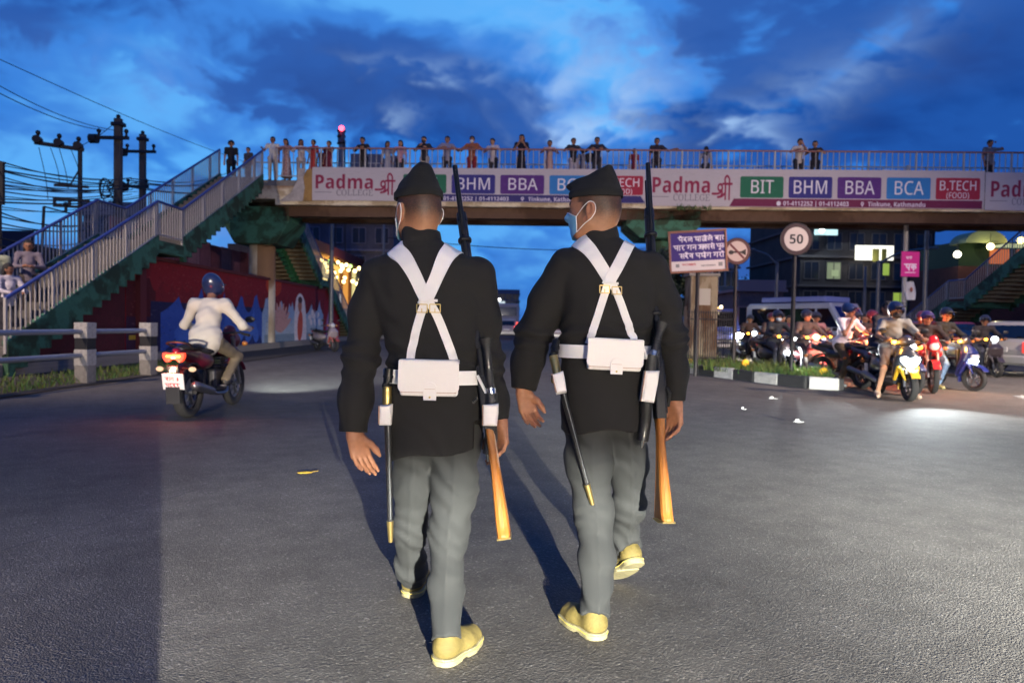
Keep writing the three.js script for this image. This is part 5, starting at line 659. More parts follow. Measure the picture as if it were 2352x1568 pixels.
  if (lit.tail) { const sh = [[-0.12, 0.05], [-0.05, 0.045], [0, 0.05], [0.05, 0.045], [0.12, 0.05], [0.125, 0.0], [0.085, -0.055], [0.05, -0.05], [0.03, -0.028], [-0.03, -0.028], [-0.05, -0.05], [-0.085, -0.055], [-0.125, 0.0]]; part('tail_light', prism(smoothOutline(sh, 3), 0.05, 0.006), glow(1, 0.05, 0.01, 2.2), g, [0, 0.74, -0.965]); const hot = part('tail_light_element', rbx(0.17, 0.028, 0.03, 0.01), glow(1, 0.42, 0.05, 6), g, [0, 0.752, -0.983]); part('tail_light_element', rbx(0.05, 0.03, 0.03, 0.01), glow(1, 0.75, 0.3, 8), g, [0, 0.74, -0.983]); } else part('tail_light', rbx(0.16, 0.06, 0.05, 0.02), P_.redOff, g, [0, 0.74, -0.965]);
  const pl = part('number_plate', rbx(0.25, 0.19, 0.008, 0.003), P_.plate, g, [0, 0.46, -0.985], [-0.22, 0, 0]); if (o.plateTex) part('plate_print', new THREE.PlaneGeometry(0.24, 0.18).rotateY(Math.PI).translate(0, 0, -0.006), std('#ffffff', 0.5, { map: o.plateTex }), pl);
  part('plate_holder', rbx(0.14, 0.30, 0.03, 0.01, 0, 0.50, -0.965, -0.22), P_.dark, g); part('plate_light', rbx(0.07, 0.03, 0.03, 0.01), lit.tail ? glow(1, 0.8, 0.5, 5) : P_.dark, g, [0, 0.585, -1.0]); part('mud_flap', rbx(0.16, 0.2, 0.015, 0.005, 0, 0.30, -0.99, -0.1), P_.dark, g);
  if (o.front) part('front_plate', rbx(0.2, 0.07, 0.01, 0.003), P_.plate, g, [0, 0.50, 0.70], [-0.1, 0, 0]);
  return g;
}
function beam(g, local, I, down, color, angle = 32 * DEG, side = 0, pen = 0.8, soft = 1.5) { // the light a lamp throws forward
  g.updateMatrixWorld(true); const L = new THREE.SpotLight(lin(...color), I, 0, angle, pen, 2); L.position.copy(g.localToWorld(V(...local))); L.target.position.copy(g.localToWorld(V(local[0] + side * 10, local[1] - down * 10, local[2] + 10))); L.castShadow = true; L.shadow.radius = soft; scene.add(L, L.target); return L;
}
function bulbLight(g, local, I, color, soft = 2) { g.updateMatrixWorld(true); const L = new THREE.PointLight(lin(...color), I); L.position.copy(g.localToWorld(V(...local))); L.castShadow = true; L.shadow.radius = soft; scene.add(L); return L; }
function car(label, p, turn, c, o = {}) {
  const g = thing(o.name ?? 'car', label, o.category ?? 'car', p, turn, o.group), m = paint(c), gl = glass(0x0c1016);
  const W = o.w ?? 1.62, van = o.van, Lh = (o.l ?? 3.7) / 2, H = o.h ?? 1.5;
  const side = van ? [[-Lh, 0.35], [-Lh, H - 0.12], [-Lh + 0.15, H], [Lh - 1.0, H], [Lh - 0.45, H * 0.56], [Lh - 0.05, H * 0.46], [Lh, 0.35]] : [[-Lh, 0.32], [-Lh - 0.02, 0.72], [-Lh + 0.06, 0.95], [-Lh + 0.12, 0.98], [Lh - 1.05, 0.98], [Lh - 0.1, 0.78], [Lh + 0.02, 0.62], [Lh, 0.32]];
  part('body', prism(side, W, 0.06).rotateY(-Math.PI / 2), m, g);           // nose towards +z
  if (!van) part('cabin', prism([[-Lh + 0.12, 0.95], [-Lh + 0.38, H - 0.03], [-Lh + 0.6, H], [Lh - 1.75, H], [Lh - 1.05, 0.95]], W - 0.16, 0.08).rotateY(-Math.PI / 2), m, g);
  const sideWin = van ? [[[-Lh + 0.3, H * 0.58], [-Lh + 0.3, H - 0.22], [-Lh + 1.5, H - 0.22], [-Lh + 1.5, H * 0.58]], [[-Lh + 1.6, H * 0.58], [-Lh + 1.6, H - 0.22], [Lh - 1.6, H - 0.22], [Lh - 1.6, H * 0.58]], [[Lh - 1.5, H * 0.58], [Lh - 1.5, H - 0.22], [Lh - 1.05, H - 0.22], [Lh - 0.62, H * 0.58]]] : [[[-Lh + 0.42, 1.0], [-Lh + 0.62, H - 0.1], [-0.25, H - 0.09], [-0.25, 1.0]], [[-0.15, 1.0], [-0.15, H - 0.09], [Lh - 1.82, H - 0.1], [Lh - 1.25, 1.0]]];
  for (const q of sideWin) for (const s of [-1, 1]) part('side_window', prism(q, 0.02).rotateY(-Math.PI / 2), gl, g, [s * ((van ? W / 2 : W / 2 - 0.08) + 0.004), 0, 0]);
  const ws = van ? [V(0, H - 0.10, Lh - 0.98), V(0, H * 0.58, Lh - 0.46)] : [V(0, H - 0.06, Lh - 1.74), V(0, 0.99, Lh - 1.06)], d = ws[1].clone().sub(ws[0]), wm = ws[0].clone().add(ws[1]).multiplyScalar(0.5), a = Math.atan2(-d.y, d.z);
  part('windscreen', rbx(W - 0.34, 0.02, d.length() * 0.86, 0.008), o.screen ?? gl, g, [0, wm.y + 0.02, wm.z + 0.025], [a, 0, 0]);
  part('rear_window', rbx(W - 0.4, H * 0.26, 0.02, 0.008), gl, g, van ? [0, H * 0.76, -Lh - 0.006] : [0, 1.2, -Lh + 0.24], van ? [0, 0, 0] : [0.44, 0, 0]);
  for (const z of [Lh * 0.62, -Lh * 0.62]) for (const s of [-1, 1]) { wheel(g, 'wheel', o.wr ?? 0.29, 0.19, s * (W / 2 - 0.09), o.wr ?? 0.29, z, true); part('wheel_arch', new THREE.TorusGeometry((o.wr ?? 0.29) * 1.18, 0.035, 8, 20, Math.PI).rotateY(Math.PI / 2), P_.dark, g, [s * (W / 2 - 0.01), o.wr ?? 0.29, z]); }
  part('bumper', rbx(W + 0.02, 0.22, 0.16, 0.06, 0, 0.44, Lh), o.bumper ?? P_.dark, g); part('bumper', rbx(W + 0.02, 0.24, 0.16, 0.06, 0, 0.46, -Lh), m, g); part('grille', rbx(W * 0.5, 0.12, 0.05, 0.02, 0, 0.66, Lh + 0.01), P_.dark, g);
  for (const s of [-1, 1]) { const on = o.head && (o.one ? o.one === s : true); part('headlight', rbx(0.30 * (o.hs ?? 1), 0.16 * (o.hs ?? 1), 0.10, 0.045), on ? glow(...(o.lampColor ?? [1, 0.93, 0.75]), o.head) : P_.lens, g, [s * (W / 2 - 0.24), o.hy ?? 0.68, Lh + 0.0]); part('tail_light', rbx(0.14, 0.30, 0.10, 0.03), o.tail ? glow(1, 0.05, 0.03, o.tail) : P_.redOff, g, [s * (W / 2 - 0.10), 0.80, -Lh + 0.0]); part('wing_mirror', rbx(0.16, 0.11, 0.07, 0.03), m, g, [s * (W / 2 + 0.10), 1.02, Lh - 1.25]); part('door_handle', rbx(0.02, 0.03, 0.16, 0.006), P_.dark, g, [s * (W / 2 + 0.006), 0.86, -0.1]); }
  part('number_plate', rbx(0.46, 0.12, 0.02, 0.004), P_.plate, g, [0, 0.46, Lh + 0.09]); part('number_plate', rbx(0.46, 0.12, 0.02, 0.004), P_.plate, g, [0, 0.72, -Lh - 0.02]);
  if (o.rack) { part('roof_rack', rbx(W - 0.2, 0.22, Lh * 1.2, 0.05, 0, H + 0.14, -0.3), std([0.12, 0.16, 0.42], 0.7), g); part('bumper_lip', rbx(W - 0.2, 0.03, 0.5, 0.01, 0, H + 0.02, 0.2), P_.dark, g); }
  return g;
}
const onRoad = (u, v) => { const p = onGround(u, v); return [p.x, 0, p.z]; };

// the rider going away at the left
const plateTex = canvasTex(160, 120, (g) => { g.fillStyle = '#efe9e4'; g.fillRect(0, 0, 160, 120); g.strokeStyle = '#c0454a'; g.lineWidth = 5; deva(g, 22, 22, 30, 'ba A ga', 0.9); g.fillStyle = '#c0454a'; g.fillRect(112, 26, 12, 26); g.lineWidth = 6; deva(g, 20, 72, 30, 'pa ta da ra', 0.9); });
{
  const a = onGround(424, 960), b = onGround(536, 928), c = a.clone().lerp(b, 0.5), turn = Math.atan2(b.x - a.x, b.z - a.z);
  const bike = twoWheeler('bike', 'dark red motorcycle with glowing tail light riding away at the left', 'motorcycle', [c.x, 0, c.z], turn, { color: [0.09, 0.006, 0.018], accent: [0.14, 0.008, 0.03], lit: { tail: 1, rear: 1, head: 6 }, plateTex });
  bike.scale.setScalar(1.0);
  bulbLight(bike, [0, 0.74, -1.06], 0.9, [1, 0.10, 0.03], 3); bulbLight(bike, [0, 0.60, -1.03], 0.25, [1, 0.75, 0.5], 1); beam(bike, [0, 0.89, 0.80], 130, 0.16, [0.85, 0.97, 1], 26 * DEG);
  person('rider in cream long-sleeved shirt and dark blue helmet on the dark red motorcycle', [c.x, 0.04, c.z], turn, { pose: [RIDE, { elL: [.37, 1.04, .06], elR: [-.37, 1.04, .06], head: [0, 1.50, .04], chest: [0, 1.14, -.08], neck: [0, 1.35, -.03], shL: [.19, 1.30, -.05], shR: [-.19, 1.30, -.05], wrL: [.34, 1.0, .34], hdL: [.33, 1.01, .41], wrR: [-.34, 1.0, .34], hdR: [-.33, 1.01, .41], anL: [.17, .36, .02], toL: [.18, .32, .14], anR: [-.17, .36, .02], toR: [-.18, .32, .14], knL: [.20, .64, .32], knR: [-.20, .64, .32], pelvis: [0, .86, -.14], hipL: [.1, .84, -.12], hipR: [-.1, .84, -.12] }], h: 1.74, top: [.66, .60, .50], bulk: 1.06, hem: .74, sleeve: 'long', bottom: [.20, .16, .10], helmet: [.02, .03, .09], look: 0, cell: .02 });
}
// the crowd of two-wheelers waiting at the right, facing the camera
const ride = (label, bike, q, more = []) => person(label, [bike.position.x, q.dy ?? 0, bike.position.z], bike.rotation.y, { h: 1.72, ...q, pose: [RIDE, ...(q.foot === 'L' ? [FOOT_L] : q.foot === 'R' ? [FOOT_R] : q.foot === 'both' ? [FOOT_L, FOOT_R] : []), ...more] });
{
  const at0 = (u, v, t, fwd = 0.64) => { const p = onGround(u, v); return [[p.x - Math.sin(t) * fwd, 0, p.z - Math.cos(t) * fwd], t]; };
  let [p, t] = at0(2089, 921, -0.12);
  const yel = twoWheeler('scooter', 'black and yellow scooter with a glaring V-shaped headlamp, foremost of the riders', 'scooter', p, t, { color: [0.03, 0.033, 0.04], accent: [0.62, 0.36, 0.02], lamp: 'vee', lit: { head: 26, amber: -1, amberK: 24 }, cowl: [0.05, 0.045, 0.05], front: 1 });
  beam(yel, [0, 0.68, 0.76], 85, 0.12, [0.86, 0.97, 1], 34 * DEG, -0.05, 1); bulbLight(yel, [-0.19, 0.99, 0.53], 0.8, [1, 0.45, 0.06], 2);
  ride('rider in tan shirt, shorts and slippers with a dark helmet on the yellow scooter', yel, { foot: 'both', top: [.36, .36, .33], collar: 1, bottom: [.15, .12, .11], shorts: 1, helmet: [.02, .025, .07], mask: [.05, .045, .045], shoes: [.42, .30, .22], h: 1.78, cell: .02, hem: .84 });
  [p, t] = at0(2238, 898, 0.38);
  const blu = twoWheeler('scooter', 'dark blue scooter turned slightly aside, at the right of the yellow one', 'scooter', p, t, { color: [0.012, 0.018, 0.10], accent: [0.02, 0.025, 0.16], lamp: 'wide', lit: { head: 18, amber: -1, amberK: 18 }, cowl: [0.02, 0.02, 0.03] });
  beam(blu, [0, 0.60, 0.74], 110, 0.20, [0.9, 0.97, 1], 30 * DEG); bulbLight(blu, [-0.19, 0.99, 0.53], 2, [1, 0.45, 0.06], 2);
  ride('rider in black jacket, black helmet and pale jeans on the blue scooter', blu, { foot: 'R', top: [.012, .012, .013], sleeve: 'long', bottom: [.16, .26, .42], helmet: [.012, .013, .014], shoes: [.30, .27, .12], h: 1.76, cell: .02, look: -.5 });
  [p, t] = at0(1985, 884, 0.14, 0.68);
  const org = twoWheeler('bike', 'orange motorcycle with lit amber indicators left of the yellow scooter', 'motorcycle', p, t, { color: [0.05, 0.012, 0.01], accent: [0.60, 0.10, 0.015], lit: { amber: 2, amberK: 6, head: 2.2 }, lampColor: [1, 0.25, 0.08] });
  bulbLight(org, [0.30, 0.92, 0.86], 3.5, [1, 0.20, 0.06], 3); bulbLight(org, [-0.30, 0.92, 0.86], 3.5, [1, 0.20, 0.06], 3);
  const wp = at(1938, 760, 14.3); const whiteBike = twoWheeler('bike', 'black motorcycle with silver engine behind the kerb nose, ridden by the white-shirted man', 'motorcycle', [wp.x + 0.15, 0, wp.z - 0.1], 0.42, { color: [0.02, 0.02, 0.024] });
  ride('rider in white short-sleeved shirt with sunglasses hooked on it, hand at his chin', whiteBike, { foot: 'R', top: [.70, .64, .68], bottom: [.09, .065, .035], helmet: [.015, .03, .10], open: 1, h: 1.82, cell: .02, look: .2, shoes: [.2, .2, .2] }, [{ elR: [-.24, 1.02, .12], wrR: [-.10, 1.26, .15], hdR: [-.04, 1.33, .14] }]);
  const sg = part('sunglasses', merge([ball(.026, -.03, 0, 0, 1, .8, .3), ball(.026, .03, 0, 0, 1, .8, .3), rod(V(-.06, .01, 0), V(.06, .01, 0), .004)]), M.black, scene.children[scene.children.length - 1].name.startsWith('person') ? scene.children[scene.children.length - 1] : scene, [.03, 1.14, .10], [0, 0, 1.1]);
  [p, t] = at0(1868, 862, -0.05);
  const pin = twoWheeler('scooter', 'salmon pink scooter behind the speed limit pole', 'scooter', [at(1862, 760, 16.2).x, 0, -16.4], 0.02, { color: [0.62, 0.20, 0.20], accent: [0.60, 0.10, 0.16], lit: { head: 5, amber: 2, amberK: 7 }, lampColor: [1, 0.6, 0.3] });
  bulbLight(pin, [0, 0.95, 1.0], 5, [1, 0.45, 0.25], 3);
  ride('rider in dark grey jacket and dark helmet on the pink scooter', pin, { top: [.06, .05, .05], sleeve: 'long', bottom: [.03, .03, .04], helmet: [.03, .03, .04], look: .3, open: 1 });
  const mk = (u, Z, kind, label, o) => { const q = at(u, 760, Z); return twoWheeler(kind, label, kind === 'scooter' ? 'scooter' : 'motorcycle', [q.x, 0, q.z], o.turn ?? rr(-0.15, 0.15), o); };
  const w1 = mk(1786, 17.3, 'scooter', 'scooter with a dazzling white headlamp behind the median grass', { color: [0.05, 0.05, 0.055], lamp: 'wide', lit: { head: 34, amber: -1, amberK: 12 } }); beam(w1, [0, 0.60, 0.74], 300, 0.12, [0.92, 0.98, 1], 34 * DEG);
  ride('rider with pale mask and dark helmet behind the dazzling white headlamp', w1, { top: [.02, .025, .035], sleeve: 'long', helmet: [.02, .02, .03], mask: [.5, .62, .7], look: 0 });
  const w2 = mk(1772, 20.5, 'bike', 'motorcycle with a curved white headlamp, second row at the left', { color: [0.05, 0.01, 0.01], lit: { head: 9 } });
  ride('rider with bare face just left of the sign pole, second row', w2, { top: [.05, .03, .03], sleeve: 'long', helmet: [.10, .02, .02], open: 1 });
  bulbLight(blu, [-0.7, 1.3, -0.6], 4, [1, 0.16, 0.08], 6);  // extra red light without a lamp, added to brighten the waiting crowd
  const red = mk(2130, 13.7, 'bike', 'bright red motorcycle between the yellow and the blue scooter', { color: [0.45, 0.012, 0.012], lit: { amber: -1, amberK: 5, head: 0 }, turn: -0.35 });
  ride('rider in dark clothes with purple helmet on the bright red motorcycle', red, { top: [.025, .018, .018], sleeve: 'long', helmet: [.05, .03, .12], h: 1.66, look: .1, dy: 0.0 });
  bulbLight(red, [0.25, 0.95, 0.95], 2.5, [1, 0.3, 0.12], 3); bulbLight(w2, [0, 1.0, 1.1], 5, [1, 0.75, 0.5], 3);
  const mor = [[1722, 24, 'rider far left beyond the star-bright van lamp', [.08, .05, .04], [.03, .03, .03]], [1796, 21.5, 'rider in maroon top, hatless face, behind the sign pole at its left', [.14, .02, .04], null], [1812, 22.5, 'small rider in grey beside the sign pole, third row', [.10, .09, .10], null], [1874, 18.5, 'rider with black open helmet and pink collar behind the pink scooter', [.35, .16, .17], [.02, .02, .025]], [1968, 17.5, 'reddish-lit rider right behind the white-shirted man', [.12, .06, .05], [.05, .04, .04]], [1986, 18.5, 'bare-headed rider with pale headscarf behind the orange motorcycle', [.20, .12, .10], null], [2004, 15.8, 'rider in black with dark red helmet behind the orange motorcycle', [.02, .015, .018], [.09, .015, .02]], [2036, 13.2, 'passenger whose red-lit face shows left of the tan rider’s helmet', [.05, .04, .04], null], [2116, 16.0, 'rider in maroon helmet at the back, left of the purple helmet', [.03, .02, .02], [.10, .02, .03]], [2262, 18.5, 'rider far right in the dark with a red patch on the chest', [.02, .016, .02], [.02, .02, .03]]];
  for (const [u, Z, label, top, helmet] of mor) { const q = at(u, 760, Z), bk = twoWheeler(Z % 2 > 1 ? 'bike' : 'scooter', 'two-wheeler half hidden in the waiting crowd, under the ' + label.split(' ').slice(0, 6).join(' '), 'motorcycle', [q.x, 0, q.z], rr(-0.2, 0.2), { color: [[0.04, 0.03, 0.035], [0.25, 0.02, 0.02], [0.03, 0.04, 0.12]][Math.round(u) % 3], lit: { head: 12 + 10 * hash(u, 1, 1), amber: u % 3 - 1, amberK: 12 }, lampColor: u % 2 ? [1, 0.85, 0.6] : [0.95, 0.97, 1] }); ride(label, bk, { top, sleeve: 'long', helmet, open: 1, look: rr(-.4, .4), h: u === 2036 ? 1.80 : 1.72, cell: .03, dy: u === 2036 ? 0.06 : 0 }); }
  scene.updateMatrixWorld(true);
}
const vp = at(1656, 760, 27.5), van1 = car('blue microbus with two blazing yellow headlights behind the iron fence', [vp.x, 0, vp.z - 1.9], 0.02, [0.05, 0.07, 0.26], { name: 'microbus', category: 'microbus', van: true, w: 1.72, l: 4.2, h: 1.95, head: 70, hy: 0.86, hs: 1.5, rack: false });
beam(van1, [0.6, 0.86, 2.2], 260, 0.05, [1, 0.85, 0.6], 30 * DEG); { const m = part('roof_lamp', rbx(0.5, 0.06, 0.08, 0.02), glow(1, 0.55, 0.15, 2.5), van1, [0.0, 1.98, 1.2]); part('roof_lamp', ball(0.06), glow(1, 0.8, 0.5, 9), van1, [0.15, 2.02, 1.3]); part('bull_bar', merge([rod(V(-0.8, 0.62, 2.2), V(0.8, 0.62, 2.2), 0.03), rod(V(-0.8, 0.98, 2.16), V(0.8, 0.98, 2.16), 0.02)]), P_.alloy, van1); }
const vb = at(1905, 760, 25.5); car('pale blue microbus with a blue rack, standing among the waiting riders', [vb.x, 0, vb.z - 1.6], 0.55, [0.26, 0.30, 0.42], { name: 'microbus', category: 'microbus', van: true, w: 1.8, l: 4.8, h: 2.18, rack: true, screen: glass(0x14286a) });
const rc = at(2262, 790, 20.5), redCar = car('dark red car with one dazzling headlight behind the blue scooter', [rc.x + 0.15, 0, rc.z - 1.8], 0.1, [0.16, 0.02, 0.025], { head: 18, one: 1 }); beam(redCar, [0.6, 0.68, 2.0], 120, 0.08, [1, 0.9, 0.7]);
const sc = onGround(2352, 866); car('silver hatchback at the right edge, only its rear quarter showing', [sc.x + 1.32, 0, sc.z - 0.72], Math.PI / 2 + 0.25, [0.42, 0.41, 0.40], { tail: 1.2 });
// traffic far ahead
for (const [u, Z, label, c, k] of [[1163, 52, 'white taxi with red tail lights far ahead between the marchers', [.3, .28, .28], 14], [1280, 44, 'car with amber and red lights under the right marcher’s arm', [.3, .2, .2], 14], [1228, 75, 'small car far down the road, hidden but for its lights', [.1, .1, .12], 10]]) { const q = at(u, 770, Z); car(label, [q.x, 0, q.z - 1.9], Math.PI, c, { tail: k }); }
{ const q = at(1163, 740, 64), bus = thing('bus', 'lit white bus far ahead between the two marchers', 'bus', [q.x, 0, q.z]); part('body', rbx(2.4, 2.7, 7, 0.15, 0, 1.7, -3.5), std([0.4, 0.38, 0.42], 0.5), bus); part('rear_window', rbx(1.9, 0.8, 0.05, 0.02, 0, 2.3, 0.02), glass(0x223040), bus); for (const s of [-1, 1]) { part('tail_light', rbx(0.25, 0.4, 0.06, 0.02), glow(1, 0.08, 0.04, 3), bus, [s * 0.95, 1.1, 0.02]); wheel(bus, 'wheel', 0.45, 0.3, s * 1.05, 0.45, -1.6, true); wheel(bus, 'wheel', 0.45, 0.3, s * 1.05, 0.45, -5.4, true); }
  const st = thing('shop_light', 'tall white glare of a lit shop front beside the left marcher’s elbow', 'lamp', at(1150, 722, 80)); part('lit_panel', rbx(1.0, 2.1, 0.1, 0.04), glow(1, 1, 1, 3), st); part('frame', rbx(1.1, 2.2, 0.06, 0.02, 0, 0, -0.04), P_.dark, st);
  for (const [u, v, c, k, t] of [[1147, 688, [1, 1, 0.95], 4, 'white lamp on the distant block, upper left'], [1170, 713, [0.4, 0.9, 1], 2.5, 'small turquoise lamp at the foot of the distant block'], [1180, 717, [1, 0.95, 0.85], 4, 'small white lamp at the foot of the distant block'], [1290, 761, [1, 1, 0.95], 4, 'white lamp under the right marcher’s forearm']]) { const l = thing('distant_lamp', t, 'lamp', at(u, v, 90)); part('lamp_bulb', new THREE.SphereGeometry(0.22, 12, 8), glow(...c, k), l); part('bracket', bx(0.06, 0.06, 0.6, 0, 0.2, -0.3), P_.dark, l); }
}
{ // a parked scooter far at the left, beneath the far stairs
  const q = onGround(748, 806); twoWheeler('scooter', 'parked scooter beneath the far left stairs', 'scooter', [q.x, 0, q.z], 0.8, { color: [0.3, 0.25, 0.27], accent: [0.3, 0.06, 0.05] });
}
// ---------------------------------------------------------------- people on the footbridge and the stairs
const CB = 'people watching from the footbridge';
function onBridge(u, label, o = {}) { o = { look: 0.8 * (hash(u, 5, 1) - 0.5), ...o, turn: (o.turn ?? 0) + 0.8 * (hash(u, 3, 7) - 0.5) }; const [x] = bAt(u, 400), p = bW(x, 6.56, -0.36 + (o.back ?? 0)); return person(label, [p.x, p.y, p.z], BR.turn + (o.turn ?? 0), { cell: .032, bottom: [.03, .03, .04], group: CB, ...o }); }
onBridge(617, 'man in white shirt and pale trousers, leftmost at the bridge railing', { top: [.66, .64, .58], bottom: [.42, .38, .34], h: 1.72, pose: [{ elR: [-.30, 1.16, .10], wrR: [-.36, 1.22, .28], hdR: [-.36, 1.22, .34] }] });
onBridge(650, 'woman in long patterned dress with long dark hair, second on the bridge', { top: [.30, .17, .16], print: [.50, .36, .34], dress: .18, sleeve: 'long', longHair: 1, woman: 1, h: 1.66, pose: [LEAN] });
onBridge(683, 'long-haired woman in white top beside the torn orange banner', { top: [.62, .56, .54], sleeve: 'long', longHair: 1, woman: 1, h: 1.64, pose: [LEAN], bottom: [.3, .28, .3] });
onBridge(712, 'girl in bright red and orange dress on the bridge', { top: [.45, .05, .04], dress: .3, woman: 1, h: 1.62 });
onBridge(731, 'child in dark red, half hidden between two people in red', { top: [.14, .015, .03], dress: .4, woman: 1, h: 1.42, back: -.35 });
onBridge(748, 'woman in maroon, right one of the three in red', { top: [.19, .02, .04], dress: .3, woman: 1, h: 1.58, pose: [{ elL: [.26, 1.2, .12], wrL: [.14, 1.32, .26], hdL: [.10, 1.36, .28] }] });
onBridge(829, 'man all in black leaning on the rail right of the aerial mast', { top: [.02, .017, .02], sleeve: 'long', h: 1.74, pose: [LEAN] });
onBridge(885, 'woman in pale grey with black hair looking aside', { top: [.36, .36, .42], dress: .3, sleeve: 'long', longHair: 1, woman: 1, h: 1.58, look: .9 });
onBridge(914, 'long-haired woman in pink top on the bridge', { top: [.62, .32, .36], longHair: 1, woman: 1, h: 1.62, pose: [{ elR: [-.28, 1.14, .1], wrR: [-.22, 1.2, .28], hdR: [-.2, 1.22, .34] }] });
onBridge(971, 'man in dark jacket and pale trousers filming above the left marcher’s cap', { top: [.025, .025, .035], sleeve: 'long', bottom: [.4, .36, .33], h: 1.78, pose: [LEAN, { wrR: [-.10, 1.3, .28], hdR: [-.05, 1.35, .30] }], mask: [.03, .03, .03] });
onBridge(1023, 'man in grey shirt leaning right of the left marcher’s cap', { top: [.25, .24, .33], h: 1.78, pose: [WIDE] });
onBridge(1081, 'man in orange-brown with white face mask on the bridge', { top: [.35, .11, .05], sleeve: 'long', h: 1.79, mask: [.7, .7, .7], pose: [WIDE], bottom: [.25, .02, .03] });
onBridge(1131, 'man in white shirt leaning between the two marchers', { top: [.58, .52, .55], h: 1.72, pose: [LEAN] });
onBridge(1196, 'tall woman in black dress, tallest on the bridge', { top: [.015, .015, .025], dress: .2, woman: 1, h: 1.86, pose: [PHONE], longHair: 1 });
onBridge(1261, 'girl in pale pink dress bending over the rail', { top: [.52, .32, .28], dress: .25, woman: 1, h: 1.66, pose: [LEAN], look: -.3 });
onBridge(1317, 'man in black with elbows spread wide, above the right marcher’s cap', { top: [.02, .02, .03], h: 1.74, pose: [WIDE], bottom: [.35, .33, .4] });
onBridge(1340, 'child in grey behind the man with spread elbows', { top: [.22, .22, .30], dress: .3, h: 1.42, back: -.3 });
onBridge(1372, 'man in dark jacket carrying a black bag on his side', { top: [.02, .022, .04], sleeve: 'long', h: 1.78, pose: [WIDE], bag: [.015, .015, .025] });
onBridge(1459, 'small figure in dark red left of the right rifle’s muzzle', { top: [.22, .02, .04], dress: .2, woman: 1, h: 1.36 });
onBridge(1511, 'man in dark shirt with one arm along the rail, right of the rifle muzzle', { top: [.025, .02, .03], h: 1.76, pose: [{ elL: [.40, 1.22, .12], wrL: [.62, 1.25, .26], hdL: [.70, 1.25, .28] }] });
onBridge(1626, 'dark-haired woman with long hair, alone left of the second college name', { top: [.24, .24, .30], longHair: 1, woman: 1, h: 1.46, sleeve: 'long', turn: Math.PI });
onBridge(1842, 'man in pale shirt drinking or phoning, above the 50 sign', { top: [.55, .50, .46], h: 1.78, pose: [LEAN, { elL: [.25, 1.2, .16], wrL: [.08, 1.42, .22], hdL: [.04, 1.49, .22] }] });
onBridge(1880, 'man in dark shirt holding a pale sheet, beside the pale-shirted man', { top: [.03, .025, .03], h: 1.70, pose: [LEAN] });
onBridge(2287, 'man in grey shirt with a hand raised to his head, far right on the bridge', { top: [.16, .17, .19], h: 1.76, pose: [{ elL: [.46, 1.40, .06], wrL: [.28, 1.58, .12], hdL: [.17, 1.62, .10] }] });
person('dark figure with bushy hair standing at the top of the stairs', [-11.25, 6.50, -27.2], 0.2, { top: [.012, .012, .016], bottom: [.012, .012, .016], h: 1.70, cell: .03, hair: [.01, .01, .012], helmet: [.012, .012, .014], open: 1 });
person('child in dark grey on the top step by the near railing', [-9.95, 6.2, -25.6], -0.4, { top: [.05, .05, .06], bottom: [.04, .04, .05], h: 1.36, cell: .03 });
{ // three people low on the near stairs
  const q = (u, Z, x) => onX(u, 700, x);
  person('man in pale green shirt and glasses, furthest left on the stairs', [-10.75, 0.95, -14.2], 0.35, { top: [.24, .27, .21], bottom: [.02, .02, .03], h: 1.72, cell: .024, look: .2 });
  person('girl in white blouse with long dark ponytail at the stair railing', [-10.05, 0.62, -13.6], 1.1, { top: [.46, .44, .50], sleeve: 'long', bottom: [.02, .02, .03], longHair: 1, woman: 1, h: 1.58, cell: .022, look: .5, pose: [{ elL: [.26, 1.12, .16], wrL: [.14, 1.08, .34], hdL: [.10, 1.08, .40], elR: [-.26, 1.12, .16], wrR: [-.14, 1.08, .34], hdR: [-.10, 1.08, .40] }] });
  person('woman in brown looking down on the stairs beside the ponytailed girl', [-10.35, 1.12, -14.6], 0.6, { top: [.15, .13, .17], sleeve: 'long', bottom: [.05, .04, .04], woman: 1, h: 1.66, cell: .022, look: -.1, longHair: 1, pose: [{ elL: [.26, 1.12, .14], wrL: [.10, 1.12, .32], hdL: [.05, 1.12, .38], elR: [-.26, 1.12, .14], wrR: [-.1, 1.12, .32], hdR: [-.05, 1.13, .38] }] });
}
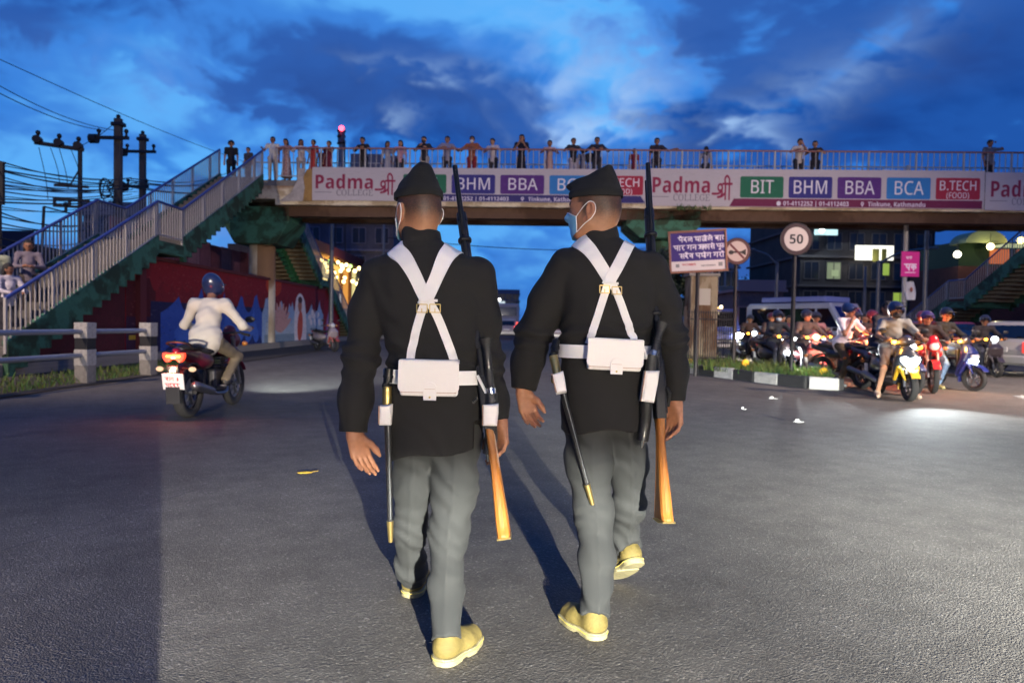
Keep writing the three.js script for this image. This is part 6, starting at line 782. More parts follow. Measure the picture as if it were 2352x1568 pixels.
// ---------------------------------------------------------------- the two uniformed marchers
const skinA = [0.37, 0.17, 0.088];
const MM = {
  jacket: new THREE.MeshPhysicalMaterial({ color: lin(0.0098, 0.0090, 0.0085), roughness: 0.9, sheen: 0.12, sheenColor: lin(0.06, 0.055, 0.05), sheenRoughness: 0.6, bumpMap: rep(tCloth, 55), bumpScale: 0.0011 }),
  trousers: new THREE.MeshPhysicalMaterial({ color: lin(0.031, 0.033, 0.033), roughness: 0.85, sheen: 0.15, sheenColor: lin(0.10, 0.11, 0.11), sheenRoughness: 0.5, bumpMap: rep(tCloth, 60), bumpScale: 0.0008 }),
  cap: new THREE.MeshPhysicalMaterial({ color: lin(0.008, 0.0085, 0.009), roughness: 0.95, sheen: 0.12, sheenColor: lin(0.05, 0.06, 0.07), bumpMap: rep(tCloth, 40), bumpScale: 0.001 }),
  web: std([0.78, 0.75, 0.73], 0.62, { bumpMap: rep(tCloth, 30), bumpScale: 0.0005 }),
  leather: std([0.78, 0.73, 0.69], 0.5, { bumpMap: rep(tGrain, 8), bumpScale: 0.0006 }), edge: std([0.42, 0.24, 0.15], 0.7),
  mask: std([0.22, 0.52, 0.70], 0.85, { bumpMap: rep(tCloth, 50), bumpScale: 0.0005, side: THREE.DoubleSide }), loop: std([0.75, 0.74, 0.72], 0.8),
  boot: std([0.25, 0.19, 0.048], 0.75, { bumpMap: rep(tCloth, 40), bumpScale: 0.0012, map: rep(tWear, 3) }), sole: std([0.42, 0.37, 0.20], 0.6, { map: rep(tWear, 4) }), stripe: std([0.62, 0.50, 0.10], 0.6),
  wood: std('#ffffff', 0.32, { map: dataTex(256, (x, y) => { const w = vf(x, y, 3, 5, 3), g = 0.5 + 0.5 * Math.sin((x * 14 + w * 5) * 6.28), f = vf(x * 1, y, 32, 9, 3); const k = 0.70 + 0.07 * g + 0.14 * (f - 0.5); return [0.74 * k + 0.05, 0.50 * k, 0.20 * k]; }, true) }),
  steel: std([0.018, 0.018, 0.019], 0.38, { metalness: 0.35 }), scabbard: new THREE.MeshPhysicalMaterial({ color: lin(0.011, 0.011, 0.012), roughness: 0.45, clearcoat: 0.15, bumpMap: rep(tGrain, 20), bumpScale: 0.001 }),
};
MM.wood.map.repeat.set(5, 1.2);
function ribbon(pts, nrm, w, t) { // a flat strap along pts, lying on nrm, w(t) wide
  const P = [], I = [], n = pts.length; for (let i = 0; i < n; i++) { const d = pts[Math.min(i + 1, n - 1)].clone().sub(pts[Math.max(i - 1, 0)]).normalize(), s = V().crossVectors(d, nrm[i]).normalize(), ww = (typeof w === 'function' ? w(i / (n - 1)) : w) / 2; for (const [a, b] of [[-ww, 0], [-ww * 0.96, t], [ww * 0.96, t], [ww, 0]]) { const q = pts[i].clone().addScaledVector(s, a).addScaledVector(nrm[i], b); P.push(q.x, q.y, q.z); } }
  for (let i = 0; i < n - 1; i++) for (let k = 0; k < 4; k++) { const a = i * 4 + k, b = i * 4 + (k + 1) % 4; I.push(a, b, a + 4, b, b + 4, a + 4); } I.push(0, 2, 1, 0, 3, 2); const e = (n - 1) * 4; I.push(e, e + 1, e + 2, e, e + 2, e + 3);
  let g = new THREE.BufferGeometry(); g.setAttribute('position', new THREE.Float32BufferAttribute(P, 3)); g.setIndex(I); g = g.toNonIndexed(); g.computeVertexNormals(); const q = g.attributes.position, u = new Float32Array(q.count * 2); for (let i = 0; i < q.count; i++) { u[2 * i] = q.getX(i); u[2 * i + 1] = q.getY(i); } g.setAttribute('uv', new THREE.BufferAttribute(u, 2)); return g;
}
function handShape(wrist, d, s, n, curl, k = 1, thumbCurl = 0.35, spread = 0.02) { // d: along the fingers, s: towards the thumb, n: the way the fingers curl
  d = d.clone().normalize(); s = s.clone().addScaledVector(d, -s.dot(d)).normalize(); n = V().crossVectors(d, s).multiplyScalar(Math.sign(V().crossVectors(d, s).dot(n)) || 1);
  const P = (a, b, c) => wrist.clone().addScaledVector(d, a * k).addScaledVector(s, b * k).addScaledVector(n, c * k), F = [], pts = [wrist.clone()];
  const palm = []; for (let i = 0; i < 4; i++) { const kn = P([.086, .090, .086, .078][i], .030 - i * .0195, -.004); palm.push(cap(P(.004, .016 - i * .011, 0), kn, .0155 * k, .0125 * k)); let dir = d.clone().addScaledVector(s, (1.4 - i) * spread).normalize(), q = kn; const L = [.95, 1.06, 1.0, .78][i]; [.042, .026, .022].forEach((l, j) => { dir = dir.clone().multiplyScalar(Math.cos(curl[i] * [0.75, 1, 0.7][j])).addScaledVector(n, Math.sin(curl[i] * [0.75, 1, 0.7][j])).normalize(); const r = q.clone().addScaledVector(dir, l * L * k); F.push(cap(q, r, [.0095, .0086, .0078][j] * k, [.0088, .0080, .0064][j] * k)); pts.push(r); q = r; }); }
  let q = P(.022, .024, .006), dir = d.clone().multiplyScalar(.78).addScaledVector(s, .42).addScaledVector(n, .45).normalize(); const thumb = []; [.040, .032, .026].forEach((l, j) => { const r = q.clone().addScaledVector(dir, l * k); thumb.push(cap(q, r, [.0155, .0112, .0100][j] * k, [.0115, .0100, .0076][j] * k)); pts.push(r); q = r; dir = dir.clone().multiplyScalar(Math.cos(thumbCurl)).addScaledVector(d, Math.sin(thumbCurl)).normalize(); });
  const body = union([...palm, cap(P(-.05, 0, 0), P(.01, 0, 0), .026 * k, .024 * k), ...thumb], .016), f = (x, y, z) => { let m = body(x, y, z); for (const g of F) m = smin(m, g(x, y, z), .006); return m; };
  pts.push(P(-.05, 0, 0)); return [f, box3(pts, .03)];
}
function marcher(S) {
  const Z0 = S.Z, g = thing('person', S.label, 'person', [0, 0, 0]), W = (p) => at(p[0], p[1], Z0 + (p[2] ?? 0)), R = (w, dz = 0) => w * px(Z0 + dz);
  // ---- jacket
  const secs = S.torso.map(([v, l, r, rz, dz = 0]) => { const c = at((l + r) / 2, v, Z0 + dz); return [c.y, c.x, c.z, (r - l) / 2 * px(Z0 + dz), rz]; }).reverse(), trunk = stack(secs);
  const armB = []; for (const a of S.arms) for (let i = 0; i < a.length - 1; i++) armB.push(cap(W(a[i]), W(a[i + 1]), R(a[i][3], a[i][2]), R(a[i + 1][3], a[i + 1][2])));
  const arms = union(armB, .05), hemY = S.hem.map(W), waistY = W([S.torso[0][1], S.waist, 0]).y;
  const folds = (x, y, z) => { const b = Math.exp(-Math.pow((y - waistY - .05) / .07, 2)), e = clamp(fbm(x * 5, y * 4, z * 5, 2), -1, 1); return .0068 * b * Math.sin(y * 105 + 14 * e + x * 9) + .0045 * Math.sin(y * 40 + x * 26 + z * 30 + 11 * e) * (0.5 + e) + .004 * e; };
  const hemAt = (x) => lerp(hemY[0].y, hemY[1].y, clamp((x - hemY[0].x) / (hemY[1].x - hemY[0].x), 0, 1));
  const cuffs = S.arms.map((a) => { const q = W(a[a.length - 1]), d = q.clone().sub(W(a[a.length - 2])).normalize(); return (x, y, z) => { const t = (x - q.x) * d.x + (y - q.y) * d.y + (z - q.z) * d.z, r = Math.hypot(x - q.x - t * d.x, y - q.y - t * d.y, z - q.z - t * d.z); return r < .12 && t > -.05 ? t : -1; }; });
  const jacketF = (x, y, z) => { let d = smin(trunk(x, y, z), arms(x, y, z), .02) + folds(x, y, z); d = Math.max(d, hemAt(x) + .012 * Math.sin(x * 18 + z * 9) - y); for (const c of cuffs) d = Math.max(d, c(x, y, z)); return d; };
  const lo = [1e9, 1e9, -Z0 - .5], hi = [-1e9, -1e9, -Z0 + .5]; for (const s of secs) { lo[0] = Math.min(lo[0], s[1] - s[3] - .04); hi[0] = Math.max(hi[0], s[1] + s[3] + .04); lo[1] = Math.min(lo[1], s[0] - .05); hi[1] = Math.max(hi[1], s[0] + .04); } for (const a of S.arms) for (const p of a) { const q = W(p); lo[0] = Math.min(lo[0], q.x - .12); hi[0] = Math.max(hi[0], q.x + .12); lo[1] = Math.min(lo[1], q.y - .1); }
  obj('jacket', mesh(jacketF, lo, hi, .0105), MM.jacket, g);
  { const y0 = secs[secs.length - 1], c = V(y0[1], y0[0], y0[2]), outer = stack([[c.y - .055, c.x, c.z, y0[3] * 1.12, y0[4] * 1.12], [c.y + .0, c.x, c.z, y0[3] * 1.0, y0[4] * 1.0], [c.y + .042, c.x - .004, c.z - .008, y0[3] * .93, y0[4] * .93], [c.y + .10, c.x, c.z, y0[3] * .9, y0[4] * .9]]); const slope = S.collarTilt ?? 0; obj('collar', mesh((x, y, z) => Math.max(Math.abs(outer(x, y, z)) - .006, y - c.y - .036 + slope * (x - c.x), c.y - .05 - y), [c.x - .16, c.y - .07, c.z - .16], [c.x + .16, c.y + .07, c.z + .16], .0055), MM.jacket, g); }
  // ---- trousers
  const feet = S.boots.map((b) => { const q = onGround(b.p[0], b.p[1]), o = new THREE.Group(); o.rotation.order = 'YXZ'; o.position.set(q.x, 0, q.z); o.rotation.set(b.pitch ?? 0, Math.PI - b.yaw, 0); o.scale.set(.92, .92, .90); if (b.toe) { const t = V(0, 0, .27).applyEuler(o.rotation); o.position.set(q.x - t.x, -t.y + .004, q.z - t.z); } o.updateMatrixWorld(true); return o; });
  const ankles = feet.map((o, k) => o.localToWorld(V(0, S.boots[k].cuff ?? .082, .045))), LW = S.legs.map((L, k) => L.map((p, i) => i === L.length - 1 ? ankles[k] : W(p)));
  const legB = []; for (const L of S.legs) for (let i = 0; i < L.length - 1; i++) legB.push([cap(LW[S.legs.indexOf(L)][i], LW[S.legs.indexOf(L)][i + 1], R(L[i][3], L[i][2]), R(L[i + 1][3], L[i + 1][2])), L]);
  const lf = S.legs.map((L) => union(legB.filter((b) => b[1] === L).map((b) => b[0]), .05)), seat = S.seat.map(W), seatF = cap(seat[0], seat[1], R(S.seatR), R(S.seatR));
  const lcut = LW.map((L) => { const q = L[L.length - 1], d = q.clone().sub(L[L.length - 2]).normalize(); return (x, y, z) => { const t = (x - q.x) * d.x + (y - q.y) * d.y + (z - q.z) * d.z; return Math.hypot(x - q.x - t * d.x, y - q.y - t * d.y, z - q.z - t * d.z) < .16 ? t : -1; }; });
  const knees = S.legs.map((L) => W(L[2])), creases = (x, y, z) => { let s = 0; for (const k of knees) { const r = Math.hypot(x - k.x, (y - k.y) * 0.6, z - k.z); s += Math.exp(-r * r / .012); } const n = fbm(x * 4 + 3, y * 3, z * 4, 2), m = fbm(x * 7, y * 6 + 5, z * 7 + 2, 2), hip = Math.exp(-Math.pow((y - waistY + .36) / .14, 2)), ank = Math.exp(-Math.pow((y - .17) / .10, 2)); return .0048 * Math.min(1, s) * Math.sin((y * 1.0 + x * 0.5) * 90 + 16 * n) + .004 * hip * Math.sin(y * 75 + x * 38 + 12 * n) + .0065 * ank * Math.sin(y * 62 + x * 25 + z * 20 + 10 * n) + -.001 + .004 * m + .003 * n; };
  const press = (L, x, y, z) => { let i = 0; while (i < L.length - 2 && y < L[i + 1].y) i++; const a = L[i], b = L[i + 1], t = clamp((y - a.y) / (b.y - a.y || 1e-6), 0, 1), cx = lerp(a.x, b.x, t), cz = lerp(a.z, b.z, t), u = (x - cx - .004) / .0075; return z > cz && Math.abs(u) < 3 ? .0042 * Math.exp(-u * u) : 0; };
  const legsF = (x, y, z) => { let a = Math.max(lf[0](x, y, z), lcut[0](x, y, z)) - press(LW[0], x, y, z), b = -press(LW[1], x, y, z) + Math.max(lf[1](x, y, z), lcut[1](x, y, z)), d = smin(a, b, .02); d = smin(d, seatF(x, y, z), .05); return d + creases(x, y, z); };
  const allL = [...LW.flat(), ...seat], [l0, l1] = box3(allL, .14); obj('trousers', mesh((x, y, z) => Math.max(legsF(x, y, z), y - waistY), l0, [l1[0], waistY + .02, l1[2]], .0115), MM.trousers, g);
  // ---- head, neck and hands: one body
  const H = W(S.head.p), a = S.head.yaw, up = V(0, 1, 0).applyAxisAngle(V(0, 0, 1), S.head.tilt ?? 0), fw = V(-Math.sin(a), 0, -Math.cos(a)); fw.addScaledVector(up, -fw.dot(up)).normalize(); const sd = V().crossVectors(up, fw).normalize(), hk = S.head.k ?? 1;
  const hp = (x, y, z) => H.clone().addScaledVector(sd, x * hk).addScaledVector(up, y * hk).addScaledVector(fw, z * hk), loc = (f) => (x, y, z) => { const qx = x - H.x, qy = y - H.y, qz = z - H.z; return f((qx * sd.x + qy * sd.y + qz * sd.z) / hk, (qx * up.x + qy * up.y + qz * up.z) / hk, (qx * fw.x + qy * fw.y + qz * fw.z) / hk) * hk; };
  const v3 = V, hparts = [ell(v3(0, .045, -.010), .079, .098, .099), ell(v3(0, -.02, .022), .066, .085, .072), cap(v3(0, -.04, .035), v3(0, -.080, .058), .056, .030), cap(v3(.052, -.045, .005), v3(.025, -.086, .050), .024, .020), cap(v3(-.052, -.045, .005), v3(-.025, -.086, .050), .024, .020), cap(v3(-.034, .030, .078), v3(.034, .030, .078), .013), ell(v3(0, -.005, -.055), .062, .060, .052)];
  const headB = union(hparts, .03), nose = union([cap(v3(0, .018, .090), v3(0, -.022, .108), .008, .0125), cap(v3(.012, -.026, .094), v3(-.012, -.026, .094), .009)], .012), ear = (sg) => { const e = ell(v3(sg * .084, -.004, -.014), .011, .034, .021), dent = ell(v3(sg * .096, -.002, -.010), .010, .022, .012), lobe = cap(v3(sg * .080, -.034, -.006), v3(sg * .082, -.026, -.008), .009); return (x, y, z) => Math.max(smin(e(x, y, z), lobe(x, y, z), .01), -dent(x, y, z)); }, eL = ear(1), eR = ear(-1), lips = cap(v3(-.018, -.052, .090), v3(.018, -.052, .090), .008);
  const headL = (x, y, z) => { let d = headB(x, y, z); d = smin(d, nose(x, y, z), .016); d = smin(d, eL(x, y, z), .008); d = smin(d, eR(x, y, z), .008); d = smin(d, lips(x, y, z), .012); const e = Math.min(Math.hypot(x - .031, y - .010, z - .090), Math.hypot(x + .031, y - .010, z - .090)) - .014; return Math.max(d, -e) ; };
  const nb = V(secs[secs.length - 1][1], secs[secs.length - 1][0] - .05, secs[secs.length - 1][2]), neck = cap(hp(0, -.045, -.028), nb, .056 * hk, .064 * hk), headW = loc(headL), hn = (x, y, z) => smin(headW(x, y, z), neck(x, y, z), .03);
  const hairC = [0.016, 0.012, 0.011], hairCol = (x, y, z) => { const qx = x - H.x, qy = y - H.y, qz = z - H.z, A = (qx * sd.x + qy * sd.y + qz * sd.z) / hk, B = (qx * up.x + qy * up.y + qz * up.z) / hk, C = (qx * fw.x + qy * fw.y + qz * fw.z) / hk; const gr = .5 + .5 * PN.noise(x * 420, y * 420, z * 420); if (C > .075 && Math.abs(B - .034) < .007 && Math.abs(Math.abs(A) - .032) < .02) return hairC; if (C > .055 && Math.abs(B - .010) < .008 && Math.abs(Math.abs(A) - .031) < .012) return [.03, .02, .018]; let k = sstep(-.066, .016, B + .016 * (gr - .5)) * (1 - sstep(.018, .040, C - .02 * (B > .03 ? 1 : 0))); if (Math.abs(A) > .0775 && B < .03) k = 0; k *= .72 + .28 * gr; k = Math.min(k, .97); const s = skinA, m = .94 + .12 * PN.noise(x * 60, y * 60, z * 60), rd = Math.abs(A) > .078 ? 1.12 : 1; return [lerp(s[0] * m * rd, hairC[0], k), lerp(s[1] * m, hairC[1], k), lerp(s[2] * m, hairC[2], k)]; };
  const sg = [mesh(hn, [H.x - .15, H.y - .24, H.z - .16], [H.x + .15, H.y + .16, H.z + .16], .0046, hairCol)], nails = [];
  for (const h of S.hands) { const wp = W(h.p), [f, b] = handShape(wp, V(...h.d), V(...h.s), V(...h.n), h.curl, h.k ?? 1, h.tc, h.spread); sg.push(mesh(f, ...b, .0036, (x, y, z) => { const m = .95 + .16 * PN.noise(x * 70, y * 70, z * 70); return [skinA[0] * m * 1.05, skinA[1] * m, skinA[2] * m]; })); }
  obj('body', merge(sg), new THREE.MeshPhysicalMaterial({ vertexColors: true, roughness: 0.52, bumpMap: rep(tGrain, 30), bumpScale: 0.0006 }), g);
  for (const s of [-1, 1]) part('eye', ball(.0115 * hk), std([.35, .33, .31], .2), g, hp(s * .031, .010, .0775));
  // ---- cap: a soft brimless cap, tall behind and sloping to the front
  { const lev = [[.056, .056, .089, .110, .108], [.060, .060, .0915, .113, .111], [.078, .076, .0910, .113, .111]]; for (let q = 1; q <= 9; q++) { const t = q / 9, e = q === 9 ? 1 : t; lev.push([lerp(.078, .183, e) - (q === 9 ? .001 : 0), lerp(.076, .116, e), lerp(.0900, .037, e) * (q === 9 ? .96 : 1), lerp(.112, .068, e), [.109, .106, .107, .112, .119, .124, .126, .122, .108][q - 1]]); } const n = 64, P = [], I = [];
    const ck = S.cap ?? {}; lev.forEach(([yb, yf, rx, rzb, rzf], j) => { for (let i = 0; i < n; i++) { const t = i / n * 2 * Math.PI, sq = j > 4 ? lerp(1, .66, (j - 4) / 7) : 1, c = Math.sign(Math.cos(t)) * Math.pow(Math.abs(Math.cos(t)), sq), s = Math.sign(Math.sin(t)) * Math.pow(Math.abs(Math.sin(t)), sq), k = (c + 1) / 2, rz = c > 0 ? rzf : rzb, fr = 1, w = 1 + .012 * PN.noise(c * 3 + 5, s * 3, j * .5), y = lerp(yb, yf, k) + (j > 2 ? .004 * PN.noise(c * 2, s * 2, j) : 0) - .006 * Math.abs(s) * (j < 2 ? 1 : 0) + (ck.side ?? 0) * s * Math.max(0, j - 2) * .0045; const q = hp(s * rx * w + (ck.shift ?? 0) * Math.max(0, j - 3) * .004, y, c * rz * (c > 0 ? fr : 1) * w - .004); P.push(q.x, q.y, q.z); } });
    for (let j = 0; j < lev.length - 1; j++) for (let i = 0; i < n; i++) { const p = j * n + i, q = j * n + (i + 1) % n; I.push(p, q, p + n, q, q + n, p + n); } const e = (lev.length - 1) * n; for (let i = 1; i < n - 1; i++) I.push(e, e + i, e + i + 1);
    const inner = lev[0], b0 = P.length / 3; for (let i = 0; i < n; i++) { const t = i / n * 2 * Math.PI, q = hp(Math.sin(t) * inner[2] * .93, .066, Math.cos(t) * inner[3] * .94 - .004); P.push(q.x, q.y, q.z); } for (let i = 0; i < n; i++) { const p = i, q = (i + 1) % n; I.push(p, b0 + i, q, q, b0 + i, b0 + (i + 1) % n); }
    const cg = new THREE.BufferGeometry(); cg.setAttribute('position', new THREE.Float32BufferAttribute(P, 3)); cg.setIndex(I); cg.computeVertexNormals(); const u = new Float32Array(P.length / 3 * 2); for (let i = 0; i < P.length / 3; i++) { u[2 * i] = P[3 * i] + P[3 * i + 2]; u[2 * i + 1] = P[3 * i + 1]; } cg.setAttribute('uv', new THREE.BufferAttribute(u, 2)); obj('cap', cg, MM.cap, g); }
  // ---- face mask with ear loops
  { const n = 34, m = 22, P = [], I = [], cor = {}; for (let j = 0; j <= m; j++) for (let i = 0; i <= n; i++) { const th = lerp(-61, 61, i / n) * DEG, c = Math.cos(th), s = Math.sin(th), e = Math.abs(i / n * 2 - 1), yT = lerp(.002, -.026, Math.pow(e, 1.3)), yB = lerp(-.112, -.088, e * e), y = lerp(yT, yB, j / m); let r = .16; for (let k = 0; k < 26; k++) { const d = headL(s * r, y, c * r + .012) - .0055; if (d < .0004) break; r -= d * .8; if (r < .074) break; } r = Math.max(r, .078) + .0022 * Math.sin(j / m * 9.4) * (1 - e); const q = hp(s * r, y, c * r + .012); P.push(q.x, q.y, q.z); if ((i === 0 || i === n) && (j === 0 || j === m)) cor[(i ? 'L' : 'R') + (j ? 'b' : 't')] = q; }
    for (let j = 0; j < m; j++) for (let i = 0; i < n; i++) { const p = j * (n + 1) + i; I.push(p, p + 1, p + n + 1, p + 1, p + n + 2, p + n + 1); } const mg = new THREE.BufferGeometry(); mg.setAttribute('position', new THREE.Float32BufferAttribute(P, 3)); mg.setIndex(I); mg.computeVertexNormals(); const mk = obj('face_mask', mg, MM.mask, g);
    const at2 = (i, j) => V(...P.slice((j * (n + 1) + i) * 3, (j * (n + 1) + i) * 3 + 3)); const edge = []; for (let i = 0; i <= n; i += 2) edge.push(at2(i, 0)); part('mask_edge', tube(edge, .0022, 60, 6), MM.loop, mk); const e2 = []; for (let j = 0; j <= m; j += 2) e2.push(at2(n, j)); part('mask_edge', tube(e2, .0022, 30, 6), MM.loop, mk); const e3 = []; for (let j = 0; j <= m; j += 2) e3.push(at2(0, j)); part('mask_edge', tube(e3, .0022, 30, 6), MM.loop, mk);
    for (const [k, s] of [['L', 1], ['R', -1]]) part('ear_loop', tube([cor[k + 't'], hp(s * .084, .016, .012), hp(s * .088, .029, -.010), hp(s * .094, .018, -.032), hp(s * .093, -.010, -.036), hp(s * .087, -.036, -.018), hp(s * .080, -.056, .012), cor[k + 'b']], .0019, 40, 6), MM.loop, mk); }
  // ---- boots
  for (const b of S.boots) {
    const o = feet[S.boots.indexOf(b)]; o.name = 'boot'; g.add(o);
    // own axes: heel at the origin, toe towards +z
    const up_ = union([cap(V(0, .055, .045), V(0, .045, .13), .042, .040), cap(V(0, .042, .13), V(.006, .030, .225), .042, .032), cap(V(.014, .032, .17), V(.010, .030, .22), .036, .030), cap(V(-.012, .032, .17), V(-.006, .03, .22), .034, .028), cap(V(0, .06, .045), V(0, .13, .050), .040, .037)], .05), base = .030;
    obj('upper', mesh((x, y, z) => Math.max(up_(x, y, z) + .002 * PN.noise(x * 30, y * 30, z * 30), base - y, y - .14), [-.09, .0, -.04], [.09, .21, .30], .0075), MM.boot, o);
    const so = (x, y, z) => Math.max(up_(x, Math.max(y, .034), z) - .005, y - base, (z > .085 && z < .115 ? .006 : .0) - y); obj('sole', mesh(so, [-.1, -.01, -.05], [.1, .05, .31], .006), MM.sole, o); obj('sole_stripe', mesh((x, y, z) => Math.max(Math.abs(up_(x, .034, z) - .005) - .0028, Math.abs(y - .022) - .003), [-.1, .005, -.05], [.1, .04, .31], .0045), MM.stripe, o); part('toe_cap', new THREE.SphereGeometry(.046, 18, 12, 0, 6.3, 0, 1.57).scale(1, .72, .95), MM.sole, o, [.003, .024, .215]);
  }
  // ---- white webbing lying on the jacket
  const cloth = (x, y, z) => trunk(x, y, z) + folds(x, y, z), both = (x, y, z) => smin(trunk(x, y, z), arms(x, y, z), .035) + folds(x, y, z);
  const grad = (f, p, e = .004) => V(f(p.x + e, p.y, p.z) - f(p.x - e, p.y, p.z), f(p.x, p.y + e, p.z) - f(p.x, p.y - e, p.z), f(p.x, p.y, p.z + e) - f(p.x, p.y, p.z - e)).normalize();
  const onBack = (u, v, off = .003, f = both) => { const p = at(u, v, Z0 - .34), d = p.clone().sub(camera.position).normalize(); for (let i = 0; i < 60; i++) { const s = f(p.x, p.y, p.z) - off; if (s < .0006) break; p.addScaledVector(d, Math.min(s * .7, .03)); } return p; };
  const settle = (p, off, f = both) => { for (let i = 0; i < 12; i++) { const s = f(p.x, p.y, p.z) - off; p.addScaledVector(grad(f, p), -s * .6); } return p; };
  const strap = (name, list, w, off, over, mat = MM.web) => { const raw = list.map(([u, v]) => onBack(u, v, off)); if (over) { const e = raw[0], fwd = [V(0, .012, -.05), V(0, -.03, -.11), V(0, -.14, -.15)]; for (const f of fwd) raw.unshift(settle(e.clone().add(f), off)); } const c = new THREE.CatmullRomCurve3(raw, false, 'centripetal'), pts = c.getSpacedPoints(70).map((p) => settle(p, off)); let nr = pts.map((p) => grad(both, p, .02)); nr = nr.map((q, i) => nr[Math.max(0, i - 2)].clone().add(nr[Math.min(nr.length - 1, i + 2)]).add(q).normalize()); return part(name, ribbon(pts, nr, w, .0042), mat, g); };
  for (const s of S.straps) { strap('cross_belt', s.top, s.wTop, s.off, s.over); strap('cross_strap', s.low, s.wLow, s.off + .002, 0);
    const b = onBack(...s.buckle, s.off + .009), n = grad(both, b, .02), d = onBack(...s.low[1], s.off).sub(onBack(...s.low[0], s.off)).normalize(), sdv = V().crossVectors(d, n).normalize(), m4 = new THREE.Matrix4().makeBasis(sdv, d.clone().negate(), n), q = new THREE.Quaternion().setFromRotationMatrix(m4), bk = part('buckle', (() => { const w = s.wLow * .5 + .0035, h = .015; return mergeGeometries([bx(.0034, h * 2, .004, -w, 0, 0), bx(.0034, h * 2, .004, w, 0, 0), bx(w * 2, .0034, .004, 0, h, 0), bx(w * 2, .0034, .004, 0, -h, 0), bx(.003, h * 1.0, .004, 0, -h * .5, .003)]); })(), M.brass, g, b); bk.quaternion.copy(q); const kp = part('keeper', rbx(s.wLow + .004, .010, .007, .002), MM.web, g, onBack(...s.keeper, s.off + .008)); kp.quaternion.copy(q); }
  { const n = 90, pts = [], nr = [], c = W(S.belt.c); for (let i = 0; i <= n; i++) { const t = i / n * 2 * Math.PI, dx = Math.sin(t), dz = Math.cos(t), y = c.y + S.belt.tilt * dx; let r = .34; for (let k = 0; k < 60; k++) { const d = trunk(c.x + dx * r, y, -Z0 + dz * r) - .009; if (d < .0006) break; r -= Math.min(.02, d * .7); } pts.push(V(c.x + dx * r, y, -Z0 + dz * r)); } for (let i = 0; i <= n; i++) { const p = pts[i], q = V(p.x - c.x, 0, (p.z + Z0) * 1.6).normalize(); nr.push(q); } part('waist_belt', ribbon(pts, nr, S.belt.w, .0045), MM.web, g); }
  return { g, W, R, onBack, Z0, H };
}
function pouch(label, m, c, w, h, roll) { // white leather cartridge pouch on the belt
  const p = m.onBack(...c, .0), k = px(m.Z0 - .16), o = thing('cartridge_pouch', label, 'pouch', [p.x, p.y, p.z + .026], 0); o.rotation.z = roll; const Wd = w * k, Hd = h * k;
  part('pouch_body', rbx(Wd * .97, Hd * .93, .05, .010, 0, -Hd * .02, 0), MM.leather, o); const fl = (() => { const s = new THREE.Shape(), a = Wd / 2, b = Hd / 2, lo = -b + Hd * .14, r = .018; s.moveTo(-a, b); s.lineTo(a, b); s.lineTo(a + .002, lo + r); s.quadraticCurveTo(a, lo, a - r, lo); s.lineTo(-a + r, lo); s.quadraticCurveTo(-a, lo, -a - .002, lo + r); const e = new THREE.ExtrudeGeometry(s, { depth: .0035, bevelEnabled: true, bevelSize: .0012, bevelThickness: .0012, bevelSegments: 2, curveSegments: 8 }); return e; })();
  part('flap', fl, MM.leather, o, [0, 0, .027]); part('flap_edge', rbx(Wd * .93, .0034, .005, .0012), MM.edge, o, [0, -Hd * .368, .0290]); part('flap_top', rbx(Wd * 1.0, .008, .056, .0035), MM.leather, o, [0, Hd / 2 + .001, .002]);
  const tb = (() => { const s = new THREE.Shape(), a = .0225, y1 = -Hd * .09, y0 = -Hd * .58; s.moveTo(-a, y0); s.lineTo(a, y0); s.lineTo(a * 1.06, y1 - a); s.absarc(0, y1 - a, a * 1.06, 0, Math.PI, false); s.lineTo(-a, y0); return new THREE.ExtrudeGeometry(s, { depth: .003, bevelEnabled: true, bevelSize: .001, bevelThickness: .001, bevelSegments: 1, curveSegments: 12 }); })();
  part('tab', tb, MM.leather, o, [Wd * .03, 0, .0325]); part('stitching', rbx(.040, .0012, .001, .0004), MM.edge, o, [Wd * .03, -Hd * .27, .0372]); part('stud', ball(.0042, 0, 0, 0, 1, 1, .7, 10), M.brass, o, [Wd * .03, -Hd * .50, .037]); return o;
}
const alongTo = (o, a, b, toward) => { const y = b.clone().sub(a).normalize(), z = toward.clone().addScaledVector(y, -toward.dot(y)).normalize(), x = V().crossVectors(y, z); o.position.copy(a); o.quaternion.setFromRotationMatrix(new THREE.Matrix4().makeBasis(x, y, z)); };
